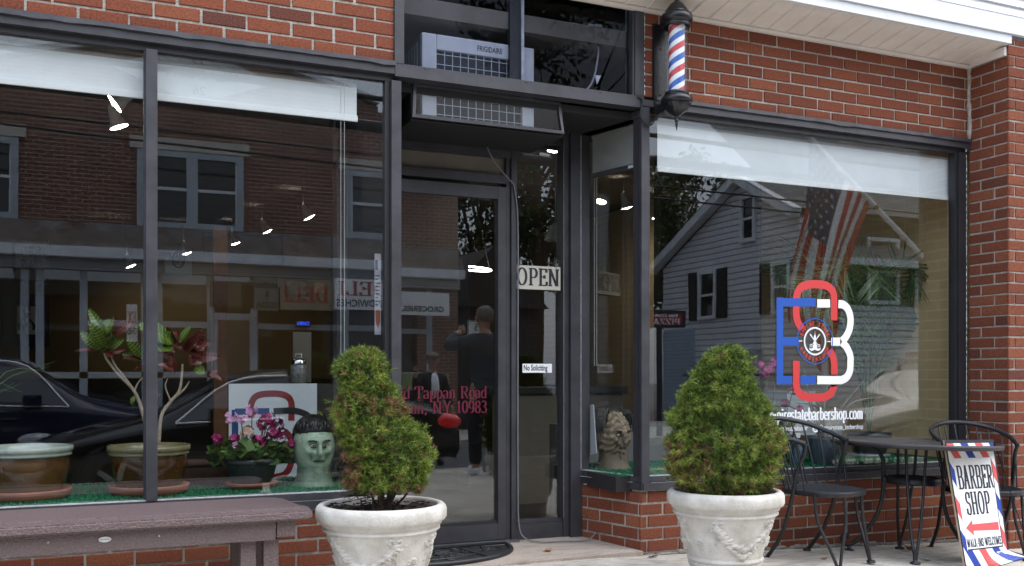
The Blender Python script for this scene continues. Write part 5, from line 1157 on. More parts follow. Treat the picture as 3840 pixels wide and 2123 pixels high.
LV = (((0.051,0.298,1.163),(-0.028,0.278,1.239),0.22,0.0),((0.053,0.298,1.168),(0.001,0.248,1.277),0.24,0.0),((0.063,0.298,1.173),(0.022,0.218,1.255),0.22,0.0),((0.065,0.298,1.225),(0.087,0.298,1.302),0.3,0.0),((0.08,0.298,1.22),(0.008,0.348,1.344),0.14,0.0),((0.099,0.298,1.236),(0.18,0.248,1.291),0.22,2.0),((0.07,0.298,1.163),(0.143,0.238,1.209),0.16,0.0),((0.07,0.298,1.15),(0.148,0.248,1.165),0.13,2.0),((0.051,0.298,1.157),(-0.049,0.298,1.154),0.1,2.0),((0.051,0.328,1.221),(0.051,0.358,1.296),0.3,0.0),((0.075,0.328,1.232),(0.13,0.358,1.277),0.28,2.0),((0.236,0.298,1.127),(0.161,0.258,1.207),0.22,0.0),((0.236,0.298,1.109),(0.151,0.248,1.118),0.18,2.0),((0.362,0.298,1.198),(0.212,0.198,1.258),0.3,0.0),((0.378,0.318,1.21),(0.297,0.268,1.239),0.34,0.0),((0.397,0.298,1.198),(0.444,0.278,1.271),0.2,0.0),((0.418,0.298,1.172),(0.487,0.218,1.259),0.3,2.0),((0.423,0.298,1.172),(0.525,0.218,1.182),0.2,2.0),((0.449,0.298,1.134),(0.562,0.248,1.132),0.22,2.0),((0.377,0.298,1.161),(0.302,0.318,1.187),0.3,2.0),((0.379,0.328,1.15),(0.315,0.358,1.15),0.3,2.0),((0.372,0.298,1.064),(0.297,0.268,1.09),0.24,2.0),((0.469,0.298,1.086),(0.505,0.248,1.056),0.34,0.0),((0.526,0.298,1.048),(0.58,0.268,1.021),0.24,2.0),((0.409,0.318,1.172),(0.381,0.348,1.249),0.26,2.0),((0.45,0.318,1.097),(0.505,0.348,1.13),0.28,2.0),((0.261,0.298,0.936),(0.265,0.278,1.016),0.24,0.0),((0.187,0.298,0.916),(0.197,0.298,0.947),0.3,0.0))
for b, tp, wd, g in LV:
    mb = MB(); leaf(mb, Vector(b)-o, Vector(tp)-o+(Vector(tp)-Vector(b))*.12, wd*.92, (U(-.7,.7),-1,U(-.3,.9)), int(g)); mb.build('leaf', M['lf'], t)
    d_ = Vector(tp)-Vector(b); q_ = Matrix.Rotation(U(.5,1.1)*random.choice((-1,1)),3,Vector((U(-.4,.4),-1,U(-.4,.4)))) @ d_
    mb = MB(); leaf(mb, Vector(b)-o+Vector((0,.02,-.01)), Vector(b)-o+q_*U(.7,1.0)+Vector((0,U(-.03,.06),0)), wd*.8, (U(-.7,.7),-1,U(-.3,.9)), int(g) if R() < .6 else 2); mb.build('leaf', M['lf'], t)
# thin grass plant in the amber pot: blades mostly out of frame
t = thing('grass_plant', 'thin leaved plant in the amber pot at the left edge', 'plant', (px1-.22,py1,.72)); mb = MB()
for i in range(22):
    a = U(-.4,1.0); L = U(.25,.6); p = spline([(0,0,0),(.3*L*sin(a),U(-.1,.1),.6*L),(L*sin(a)*.9,U(-.15,.15),L*U(.5,.9))],4); mb.tube(p, [.003*(1-.8*k/(len(p)-1)) for k in range(len(p))], 4)
mb.build('blades', C('blade_green', (.05,.10,.02), rough=.5), t)

# geranium in a black ribbed pot
gx, gy, gr = (0.734,0.316,0.129)
t = thing('ribbed_pot', 'black ribbed plastic pot on an orange saucer', 'plant pot', (gx,gy,.488))
hp = 0.637-.488
mb = MB(); mb.lathe([(.0,.004),(gr*.85,.004),(gr*.95,.02),(gr*1.0,.03),(gr*.96,.032),(0,.02)], 36); mb.build('saucer', C('orange_saucer', (.28,.07,.03), rough=.5), t)
mb = MB(); n = 120; mb.lathe([(.0,.022),(gr*.72,.022),(gr*.76,.03),(gr*.95,hp-.03)], n, f=lambda r,z,a,i: r*(1+(.012*(1 if int(a*n/6.2832) % 3 else 0) if r > gr*.74 else 0))); mb.lathe([(gr*.97,hp-.03),(gr*1.03,hp-.026),(gr*1.03,hp),(gr*.97,hp),(gr*.9,hp-.03),(0,hp-.03)], 40); mb.build('body', C('charcoal_plastic', (.022,.026,.027), rough=.45), t)
def geranium(label, x, y, z, r, h, seed, heads, nl=130, leafc=None):
    rg = random.Random(seed); t = thing('geranium', label, 'plant', (x,y,z)); mb = MB()
    for i in range(nl):
        a = rg.uniform(0,6.28); q = r*sqrt(rg.random()); zz = rg.uniform(-.03,h*.55)*(1-.3*q/r); c = Vector((q*cos(a), q*sin(a)*.8, zz)); L = rg.uniform(.018,.034)
        mt = Matrix.Rotation(rg.uniform(0,6.3),3,'Z') @ Matrix.Rotation(rg.uniform(.2,1.3),3,'X'); k = 9
        mb.add([c]+[c+mt @ Vector((L*(1+.22*cos(5*b*6.283/k*1.0+i))*cos(b*6.283/k), L*(1+.22*cos(5*b*6.283/k+i))*sin(b*6.283/k), L*.25*((b % 2)-.5)*.6+L*.2)) for b in range(k)], [(0,1+b,1+(b+1) % k) for b in range(k)], 0, rg.random(), True)
    mb.build('leaves', leafc or M['gleaf'], t)
    ms = MB()
    for hx, hy, hz, hr, mi, nb in heads:
        ms.tube(spline([(hx*.4,hy*.4,0),(hx*.8,hy*.8,hz*.6),(hx,hy,hz)],3), .0028, 5)
    ms.build('stems', C('flower_stem', (.08,.10,.03), rough=.6), t)
    for hx, hy, hz, hr, mi, nb in heads:
        mb = MB()
        for i in range(nb):
            d = Vector((rg.gauss(0,1),rg.gauss(0,1),rg.gauss(0,.8))).normalized(); c = Vector((hx,hy,hz))+d*hr*rg.uniform(.6,1); mt = d.to_track_quat('Z','Y').to_matrix()
            for pt in range(5):
                a = pt*1.2566; u = mt @ Vector((cos(a),sin(a),.25)); v = mt @ Vector((-sin(a),cos(a),0)); L = rg.uniform(.014,.021)
                mb.add([c, c+u*L*.7+v*L*.45, c+u*L, c+u*L*.7-v*L*.45], [(0,1,2,3)], mi, rg.random())
            mb.add([c+u*.001 for u in (mt @ Vector((.004,0,.2)), mt @ Vector((-.002,.0035,.2)), mt @ Vector((-.002,-.0035,.2)))], [(0,1,2)], 0, .9)
        mb.build('flower_head', M['flw'], t)
    return t
M['gleaf'] = ramp_attr('geranium_leaf', [(0,(.035,.075,.014)),(.6,(.08,.155,.025)),(1,(.13,.19,.04))], rough=.6)
M['flw'] = [ramp_attr('magenta_petal', [(0,(.16,.006,.05)),(1,(.36,.02,.14))], rough=.6), ramp_attr('pink_petal', [(0,(.42,.14,.32)),(1,(.70,.42,.60))], rough=.6), ramp_attr('faded_petal', [(0,(.30,.18,.13)),(1,(.45,.30,.24))], rough=.7), ramp_attr('hot_pink_petal', [(0,(.45,.03,.18)),(1,(.62,.10,.32))], rough=.6)]
geranium('pink and magenta geranium overflowing the black ribbed pot', gx, gy, .488+hp, gr*1.5, .18, 5, [(-.10,-.03,.20,.028,1,9),(-.055,-.04,.19,.022,1,7),(.0,-.02,.235,.030,1,9),(-.09,-.05,.10,.022,0,8),(-.03,-.05,.13,.032,2,12),(.06,-.02,.17,.040,0,16),(.10,-.04,.13,.036,0,14),(.14,-.02,.12,.026,0,10),(-.16,-.02,.10,.026,0,10),(.03,-.07,.09,.026,0,10),(.18,-.04,.07,.022,0,8),(-.08,-.09,.06,.022,1,8),(.12,-.05,.17,.032,0,12),(.07,-.06,.20,.03,0,11)], 230)

# rubber Halloween masks
def head_mask(name, label, x, y, z, rz, s, skin, hairm, style):
    t = thing(name, label, 'mask', (x,y,z), rz); rg = random.Random(4)
    def ff(d):
        g = lambda px_, pz, sx_, sz, h: h*math.exp(-((d.x-px_)/sx_)**2-((d.z-pz)/sz)**2) if d.y < .2 else 0
        v = 1.
        v += g(0,-.03,.10,.22,.30)+g(0,-.16,.17,.09,.14)            # nose
        v += g(-.26,.22,.26,.07,.17)+g(.26,.22,.26,.07,.17)          # brow
        v -= g(-.29,.06,.16,.10,.17)+g(.29,.06,.16,.10,.17)          # sockets
        v += g(-.48,-.08,.16,.12,.12)+g(.48,-.08,.16,.12,.12)        # cheekbones
        v -= g(0,-.44,.22,.04,.15); v -= g(-.40,-.34,.12,.16,.09)+g(.40,-.34,.12,.16,.09); v += g(0,-.38,.2,.05,.05)+g(0,-.52,.18,.06,.06)   # mouth
        v += g(0,-.74,.24,.14,.12)                                    # chin
        if style == 1: v += .038*sin(d.z*26+4*sin(d.x*6)+3*d.x)+.07*noise.noise(d*6)*(1 if d.y < .1 else 0)
        else: v += .010*sin(d.z*50+2*sin(d.x*5))*(1 if d.y < .1 and abs(d.z) > .3 else 0)
        return v
    mb = MB(); zc = .196*s; mb.ell((0,0,zc), (.102*s,.110*s,.158*s), 72, 52, f=ff)
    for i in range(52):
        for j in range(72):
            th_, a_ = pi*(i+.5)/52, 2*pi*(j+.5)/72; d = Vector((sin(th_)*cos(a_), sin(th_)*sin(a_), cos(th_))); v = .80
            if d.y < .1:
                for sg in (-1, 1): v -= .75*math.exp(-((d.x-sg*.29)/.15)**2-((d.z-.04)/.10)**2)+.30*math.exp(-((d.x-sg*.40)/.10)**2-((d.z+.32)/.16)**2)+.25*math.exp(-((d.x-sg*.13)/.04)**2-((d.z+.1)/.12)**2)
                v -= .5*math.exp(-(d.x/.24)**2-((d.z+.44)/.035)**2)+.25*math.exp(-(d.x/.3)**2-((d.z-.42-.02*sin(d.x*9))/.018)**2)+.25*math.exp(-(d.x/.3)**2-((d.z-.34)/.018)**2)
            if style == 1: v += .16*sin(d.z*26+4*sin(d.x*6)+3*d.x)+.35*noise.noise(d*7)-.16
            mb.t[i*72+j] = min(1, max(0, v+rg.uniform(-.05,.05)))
    mb.lathe([(.108*s,.0),(.098*s,.015*s),(.084*s,.06*s),(.080*s,.12*s),(.08*s,.17*s)], 40, f=lambda r,z_,a,i: r*(1+.05*sin(a*5)*(1 if i == 0 else .3)))
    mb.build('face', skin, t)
    for sg in (-1, 1):
        mb = MB(); mb.ell((sg*.102*s,.012*s,zc-.004*s), (.012*s,.022*s,.036*s), 12, 8); mb.build('ear', skin, t)
        mb = MB(); mb.ell((sg*.030*s,-.097*s,zc+.012*s), (.013*s,.009*s,.008*s), 10, 7, 0); mb.ell((sg*.030*s,-.1055*s,zc+.012*s), (.0045*s,.002*s,.0045*s), 8, 6, 1); mb.build('eye', [C('eye_white', (.45,.45,.40), rough=.3), M['ink']], t)
        mb = MB(); mb.tube([(sg*.008*s,-.117*s,zc+.030*s),(sg*.030*s,-.117*s,zc+.038*s),(sg*.054*s,-.102*s,zc+.036*s)], .004*s, 6); mb.build('eyebrow', hairm, t)
    mb = MB(); mb.tube([(-.030*s,-.100*s,zc-.066*s),(0,-.107*s,zc-.064*s),(.030*s,-.100*s,zc-.066*s)], .0028*s, 6); mb.build('mouth', M['ink'], t)
    mb = MB()
    if style == 0:
        mb.ell((0,.010*s,zc+.058*s), (.106*s,.112*s,.108*s), 32, 14, f=lambda d: 1 if d.z > .12 or d.y > .25 else .80)
        for i in range(13):
            a = -1.15+2.3*i/12; mb.ell((.096*s*sin(a),-.098*s*cos(a)+.012*s,zc+.104*s-.012*s*(i % 2)), (.011*s,.010*s,.030*s), 7, 6)
    else:
        mb.ell((0,.022*s,zc+.045*s), (.112*s,.112*s,.135*s), 28, 16, f=lambda d: (1+.12*noise.noise(d*5)) if d.y > -.25 or d.z > .80 else .6)
        for i in range(260):
            a = rg.uniform(-2.2,2.2)+pi/2; th = rg.uniform(.1,.95); b = Vector((.104*s*cos(a)*sin(th+.3), .114*s*sin(a)*sin(th+.3)+.01*s, zc+.146*s*cos(th))); e = b+Vector((.05*s*cos(a), .05*s*sin(a), -rg.uniform(.02,.09)*s)); m_ = b.lerp(e,.4)+Vector((.02*s*cos(a),.02*s*sin(a),.035*s)); mb.tube(spline([b,m_,e],4), [.006*s]*8+[.002*s], 5)
    mb.build('hair', hairm, t)
    return t
hx = (1.041,0.232,0.49)
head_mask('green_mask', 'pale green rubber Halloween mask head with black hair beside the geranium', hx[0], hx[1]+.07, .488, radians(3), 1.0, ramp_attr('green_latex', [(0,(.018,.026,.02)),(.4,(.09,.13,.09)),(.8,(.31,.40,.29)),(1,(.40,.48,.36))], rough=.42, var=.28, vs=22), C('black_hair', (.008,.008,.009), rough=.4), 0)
hx = (2.883,0.4,0.49)
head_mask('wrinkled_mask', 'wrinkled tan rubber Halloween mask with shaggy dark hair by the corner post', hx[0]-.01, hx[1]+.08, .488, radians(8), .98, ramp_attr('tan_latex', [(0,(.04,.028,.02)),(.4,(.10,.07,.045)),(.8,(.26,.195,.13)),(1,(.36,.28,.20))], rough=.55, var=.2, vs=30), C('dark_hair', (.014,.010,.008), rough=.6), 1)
cl = (2.838,0.497,0.495)
mb = MB()
for i in range(10): mb.ell((cl[0]+U(-.05,.05),cl[1]+U(-.01,.04),.505+U(-.01,.02)), (U(.02,.04),U(.015,.03),U(.012,.022)), 10, 7, 0 if i < 6 else 1, .5, f=lambda d: 1+.15*sin(d.x*9+d.z*7))
tag(mb.build('crumpled_cloth', [C('blue_cloth', (.06,.12,.20), rough=.8, var=.4, vs=30), C('purple_cloth', (.16,.06,.10), rough=.8)]), 'crumpled blue and purple cloth beside the wrinkled mask', 'cloth')
mb = MB(); tt = ((2.72,0.513,0.87),(2.72,0.443,0.872),(2.72,0.405,0.589),(2.72,0.483,0.571)); mb.add([(p[0],p[1]+.0,p[2]) for p in tt]+[(p[0]+.006,p[1],p[2]) for p in tt], [(0,1,2,3),(7,6,5,4),(0,4,5,1),(1,5,6,2),(2,6,7,3),(3,7,4,0)]); tag(mb.build('white_rag', C('white_rag', (.45,.47,.50), rough=.9)), 'white rag hanging on the bead chain in the splayed window', 'rag')

# plants and boxes in the logo window
ax_, ay_, ar_ = (4.286,0.262,0.081)
t = thing('wicker_pot', 'blue grey woven planter pot on the turf', 'plant pot', (ax_,ay_,.488)); ht = 0.65-.488
n = 72; mb = MB(); mb.lathe([(0,.0),(ar_,.0)]+[(ar_*(1+.32*k/14), ht*k/14) for k in range(1,15)]+[(ar_*1.25,ht),(ar_*1.2,ht-.02),(0,ht-.03)], n, f=lambda r,z,a,i: r*(1+.03*sin(a*18)*(1 if i % 2 else -1)) if 1 < i < 15 else r); mb.build('body', C('blue_grey_weave', (.09,.115,.14), rough=.6), t)
t = thing('aloe_plant', 'aloe like plant with long pale arching stems in the woven pot', 'plant', (ax_,ay_,.488+ht)); mb = MB()
for a, L in ((-2.8,.42),(-2.5,.36),(-2.0,.30),(-1.7,.38),(-1.2,.34),(-.8,.42),(-.4,.46),(.2,.35),(2.7,.34)):
    p = spline([(0,0,-.02),(.3*L*cos(a),.1*sin(a*3),.45*L),(.85*L*cos(a),.15*sin(a*3),.9*L*abs(sin(a))+.10)],5); mb.tube(p, [.014*(1-.85*k/(len(p)-1)) for k in range(len(p))], 7)
mb.build('leaves', C('aloe_stem', (.17,.15,.11), rough=.6, var=.3, vs=15), t)
bx2, by2, br2_ = (4.921,0.525,0.129)
t = thing('palm_pot', 'wide dark plastic pot on a pale saucer with a palm', 'plant pot', (bx2,by2,.488)); hb = 0.651-.488
mb = MB(); mb.lathe([(0,.0),(br2_*1.05,.0),(br2_*1.08,.018),(0,.018)], 36); mb.build('saucer', C('grey_saucer', (.25,.26,.26), rough=.5), t); mb = MB(); mb.lathe([(br2_*.82,.02),(br2_*1.05,hb-.03),(br2_*1.12,hb-.03),(br2_*1.12,hb),(br2_*1.0,hb),(br2_*.98,hb-.03),(0,hb-.01)], 40); mb.build('body', M['charcoal_plastic'], t)
t = thing('palm_plant', 'tall feathery palm with arching fronds behind the logo window', 'plant', (bx2,by2,.488+hb)); rg = random.Random(9)
M['palm'] = ramp_attr('palm_leaf', [(0,(.02,.05,.01)),(.6,(.05,.10,.02)),(1,(.09,.15,.04))], rough=.45)
for i in range(13):
    a = rg.uniform(-.5,3.9) if i else 1.6; L = rg.uniform(.9,1.35); lean = rg.uniform(.25,.75)
    d = Vector((cos(a)*lean, -abs(sin(a))*.12-.0, 0)) if i % 2 else Vector((cos(a)*lean, sin(a)*.3, 0))
    p = spline([(0,0,0),(d.x*.25*L,d.y*.25*L,.5*L),(d.x*.75*L,d.y*.6*L,.92*L),(d.x*1.25*L,d.y*1.0*L,.82*L)],7)
    mb = MB(); mb.tube(p, [.008*(1-.85*k/(len(p)-1)) for k in range(len(p))], 6, tint=.3)
    for k in range(6, len(p)-1):
        for q in range(2):
            for sg in (-1, 1):
                f_ = q/2; b = p[k].lerp(p[k+1], f_); ax = (p[k+1]-p[k]).normalized(); sd_ = ax.cross(Vector((rg.uniform(-.2,.2),-1,.2))).normalized()*sg; ll = .26*sin(pi*(k+f_-4)/(len(p)-3))+.05; e = b+ax*ll*.6+sd_*ll*.75+Vector((0,rg.uniform(-.05,.05),-ll*.2)); w_ = ax*.009
                mb.add([b-w_*.4, b.lerp(e,.5)-w_, e, b.lerp(e,.5)+w_, b+w_*.4], [(0,1,2,3,4)], 0, rg.random())
    mb.build('frond', M['palm'], t)
gx2, gy2, gr2 = (3.915,0.351,0.139)
t = thing('flower_pot', 'low grey pot of geraniums partly hidden by the right cone shrub', 'plant pot', (gx2,gy2,.488)); mb = MB(); mb.lathe([(0,0),(gr2*.8,0),(gr2,.17),(gr2*1.05,.17),(gr2*1.05,.19),(gr2*.9,.19),(0,.17)], 32); mb.build('body', C('grey_pot', (.10,.10,.10), rough=.6), t)
geranium('hot pink geranium beside the blue E of the logo', gx2, gy2, .67, .17, .36, 12, [(-.02,-.02,.40,.045,3,18),(.04,-.03,.45,.038,3,14),(-.08,-.02,.44,.03,3,9),(.17,-.04,.28,.035,0,12),(.12,-.02,.20,.03,0,10),(-.20,0,.28,.03,2,8),(.24,-.02,.16,.02,3,6),(-.24,-.03,.18,.02,3,6)], 110)
def carton(label, a, b, y, dpt, m): 
    t = MB(); t.bbox(a[0],b[0],y,y+dpt,b[2],a[2],.004); return tag(t.build('carton', m), label, 'box')
carton('white carton behind the red S of the logo', (4.41,0.72,0.933), (4.66,0.72,0.627), .76, .25, mat('white_carton', (.45,.47,.47), .7))
carton('pale grey carton under the palm fronds', (4.674,0.72,0.746), (4.895,0.72,0.607), .76, .2, mat('grey_carton', (.36,.38,.36), .7))
mb = MB(); mb.bbox(2.75,4.6,.845,1.1,.08,.73,.01); tag(mb.build('cabinet', C('pale_cabinet', (.16,.16,.155), rough=.6)), 'pale low cabinet behind the geraniums in the logo window', 'cabinet')
sb = (4.097,0.288,0.49)
t = thing('spray_bottle', 'pale blue plastic spray bottle behind the left chair', 'bottle', (sb[0],sb[1],.488)); mb = MB(); mb.lathe([(0,0),(.035,0),(.037,.01),(.035,.10),(.013,.14),(.013,.16)], 18); mb.build('bottle_body', C('bottle_blue', (.10,.16,.22), rough=.3), t); mb = MB(); mb.bbox(-.03,.02,-.01,.01,.16,.19,.004); mb.box(-.035,-.028,-.005,.005,.13,.165); mb.build('trigger_head', M['wht'], t)
# ================================================================== ACROSS THE STREET (seen in the glass)
RZ = -.30
DY = -12.5
# ---- deli building
db = thing('deli_building', 'two storey brown brick deli building across the street, mirrored in the left panes', 'building', (1.5,DY-3,-.16))
def dbuild(mb, name, m, parent=db, label=None):
    o = mb.build(name, m, parent, label=label)
    if parent is db: o.location = -Vector(db.location)
    return o
M['dbrick'] = brick_tex_mat('brown_street_brick', (.225,.10,.066), (.15,.068,.048), (.42,.37,.31), 'XZ', .205, .0685, .011)
M['dbrick2'] = brick_tex_mat('brown_side_brick', (.30,.125,.08), (.20,.082,.055), (.52,.46,.38), 'YZ', .205, .0685, .011)
M['lime'] = mat('limestone', (.55,.50,.43), .8, var=.15, vs=4); M['gpaint'] = mat('grey_blue_trim', (.42,.46,.50), .6, var=.2, vs=3); M['wtrim'] = mat('worn_white_trim', (.72,.74,.76), .6, var=.15, vs=3)
M['dglass'] = mat('dark_street_glass', (.012,.014,.016), .06, spec=.8)
xl, xr = -7.0, 6.75
zt = 6.41
apx = 1.641; apz = 6.413
zc = 3.355; zw0 = 3.507
mb = MB()
gable = [(xl,zc),(xr,zc),(xr,zt-.55),(apx+3.2,zt-.55),(apx+3.2,zt-.45),(apx,apz+.35),(apx-3.2,zt-.45),(xl,zt-.45)]
wins = [(0.729,4.795,2.442,3.546), (4.23,4.73,5.29,3.572)]
wins.append((wins[0][0]-3.1, wins[0][1], wins[0][0]-1.75, wins[0][3]))
mb.prism(gable, lambda x,z,d: (x,DY-d,z), .3)
dbuild(mb, 'wall', M['dbrick'])
mb = MB(); mb.box(xr-.3,xr,DY-8,DY-.3,-.16,zt-.55); mb.box(xl,xl+.3,DY-8,DY-.3,-.16,zt-.5); dbuild(mb, 'side_wall', M['dbrick2'])
mb = MB(); rr_ = [(xl,zt-.42),(apx-3.2,zt-.42),(apx,apz+.38),(apx+3.2,zt-.42)]
for a, b in zip(rr_[:-1], rr_[1:]): mb.add([(a[0],DY+.12,a[1]),(b[0],DY+.12,b[1]),(b[0],DY-8,b[1]+.2),(a[0],DY-8,a[1]+.2),(a[0],DY+.12,a[1]+.10),(b[0],DY+.12,b[1]+.10),(b[0],DY-8,b[1]+.3),(a[0],DY-8,a[1]+.3)], [(0,3,2,1),(4,5,6,7),(0,1,5,4),(3,7,6,2)])
dbuild(mb, 'roof', M['wtrim'])
for x0, z1, x1, z0 in wins:
    mb = MB(); fw = .10
    for a, b, c_, d_ in ((x0,x1,z0-.06,z0+.06),(x0,x1,z1-.10,z1),(x0,x0+fw,z0+.06,z1-.10),(x1-fw,x1,z0+.06,z1-.10)): mb.box(a,b,DY+.005,DY+.07,c_,d_)
    n = 2 if x1-x0 > 1.2 else 1
    if n == 2: mb.box((x0+x1)/2-.09,(x0+x1)/2+.09,DY+.005,DY+.07,z0+.06,z1-.10)
    f_ = dbuild(mb, 'window', M['gpaint']); f_['label'] = 'grey framed sash window'
    mb = MB(); mb.box(x0+.05,x1-.05,DY+.004,DY+.018,z0+.04,z1-.05); o = mb.build('pane', M['dglass'], f_)
    mb = MB()
    for k in range(n):
        a = x0+fw+(x1-x0-fw)*k/n; b = a+(x1-x0-fw)/n-fw; zm = (z0+z1)/2
        mb.box(a,b,DY+.02,DY+.045,zm-.025,zm+.025); mb.box(a,a+.03,DY+.02,DY+.04,z0+.06,zm-.025); mb.box(b-.03,b,DY+.02,DY+.04,z0+.06,zm-.025); mb.box(a,a+.03,DY+.02,DY+.04,zm+.025,z1-.10); mb.box(b-.03,b,DY+.02,DY+.04,zm+.025,z1-.10)
    mb.build('sash', M['wtrim'], f_)
    mb = MB(); mb.box(x0-.12,x1+.10,DY+.002,DY+.05,z1+.02,z1+.22); dbuild(mb, 'lintel', M['lime'])
# diamond name stone
dx, dz = apx, 6.13
mb = MB(); mb.prism([(-1.35,0),(0,-.50),(1.35,0),(0,.50)], lambda x,z,d: (dx+x,DY+.01+d,dz+z), .05)
mr = lambda x, z: (lambda a,b,d=0.: (x-a, DY+.0615+d, z+b))
plain_text(mb, '19', mr(dx+.16,dz+.18), .22, 1, .003); plain_text(mb, 'KLAEBER', mr(dx+.72,dz-.07), .24, 1, .003, 1.25); plain_text(mb, '26', mr(dx+.17,dz-.34), .22, 1, .003)
dbuild(mb, 'name_stone', [mat('pale_stone', (.55,.56,.55), .8), M['ink']])
# cornice over the storefront
mb = MB(); zc2 = 3.207; zc3 = 2.75
mb.box(xl,xr,DY-.1,DY+.10,zc-.10,zc+.16); dbuild(mb, 'cornice_board', mat('peeling_board', (.30,.31,.32), .8, c2=(.16,.09,.06), vs=3))
mb = MB(); 
for i in range(4): mb.box(xl,xr,DY-.1,DY+.22+.05*i,zc2+.02+.07*(3-i)-.13,zc2+.085+.07*(3-i)-.13)
dbuild(mb, 'cornice_moulding', mat('weathered_cornice', (.24,.20,.17), .8, var=.3, vs=5))
mb = MB(); mb.box(xl,xr,DY-.1,DY+.42,zc2-.28,zc2-.115); dbuild(mb, 'gutter', M['wtrim'])
mb = MB(); mb.box(xl,xr,DY-.1,DY+.12,zc3,zc2-.29); dbuild(mb, 'sign_band', stripe_mat('band_siding', (.48,.51,.55), 'Z', .155, .12, .6, .5, .4))
# storefront
mb = MB(); mb.box(xl,xr-.55,DY-2.0,DY-1.9,-.16,zc3); dbuild(mb, 'shopfront_back', mat('dim_interior', (.08,.07,.055), .8, var=.3, vs=2))
mb = MB(); mb.box(xl,xr,DY-.25,DY-.05,-.16,.30); mb.box(xr-.85,xr,DY-.3,DY-.01,.305,zc3-.01); mb.box(xl,xl+2.,DY-.3,DY-.01,.305,zc3-.01); dbuild(mb, 'storefront_wall', M['dbrick'])
cols = (-0.94,-0.724,-0.085,0.852,1.07,1.901,2.631,4.245,5.1,6.147)
mb = MB()
for i, x in enumerate(cols): mb.box(x-.06,x+.06,DY-.12,DY+.0,.30,zc3)
mb.box(cols[0]-3,cols[-1],DY-.12,DY-.0,1.0,1.10); mb.box(cols[2],cols[-1],DY-.12,DY-.002,zc3-.9,zc3-.80); dbuild(mb, 'storefront_frame', M['gpaint'])
mb = MB(); mb.box(xl+2.,xr-.9,DY-.06,DY-.055,.30,zc3); dbuild(mb, 'storefront_glass', glass_mat('street_glass', .06, (.5,.52,.54)))
x0, x1 = 1.888, 2.665
zd = 2.109
mb = MB(); mb.box(x0,x1,DY-.03,DY+.05,-.16,zd); d_ = dbuild(mb, 'door', M['gpaint'], label='grey door with a worn brown board panel')
mb = MB(); mb.box(x0+.12,x1-.12,DY+.052,DY+.06,.05,zd-.12); mb.build('door_panel', mat('brown_board', (.13,.085,.06), .8, var=.3, vs=3), d_)
mb = MB(); mb.box(x0,x1,DY-.03,DY+.02,zd+.10,zc3-.1); dbuild(mb, 'door_transom', M['dglass'])
# deli signs (boxes on the storefront)
def street_sign(name, label, a, b, y, lines, base, rx=0, group=None):
    (xa,_,za),(xb,_,zb) = a, b
    t = thing(name, label, 'sign', ((xa+xb)/2,y,zb), 0, group); w = (xb-xa)/2; h = za-zb
    mb = MB(); mb.box(-w,w,-.08,0,0,h); mb.build('board', base, t)
    mb = MB(); ms = []
    for kind, body, cx0, cx1, z, s, m in lines:
        if m not in ms: ms.append(m)
        mi = ms.index(m); f0 = lambda p,q,d=0.: (w-2*w*cx0-p, .004+d, z*h+q)
        if kind == 'serif': serif(mb, body, f0, s*h, 2*w*(cx1-cx0), mi, .15, .06)
        else:
            tm = MB(); plain_text(tm, body, lambda p,q,d: (p,0,q), s*h*1.35, 0, .004); x_0 = min(p[0] for p in tm.v); x_1 = max(p[0] for p in tm.v); k = 2*w*(cx1-cx0)/(x_1-x_0)
            mb.add([f0((p[0]-x_0)*k, p[2]) for p in tm.v], tm.f, mi)
    mb.build('lettering', ms, t); return t
dr = C('sign_red', (.36,.04,.03), rough=.6); wb = mat('sign_white', (.80,.81,.80), .6, var=.06, vs=2)
street_sign('deli_sign', 'white DELI SANDWICHES sign on the storefront, mirrored in the middle pane', (3.86,-11.7,2.704), (4.883,-11.7,2.172), -11.7, [('serif','DELI',.06,.96,.46,.46,dr),('s','SANDWICHES',.02,.98,.10,.24,M['ink'])], wb)
street_sign('deli_sign', 'dim tan DELI sign behind the team photograph', (2.94,-11.75,2.671), (3.851,-11.75,2.148), -11.75, [('serif','DELI',.08,.95,.25,.5,dr)], mat('sign_tan', (.28,.23,.15), .6))
street_sign('grocery_sign', 'GROCERIES & SODA lettered panel left of the deli signs', (2.516,-11.75,2.654), (2.907,-11.75,2.123), -11.75, [('s','GROCERIES',.02,.98,.70,.16,M['ink']),('s','&',.4,.6,.42,.16,M['ink']),('s','SODA',.05,.95,.08,.2,M['ink'])], mat('sign_dim', (.14,.14,.135), .6))
street_sign('banner', 'white banner with red lettering hung in the deli window, left pane', (0.566,-12.6,2.204), (0.733,-12.6,1.599), -12.42, [('serif','EX',.05,.95,.5,.3,dr),('s','CHES',.05,.95,.2,.18,M['ink'])], wb)
street_sign('awning_sign', 'white GROCERIES sign with sloping end, mirrored in the door glass', (5.174,-11.9,2.618), (6.348,-11.9,2.184), -11.9, [('s','GROCERIES,',.10,.80,.16,.24,M['ink'])], wb)
t = street_sign('neon_sign', 'small blue neon OPEN sign in the deli window', (3.333,-12.4,2.027), (3.592,-12.4,1.899), -12.42, [('s','OPEN',.08,.92,.25,.5,mat('neon_blue', (.02,.05,.5), .5, emit=(.05,.12,1), es=2.5))], M['ink'])
street_sign('food_poster', 'bright food photo poster low in the deli window, mirrored in the door glass', (5.578,-12.4,1.071), (6.546,-12.4,0.756), -12.42, [], mat('food_print', (.50,.42,.25), .5, c2=(.10,.25,.05), vs=4))

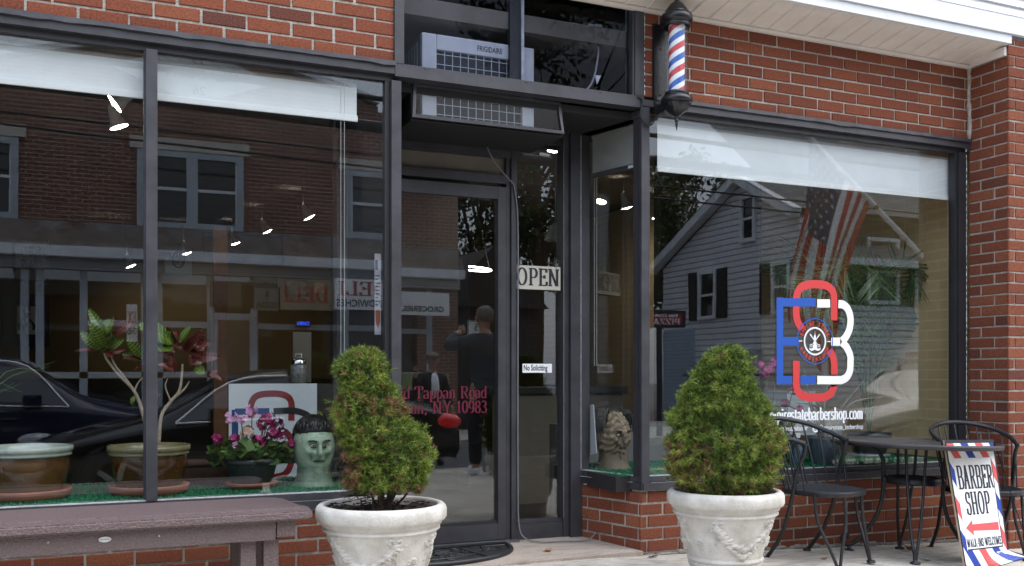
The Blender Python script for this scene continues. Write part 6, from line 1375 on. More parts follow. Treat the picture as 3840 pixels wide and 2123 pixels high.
# ---- gabled house (side wall runs back from the street)
XH, YH = 14.9, -13.0
hs_ = thing('grey_house', 'grey clapboard house with white raked gable and black shutters, mirrored in the logo window', 'house', (XH+3,YH-3,-.5))
def hb_(mb, name, m, label=None):
    o = mb.build(name, m, hs_, label=label); o.location = -Vector(hs_.location); return o
M['clap'] = stripe_mat('grey_clapboard', (.74,.75,.78), 'Z', .15, .34, .6, .3, .10)
ap = (14.9,-15.074,5.819); e1 = (14.9,-12.926,4.657); e2 = (14.9,-18.991,3.932)
gw = [(e1[1],-.6),(e1[1],e1[2]),(ap[1],ap[2]),(e2[1]+.35,e2[2]+.1),(e2[1]+.35,-.6)]
mb = MB(); mb.prism(gw, lambda y,z,d: (XH+d,y,z), .25); hb_(mb, 'gable_wall', M['clap'])
mb = MB()
def rake(a, b, w_, th):
    a, b = Vector((0,a[1],a[2])), Vector((0,b[1],b[2])); d = (b-a).normalized(); n = Vector((0,-d.z,d.y)); n = n if n.z > 0 else -n
    vs = [(XH-.28,p.y,p.z) for p in (a,b,b+n*w_,a+n*w_)]+[(XH+th,p.y,p.z) for p in (a,b,b+n*w_,a+n*w_)]
    mb.add(vs, [(0,1,2,3),(7,6,5,4),(0,4,5,1),(1,5,6,2),(2,6,7,3),(3,7,4,0)])
rake(ap, e1, .22, -.02); rake(ap, (0,e2[1],e2[2]), .22, -.02); hb_(mb, 'rake_board', M['wtrim'])
M['shing'] = brick_tex_mat('grey_shingles', (.16,.16,.165), (.10,.10,.105), (.05,.05,.05), 'XZ', .3, .11, .014)
mb = MB()
rz0 = 5.0; hz = 7.557+1.2
for a, b in ((ap,(0,e1[1]+.1,e1[2]-.05)),(ap,(0,e2[1],e2[2]))): mb.add([(XH-.3,a[1],a[2]+.24),(XH+9,a[1],a[2]+.24),(XH+9,b[1],b[2]+.24),(XH-.3,b[1],b[2]+.24)], [(0,1,2,3)])
mb.add([(XH+.8,YH+.5,3.75),(XH+12,YH+.5,3.75),(XH+12,YH-5,8.2),(XH+1.0,YH-5,8.2)], [(0,1,2,3)])
hb_(mb, 'roof', M['shing'])
mb = MB(); mb.box(XH+.26,XH+12,YH-.25,YH-.0,-.6,4.0); hb_(mb, 'front_wall', M['clap'])
mb = MB(); mb.box(XH+.5,XH+12,YH+.36,YH+.52,3.60,3.76); hb_(mb, 'gutter', M['wtrim'])
def hwin(face, a, b, shut=None, lab=None):
    # face 'X': on the gable wall; a = upper left, b = lower right in world coordinates
    mb = MB(); pn = MB(); sh = MB()
    if face == 'X':
        y0, y1 = sorted((a[1],b[1])); z0, z1 = b[2], a[2]; B = lambda p0,p1,q0,q1,d0,d1,m: m.box(XH-d1,XH-d0,p0,p1,q0,q1); u0, u1 = y0, y1
    else:
        u0, u1 = sorted((a[0],b[0])); z0, z1 = b[2], a[2]; B = lambda p0,p1,q0,q1,d0,d1,m: m.box(p0,p1,YH+d0,YH+d1,q0,q1)
    t = .09; B(u0,u0+t,z0+t,z1-t,.004,.07,mb); B(u1-t,u1,z0+t,z1-t,.004,.07,mb); B(u0,u1,z0,z0+t,.004,.08,mb); B(u0,u1,z1-t,z1,.004,.08,mb); zm = (z0+z1)/2; B(u0+t,u1-t,zm-.03,zm+.03,.012,.05,mb)
    B(u0+t,u1-t,z0+t,z1-t,.005,.010,pn)
    o = hb_(mb, 'window', M['wtrim'], lab); pn.build('pane', M['dglass'], o)
    if shut:
        for s0, s1 in ((u0-shut-.03,u0-.03),(u1+.03,u1+shut+.03)):
            s_ = MB(); B(s0,s1,z0,z1,.004,.045,s_)
            for k in range(14): B(s0+.05,s1-.05,z0+.08+(z1-z0-.2)*k/14,z0+.12+(z1-z0-.2)*k/14,.046,.058,s_)
            hb_(s_, 'shutter', C('black_shutter', (.012,.011,.011), rough=.6))
hwin('X', (14.9,-15.054,5.474), (14.9,-14.467,4.335), None, 'attic window in the gable')
hwin('X', (14.9,-16.889,3.792), (14.9,-16.102,2.505), .42, 'shuttered window with a small air conditioner')
hwin('X', (14.9,-13.867,3.719), (14.9,-13.201,2.505), .42)
hwin('Y', (16.934,-13.0,4.325), (17.944,-13.0,2.734), .5)
g0 = (14.9,-18.608,2.299); g1_ = (14.9,-17.099,-0.057)
mb = MB(); mb.box(XH-.04,XH-.003,min(g0[1],g1_[1]),max(g0[1],g1_[1]),-.5,g0[2]); hb_(mb, 'roller_shutter', stripe_mat('blue_shutter', (.38,.47,.58), 'Z', .10, .2, .5, .5, .3))
g0 = (14.9,-14.968,1.682); g1_ = (14.9,-14.243,0.054)
mb = MB(); mb.box(XH-.05,XH-.003,min(g0[1],g1_[1]),max(g0[1],g1_[1]),-.5,g0[2]); hb_(mb, 'door', M['gpaint'])
mb = MB(); mb.box(XH-.06,XH-.04,ap[1]-2.5,e1[1],1.02,1.06); hb_(mb, 'conduit', M['ink'])
# pizza sign on a bracket between the buildings
pz0 = (9.77,-11.6,2.328); pz1 = (10.891,-11.6,1.985)
t = street_sign('pizza_sign', 'dark red Thin Crust PIZZA sign on the street, mirrored beside the corner post', pz0, pz1, -11.6, [('s','Thin Crust',.14,.62,.62,.18,M['wht']),('serif','PIZZA',.10,.66,.14,.38,M['wht'])], C('pizza_red', (.34,.03,.035), rough=.5))
w_ = (pz1[0]-pz0[0])/2; h_ = pz0[2]-pz1[2]; mb = MB()
for a in ((-w_,w_,0,.06),(-w_,w_,h_-.06,h_),(-w_,-w_+.06,.06,h_-.06),(w_-.06,w_,.06,h_-.06)): mb.box(a[0],a[1],-.1,.02,a[2],a[3])
mb.build('frame', M['ink'], t); mb = MB(); mb.tube([(0,-.05,0),(0,-.05,-pz1[2]-.3)], .06, 8); mb.build('pole', M['ink'], t)
# dark shed between the buildings
mb = MB(); mb.box(7.3,9.7,-19,-15,-.4,2.6); mb.prism([(7.1,2.6),(9.9,2.6),(8.5,4.0)], lambda x,z,d: (x,-15+.2-d,z), 4.4); tag(mb.build('shed', C('dark_shed', (.05,.045,.042), rough=.9, var=.3, vs=2)), 'dark gabled shed between the deli and the grey house', 'shed')

# ---- trees
M['tleaf'] = ramp_attr('autumn_leaf', [(0,(.025,.045,.012)),(.5,(.05,.08,.018)),(.8,(.13,.12,.025)),(1,(.22,.13,.03))], rough=.6)
def tree(label, x, y, h, r, seed, n=5200, bare=False):
    t = thing('tree', label, 'tree', (x,y,-.4), 0, 'trees across the street'); rg = random.Random(seed); rn = np.random.default_rng(seed)
    mb = MB(); tips = []
    mb.tube(spline([(0,0,0),(.1,.05,h*.3),(.0,.1,h*.62)],5), [.22*(1-.05*k) for k in range(11)], 9)
    for i in range(16 if not bare else 30):
        b = Vector((.05,.05,h*rg.uniform(.3,.62))); a = rg.uniform(0,6.28); e = Vector((r*.8*cos(a), r*.8*sin(a), h*rg.uniform(.55,1.0))); p = spline([b, b.lerp(e,.5)+Vector((0,0,.3)), e],4); mb.tube(p, [.07*(1-.85*k/(len(p)-1)) for k in range(len(p))], 6); tips.append(p)
        if bare:
            for k in range(10):
                s = p[rg.randrange(2,len(p))]; q = s+Vector((rg.uniform(-.7,.7),rg.uniform(-.4,.4),rg.uniform(-.1,.9))); mb.tube([s, s.lerp(q,.5)+Vector((rg.uniform(-.1,.1),0,rg.uniform(-.1,.1))), q], [.022,.014,.005], 4)
    mb.build('trunk', M['bark'], t)
    if bare: return t
    cl = [(Vector((rg.gauss(0,.42)*r, rg.gauss(0,.42)*r, h*rg.uniform(.45,.98))), rg.uniform(.3,.75)*r*.55, rg.uniform(.1,.8)) for i in range(34)]
    V = []; T = []
    for i in range(n):
        c, cr, tn = cl[rg.randrange(len(cl))]; d = rn.normal(0,1,3); d /= np.linalg.norm(d); p = np.array(c)+d*cr*rg.uniform(.45,1.05)
        u = rn.normal(0,1,3); u /= np.linalg.norm(u); v = np.cross(u, rn.normal(0,1,3)); v /= np.linalg.norm(v); L = rg.uniform(.07,.15)
        V += [p-u*L, p+v*L*.5, p+u*L, p-v*L*.5]; T.append(min(1,max(0,tn+rg.gauss(0,.16))))
    mb = MB(); mb.add([tuple(q) for q in V], [(4*i,4*i+1,4*i+2,4*i+3) for i in range(n)]); mb.t = T; mb.build('crown', M['tleaf'], t); return t
tree('broad autumn tree behind the far gable slope of the grey house', 20.6, -27.0, 9.6, 2.6, 1, 7000)
tree('dark green tree beside the shed, mirrored in the door glass', 11.6, -23.5, 9.5, 2.6, 2)
tree('lower yellowing tree left of the grey house', 18.0, -25.0, 8.6, 2.6, 3, 5500)
tree('tall dense dark tree glimpsed in the sidelight', 12.2, -20.5, 12.5, 3.0, 4, 9000)
tree('bare branched tree over the deli roof at the far left', -1.5, -21.0, 10.2, 2.6, 5, bare=True)

# ---- flag on an angled pole fixed to a street pole
fa = Vector((8.341,-5.05,4.089)); fb = Vector((10.362,-5.05,2.602))
fp = thing('street_pole', 'round wooden utility pole at the kerb beyond the brick pier', 'utility pole', (fb.x+.06,-5.05,-.3)); mb = MB(); mb.tube([(0,0,0),(0,0,9)], [.14,.11], 12); mb.build('shaft', mat('pole_wood', (.12,.09,.065), .9, var=.4, vs=12), fp)
fl = thing('flag', 'American flag on a white angled pole, mirrored in the logo window', 'flag', fb); A_ = Vector(fl.location)
mb = MB(); mb.tube([fa-A_, fb-A_], .034, 10); mb.ell(fa-A_, (.04,.04,.04), 10, 8); mb.build('flag_pole', M['white'], fl)
mb = MB(); q = fa.lerp(fb,.56)-A_; d_ = (fb-fa).normalized(); mb.tube([q-d_*.03,q+d_*.03], .036, 10); mb.build('pole_ring', C('brass', (.35,.25,.08), rough=.4, metal=.8), fl)
s0, s1 = fa.lerp(fb,.02), fa.lerp(fb,.54); FL = 2.3
def fpt(s, tt):
    p = s0.lerp(s1, s); k = tt*FL; cxm = s0.x-.05+.02*s; xx = p.x+(cxm+.62*(s-.35)-p.x)*min(1,tt*1.3)
    wv = .10*sin(s*11+tt*2.6)*min(1,tt*2+.15)
    return Vector((xx-.18*tt+.05*sin(tt*5+s*4), p.y+wv+.12*tt, p.z-k*(.93+.10*s)+.0))-A_
mb = MB(); NS, NT = 39, 40
for i in range(NS):
    for j in range(NT):
        st = int((i+.5)/NS*13); mi = 0 if st % 2 == 0 else 1
        if (i+.5)/NS < 7/13 and (j+.5)/NT < .42: mi = 2
        mb.add([fpt(i/NS,j/NT),fpt((i+1)/NS,j/NT),fpt((i+1)/NS,(j+1)/NT),fpt(i/NS,(j+1)/NT)], [(0,1,2,3)], mi, .5, True)
mb.build('cloth', [C('flag_red', (.40,.03,.03), rough=.8), C('flag_white', (.65,.65,.66), rough=.8), C('flag_blue', (.015,.025,.09), rough=.8)], fl)
mb = MB()
for r_ in range(9):
    for c_ in range(6 if r_ % 2 == 0 else 5):
        s = (.5+c_+(0 if r_ % 2 == 0 else .5))/6.*7/13; tq = (.5+r_)/9*.42; c0 = fpt(s,tq); ex = (fpt(s+.01,tq)-c0).normalized(); ey = (fpt(s,tq-.01)-c0).normalized(); nn = ex.cross(ey).normalized()
        for sd_ in (-1,1): mb.add([c0+nn*sd_*.006+(ex*cos(pi/2+k*pi/5)+ey*sin(pi/2+k*pi/5))*(.036 if k % 2 == 0 else .015) for k in range(10)], [list(range(10))])
mb.build('stars', C('star_white', (.45,.45,.47), rough=.8), fl)
# overhead wires
for k, (y, z, sag, r_, lb_) in enumerate(((-10.8,5.75,.15,.045,'thick sagging cable'),(-10.9,5.30,.2,.10,'heavy bundled cable'),(-11.0,4.85,.3,.018,'thin wire'),(-10.7,4.55,.5,.018,'lowest thin wire'))):
    mb = MB(); mb.tube([(-8+i*1.6, y, z+sag*((i-12)/12)**2*.6-.02*i) for i in range(25)], r_, 6); tag(mb.build('overhead_wire', M['rubber']), lb_+' crossing the sky over the street', 'wire', 'overhead street wires')

# ---- parked cars
M['tyre'] = C('tyre', (.012,.012,.012), rough=.8); M['rimm'] = C('alloy', (.32,.33,.34), rough=.3, metal=.7)
M['cglass'] = mat('car_glass', (.008,.009,.010), .04, spec=.9); M['chrome2'] = C('car_chrome', (.75,.76,.78), rough=.2, metal=.3)
def car(label, x, y, rz, paint, L=4.7, H=1.45, suv=False, cabin=None):
    t = thing('parked_car', label, 'car', (x,y,RZ), rz); hw = .90; hb = H*.62
    # stations: position along the body (0 nose .. 1 tail), waist height, roof height, half widths
    if suv: S = [(0,.55,.60,.62,.5),(.03,.66,.74,.80,.62),(.12,.80,.90,.88,.70),(.26,.90,1.0,.90,.74),(.33,.94,1.12,.90,.74),(.43,.96,H-.06,.90,.66),(.55,.98,H,.90,.66),(.75,1.0,H-.01,.90,.66),(.90,1.02,H-.06,.88,.64),(.97,.98,1.18,.86,.66),(1,.80,.90,.80,.66)]
    else: S = [(0,.50,.55,.60,.48),(.03,.60,.67,.78,.62),(.12,.72,.80,.87,.70),(.24,.82,.91,.90,.74),(.31,.88,1.00,.90,.74),(.42,.90,H-.08,.90,.62),(.54,.92,H,.90,.62),(.68,.93,H-.05,.90,.62),(.80,.95,1.20,.90,.66),(.87,.96,1.05,.88,.70),(.97,.92,1.0,.84,.66),(1,.70,.80,.78,.62)]
    rows = []
    for s, zw, zr, w, wr in S:
        xx = -L/2+s*L; lo = .24 if .06 < s < .95 else .34
        half = [(0,lo),(w*.80,lo),(w*.97,lo+.10),(w,(lo+zw)/2+.04),(w*.985,zw-.04),(w*.955,zw),(wr+(.0),zr-.045),(wr*.86,zr-.01),(0,zr+.015)]
        rows.append([(xx,-a,b) for a,b in half]+[(xx,a,b) for a,b in half[::-1][1:-1]])
    n = len(rows[0]); mb = MB(); mb.add([p for r_ in rows for p in r_], [(i*n+j,i*n+(j+1) % n,(i+1)*n+(j+1) % n,(i+1)*n+j) for i in range(len(rows)-1) for j in range(n)]+[list(range(n)),list(range((len(rows)-1)*n,len(rows)*n))[::-1]], 0, .5, True)
    o = mb.build('body', paint, t); md = o.modifiers.new('s','SUBSURF'); md.levels = 2; md.render_levels = 2
    ca, cb = (5,8) if suv else (5,7)
    def onside(i, f, sg): # point on the side glass: f=0 waist, 1 roof edge
        a, b = rows[i][5], rows[i][6]; p = Vector(a).lerp(Vector(b), f); return Vector((p.x, sg*abs(p.y)+sg*.012, p.z))
    for sg in (-1, 1):
        mb = MB(); idx = list(range(ca-1, cb+2))
        for i, j in zip(idx[:-1], idx[1:]):
            fa_, fb_ = (.86 if i >= ca and i <= cb else .06), (.86 if j >= ca and j <= cb else .06)
            lo_ = .08
            mb.add([onside(i,lo_ if fa_ > .1 else .05,sg),onside(j,lo_ if fb_ > .1 else .05,sg),onside(j,fb_,sg),onside(i,fa_,sg)], [(0,1,2,3)])
        mb.build('side_window', M['cglass'], t)
        mb = MB(); pts = [onside(ca-1,.07,sg)]+[onside(i,.90,sg) for i in range(ca,cb+1)]+[onside(cb+1,.07,sg)]; mb.tube([p+Vector((0,sg*.006,0)) for p in spline(pts,4)], .012, 6); mb.tube([onside(i,.0,sg)+Vector((0,sg*.004,0)) for i in range(ca-1,cb+2)], .010, 6); mb.build('chrome_trim', M['chrome2'], t)
        mb = MB(); i = ca; p = onside(ca-1,.35,sg); mb.bbox(p.x+.30,p.x+.52,min(p.y,p.y+sg*.20),max(p.y,p.y+sg*.20),p.z-.02,p.z+.12,.03); mb.build('wing_mirror', paint, t)
        mb = MB(); mb.tube([(-.05*L,sg*.905,.80),(-.01*L,sg*.915,.80)], .016, 6); mb.tube([(.16*L,sg*.905,.82),(.20*L,sg*.915,.82)], .016, 6); mb.build('door_handle', paint, t)
        hl = MB(); hl.ell((-L/2+.22,sg*.70,.66 if not suv else .80), (.20,.14,.075), 14, 8); hl.build('headlight', mat('headlight_lens', (.45,.47,.50), .12, c2=(.05,.05,.05), vs=9), t)
        tl = MB(); tl.ell((L/2-.16,sg*.72,.80 if not suv else .95), (.20,.17,.10), 14, 8); tl.build('tail_light', mat('tail_lens', (.45,.008,.01), .15, emit=(.8,.01,.01), es=.3), t)
        for ax in (-L*.30, L*.29):
            mb = MB(); mb.lathe([(.20,-.10),(.31,-.10),(.335,-.07),(.335,.07),(.31,.10),(.20,.10)], 28); o = mb.build('wheel', M['tyre'], t, (ax,sg*.82,.335)); o.rotation_euler = (pi/2,0,0)
            r_ = MB(); r_.lathe([(.0,.02),(.05,.06),(.20,.07),(.225,.095)], 28, f=lambda r,z,a,i: r); 
            for k in range(5): r_.box(.03,.21,-.025,.025,.07,.09,M=Matrix.Rotation(k*1.2566,4,'Z'))
            rm = r_.build('rim', M['rimm'], o); rm.scale = (1,1,-sg)
            ar = MB(); ar.add([(ax+.40*cos(pi*k/12),sg*.906,.30+.41*sin(pi*k/12)) for k in range(13)]+[(ax+.40,sg*.906,.22),(ax-.40,sg*.906,.22)], [list(range(15))]); ar.build('wheel_arch', M['tyre'], t)
    mb = MB(); a, b, c_, d_ = rows[ca-1], rows[ca], rows[cb], rows[cb+1]
    for r0_, r1_ in ((a,b),(d_,c_)):
        o_ = Vector((0,0,.015)); mb.add([Vector((r0_[6][0],-abs(r0_[6][1])*.92,r0_[6][2]))+o_,Vector((r0_[6][0],abs(r0_[6][1])*.92,r0_[6][2]))+o_,Vector((r1_[6][0],abs(r1_[6][1])*.92,r1_[6][2]-.0))+o_,Vector((r1_[6][0],-abs(r1_[6][1])*.92,r1_[6][2]))+o_], [(0,1,2,3)])
    mb.build('windscreen', M['cglass'], t)
    mb = MB(); mb.bbox(-L/2-.02,-L/2+.05,-.55,.55,.36,.50,.02); mb.bbox(L/2-.02,L/2+.03,-.25,.25,.62,.74,.01); mb.build('grille', M['tyre'], t)
    return t
car('black parked sedan at the near kerb, mirrored in the left panes and door', 1.66, -5.95, 0, mat('black_car_paint', (.004,.0045,.006), .12, spec=.35), 4.75, 1.43)
car('dark blue parked estate car across the street, mirrored at far left', -1.05, -9.6, pi, mat('navy_car_paint', (.006,.012,.034), .12, spec=.45), 4.8, 1.62, True)
car('beige parked van beyond the pier, mirrored behind the palm', 11.7, -6.1, 0, mat('beige_car_paint', (.34,.30,.24), .25, coat=1.), 5.0, 1.58, True)

# ---- people
def skin_mesh(name, chains, m, parent, loc, sub=2):
    # chains: lists of (x,y,z,r); the first point of a later chain may repeat an earlier one
    vs = []; es = []; rs = []
    def vid(p):
        for i, q in enumerate(vs):
            if (Vector(q)-Vector(p[:3])).length < 1e-4: return i
        vs.append(p[:3]); rs.append(p[3]); return len(vs)-1
    for ch in chains:
        ids = [vid(p) for p in ch]; es += [(a,b) for a,b in zip(ids[:-1], ids[1:])]
    me = bpy.data.meshes.new(name); me.from_pydata(vs, es, []); o = bpy.data.objects.new(name, me); col.objects.link(o)
    sk = o.modifiers.new('skin','SKIN'); sk.use_smooth_shade = True
    for i, r in enumerate(rs): d = me.skin_vertices[0].data[i]; d.radius = (r, r); d.use_root = i == 0
    ss = o.modifiers.new('sub','SUBSURF'); ss.levels = sub; ss.render_levels = sub
    bpy.context.view_layer.update(); dg = bpy.context.evaluated_depsgraph_get(); ev = bpy.data.meshes.new_from_object(o.evaluated_get(dg))
    bpy.data.objects.remove(o); ev.materials.clear(); ev.materials.append(m); ev.polygons.foreach_set('use_smooth', [True]*len(ev.polygons))
    q = bpy.data.objects.new(name, ev); col.objects.link(q); q.parent = parent; q.location = loc; return q
def person(label, x, y, z, rz, hgt, arms, cl, cap=None, hairm=None, shoe=None, shirt=None):
    t = thing('person', label, 'person', (x,y,z), rz); k = hgt/1.78; S = lambda ch: [(a*k,b*k,c_*k,r*k) for a,b,c_,r in ch]
    skn = mat('skin', (.42,.24,.17), .55)
    # naked figure: one continuous surface, front is -y
    torso = [(0,0,.95,.13),(0,0,1.10,.125),(0,-.005,1.28,.14),(0,.005,1.42,.11),(0,.0,1.50,.06),(0,-.015,1.56,.055),(0,-.02,1.64,.088),(0,-.015,1.71,.085),(0,-.005,1.755,.05)]
    ch = [torso]
    legs = []
    for s in (-1,1):
        L_ = [(0,0,.95,.13),(s*.09,0,.86,.092),(s*.105,-.012,.50,.062),(s*.11,.012,.10,.042),(s*.11,-.05,.045,.04),(s*.115,-.15,.03,.03)]; legs.append(L_)
    ch += legs; hands = []
    for s, (el, wr, hd) in zip((-1,1), arms):
        ch.append([(0,.005,1.42,.11),(s*.17,.0,1.40,.065),(*el,.046),(*wr,.034)])
        w, h_ = Vector(wr), Vector(hd); d = (h_-w).normalized(); sd_ = d.cross(Vector((0,-1,.1))).normalized(); n_ = sd_.cross(d)
        pm = w+d*.06; ch.append([(*wr,.034),(*pm,.030)])
        for q in range(4):
            o_ = sd_*(q-1.5)*.020; b0 = pm+o_*.8+d*.01; L_ = (.070,.080,.074,.056)[q]; hands.append([(*b0,.011),(*(b0+d*L_*.5+o_*.2),.0095),(*(b0+d*L_+o_*.35+n_*.012),.008)])
        hands.append([(*(w+d*.03),.014),(*(w+d*.05+sd_*-.040),.011),(*(w+d*.085+sd_*-.058),.009)])
    body = skin_mesh('body', [S(c_) for c_ in ch], skn, t, (0,0,0))
    for c_ in hands: pass
    bm = bmesh.new(); bm.from_mesh(body.data)
    for c_ in hands:
        tm = MB(); tm.tube([tuple(v*k for v in p[:3]) for p in c_], [p[3]*k for p in c_], 8); tmp = bpy.data.meshes.new('f'); tmp.from_pydata(tm.v, [], tm.f); bm.from_mesh(tmp); bpy.data.meshes.remove(tmp)
    for v in bm.verts: # nose, eyes and chin on the head
        if v.co.z > 1.58*k and v.co.y < -.03*k:
            q = math.exp(-(v.co.x/(.016*k))**2-((v.co.z-1.645*k)/(.028*k))**2); v.co.y -= .022*k*q
            for s in (-1,1): v.co.y += .008*k*math.exp(-((v.co.x-s*.032*k)/(.016*k))**2-((v.co.z-1.672*k)/(.014*k))**2)
    bm.to_mesh(body.data); bm.free()
    mb = MB()
    for s in (-1,1): mb.ell((s*.090*k,-.005*k,1.655*k), (.014*k,.022*k,.034*k), 8, 6)
    mb.build('ears', skn, t)
    up = [(0,0,.82,.17),(0,0,.93,.165),(0,0,1.10,.155),(0,-.005,1.28,.17),(0,.005,1.43,.125),(0,.0,1.49,.075)]
    jc = [up]
    for s, (el, wr, hd) in zip((-1,1), arms): jc.append([(0,.005,1.43,.125),(s*.175,.0,1.405,.088),(*el,.068),(*Vector(el).lerp(Vector(wr),.92),.050)])
    skin_mesh('jacket', [S(c_) for c_ in jc], cl[0], t, (0,0,0))
    tr = [[(0,0,.93,.15),(0,0,.88,.14)]]
    for L_ in legs: tr.append([(0,0,.88,.14),(L_[1][0],0,.80,.108),(L_[2][0],L_[2][1],.50,.085),(L_[3][0],L_[3][1],.10,.070)])
    skin_mesh('trousers', [S(c_) for c_ in tr], cl[1], t, (0,0,0))
    for s in (-1,1):
        mb = MB(); mb.ell((s*.112*k,-.06*k,.05*k), (.052*k,.135*k,.055*k), 14, 8); mb.build('shoe', shoe or M['ink'], t)
    if shirt: mb = MB(); mb.ell((0,-.105*k,1.26*k), (.085*k,.075*k,.22*k), 14, 10); mb.build('shirt', shirt, t)
    mb = MB(); mb.ell((0,.012*k,1.70*k), (.098*k,.105*k,.092*k), 20, 12, f=lambda d: (1+.05*noise.noise(d*9)) if d.z > -.1 or d.y > .2 else .7); mb.build('hair', hairm or C('grey_hair', (.16,.15,.14), rough=.8, bump=1., bs=160), t)
    if cap:
        mb = MB(); mb.ell((0,.0,1.735*k), (.104*k,.112*k,.075*k), 18, 10, f=lambda d: 1 if d.z > -.2 else .75); mb.prism([(.10*k*cos(a*pi/10),-.10*k-.10*k*sin(a*pi/10)) for a in range(11)], lambda a,b,d: (a,b,1.715*k+d), .012*k); mb.build('cap', cap, t)
    return t
P1 = (3.864,-3.95,0.779)
person('grey haired person in a dark jacket seen from behind, mirrored in the door glass', P1[0], -3.95, zg(P1[0],-3.95), radians(0), 1.80, (((-.42,-.05,1.36),(-.22,-.22,1.50),(-.15,-.26,1.54)),((.26,.02,1.13),(.24,-.16,.98),(.24,-.22,.94))), (mat('dark_tweed', (.06,.065,.075), .9, var=.5, vs=70), C('black_trousers', (.010,.010,.012), rough=.8)), shoe=M['white'])
P2 = (4.702,-8.1,1.071)
person('waving person in a cap and dark suit standing behind the sedan', P2[0], -8.1, RZ, pi, 1.66, (((-.27,.02,1.12),(-.30,-.10,.92),(-.31,-.13,.85)),((.30,-.04,1.20),(.34,-.16,1.44),(.35,-.18,1.55))), (C('dark_suit', (.014,.014,.017), rough=.8), M['black_trousers']), cap=C('tan_cap', (.20,.16,.12), rough=.8), shirt=M['wht'])
# 15 minute parking sign
P3 = (3.928,-4.35,1.477)
t = thing('parking_sign', 'green and white 15 MIN PARKING sign on a tilted post, mirrored in the door', 'sign', (P3[0],-4.35,zg(P3[0],-4.35)))
h0 = P3[2]-zg(P3[0],-4.35)
mb = MB(); mb.tube([(0.10,0,0),(0,0,h0+.15)], .025, 8); mb.build('post', C('galvanised', (.30,.32,.34), rough=.45, metal=.4), t)
mb = MB(); mb.bbox(-.12,.12,.03,.036,h0-.17,h0+.17,.002); mb.build('plate', M['wht'], t)
mb = MB()
for body, z, s in (('15',.06,.11),('MIN',-.03,.085),('PARKING',-.11,.06)): tm = MB(); plain_text(tm, body, lambda a,b,d: (a,0,b), s, 0, .002); xm = (min(p[0] for p in tm.v)+max(p[0] for p in tm.v))/2; mb.add([(xm-p[0], .0368, h0+z+p[2]) for p in tm.v], tm.f)
for a in ((-.115,.115,-.165,-.158),(-.115,.115,.158,.165),(-.115,-.108,-.158,.158),(.108,.115,-.158,.158)): mb.box(a[0],a[1],.0362,.037,h0+a[2],h0+a[3])
mb.box(-.07,.07,.0362,.037,h0-.145,h0-.135); mb.build('lettering', C('sign_green', (.01,.14,.07), rough=.5), t)
# open sundays sign on the far facade
street_sign('open_sundays_sign', 'small white OPEN SUNDAYS banner, mirrored behind the palm', (16.333,-11.5,1.625), (17.254,-11.5,1.251), -11.5, [('s','OPEN',.08,.62,.52,.32,dr),('s','SUNDAYS',.06,.9,.1,.32,dr)], wb)
# ================================================================== CAMERA, LIGHT, RENDER
cam = bpy.data.cameras.new('camera'); co = bpy.data.objects.new('camera', cam); col.objects.link(co); sc.camera = co
co.location = (0,-4.567,1.0477); co.rotation_euler = (pi/2,0,-.4134)
cam.sensor_width = 36; cam.sensor_fit = 'HORIZONTAL'; cam.lens = 3614.2/3840*36; cam.shift_y = (1405.8-1061.5)/3840; cam.clip_end = 500; cam.clip_start = .05
CLD = 12.
w = bpy.data.worlds.new('World'); sc.world = w; w.use_nodes = True; nt = w.node_tree; bg = nt.nodes['Background']
sky = nt.nodes.new('ShaderNodeTexSky'); sky.sky_type = 'NISHITA'; sky.sun_disc = False; sky.sun_elevation = radians(52); sky.sun_rotation = radians(130); sky.air_density = 1.6; sky.dust_density = 2.0; sky.ozone_density = 1.
hs = nt.nodes.new('ShaderNodeHueSaturation'); hs.inputs['Saturation'].default_value = .55
nt.links.new(sky.outputs[0], hs.inputs['Color']); # broken overcast: a pale cloud layer laid over the clear sky
tc = nt.nodes.new('ShaderNodeTexCoord'); nz = nt.nodes.new('ShaderNodeTexNoise'); nz.inputs['Scale'].default_value = 2.2; nz.inputs['Detail'].default_value = 5; nt.links.new(tc.outputs['Generated'], nz.inputs['Vector'])
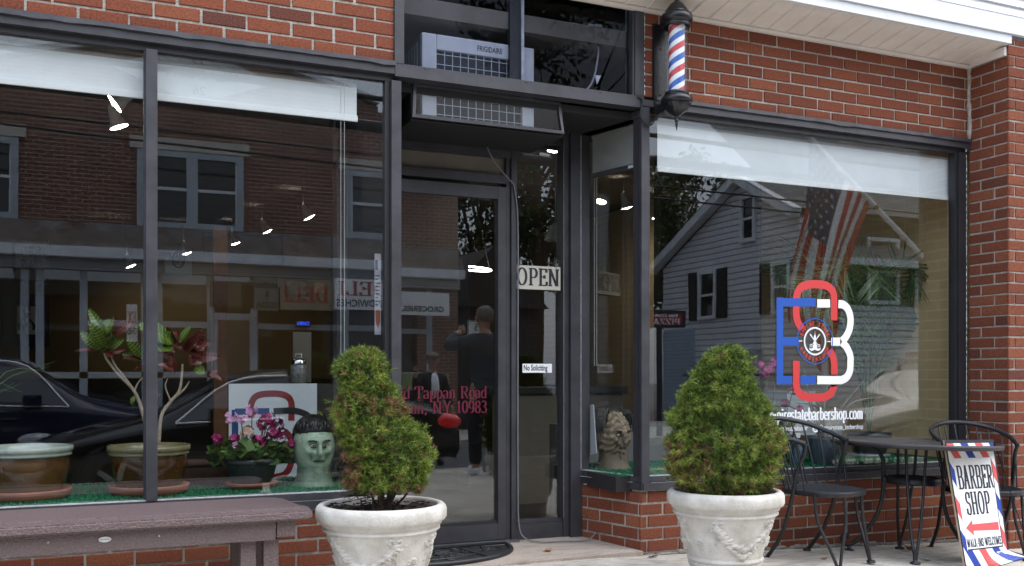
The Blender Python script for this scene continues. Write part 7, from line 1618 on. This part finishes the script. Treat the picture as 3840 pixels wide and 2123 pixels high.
mr_ = nt.nodes.new('ShaderNodeMapRange'); mr_.inputs['From Min'].default_value = .3; mr_.inputs['From Max'].default_value = .7; mr_.inputs['To Min'].default_value = .70; mr_.inputs['To Max'].default_value = .95; nt.links.new(nz.outputs['Fac'], mr_.inputs['Value'])
mx = nt.nodes.new('ShaderNodeMixRGB'); pass; 
sz = nt.nodes.new('ShaderNodeSeparateXYZ'); nt.links.new(tc.outputs['Generated'], sz.inputs[0])
gr = nt.nodes.new('ShaderNodeValToRGB'); ge = gr.color_ramp.elements; ge.new(.35)
for i_, (p_, v_) in enumerate(((0,.26),(.35,.46),(1,1.))): ge[i_].position = p_; ge[i_].color = (v_,v_,v_,1)
nt.links.new(sz.outputs['Z'], gr.inputs[0])
ml = nt.nodes.new('ShaderNodeMixRGB'); ml.blend_type = 'MULTIPLY'; ml.inputs[0].default_value = 1; ml.inputs[2].default_value = (CLD*.84, CLD*.96, CLD*1.18, 1); nt.links.new(gr.outputs[0], ml.inputs[1]); nt.links.new(ml.outputs[0], mx.inputs[2])
nt.links.new(mr_.outputs[0], mx.inputs[0]); nt.links.new(hs.outputs[0], mx.inputs[1]); nt.links.new(mx.outputs[0], bg.inputs['Color']); bg.inputs['Strength'].default_value = .15
sun = bpy.data.lights.new('sun', 'SUN'); sun.energy = 1.3; sun.angle = radians(70); sun.color = (1,.92,.83); so = bpy.data.objects.new('sun', sun); col.objects.link(so)
az = radians(130); el = radians(52)
sunvec = Vector((sin(az)*cos(el), cos(az)*cos(el), sin(el)))
so.rotation_euler = (-sunvec).to_track_quat('-Z','Y').to_euler()
sc.view_settings.view_transform = 'Standard'; sc.view_settings.look = 'None'; sc.view_settings.gamma = 1; sc.view_settings.exposure = 1.0
sc.render.engine = 'CYCLES'
cy = sc.cycles; cy.max_bounces = 8; cy.diffuse_bounces = 3; cy.glossy_bounces = 4; cy.transmission_bounces = 4; cy.transparent_max_bounces = 24; cy.sample_clamp_indirect = 6; cy.caustics_reflective = False; cy.caustics_refractive = False; cy.use_denoising = True
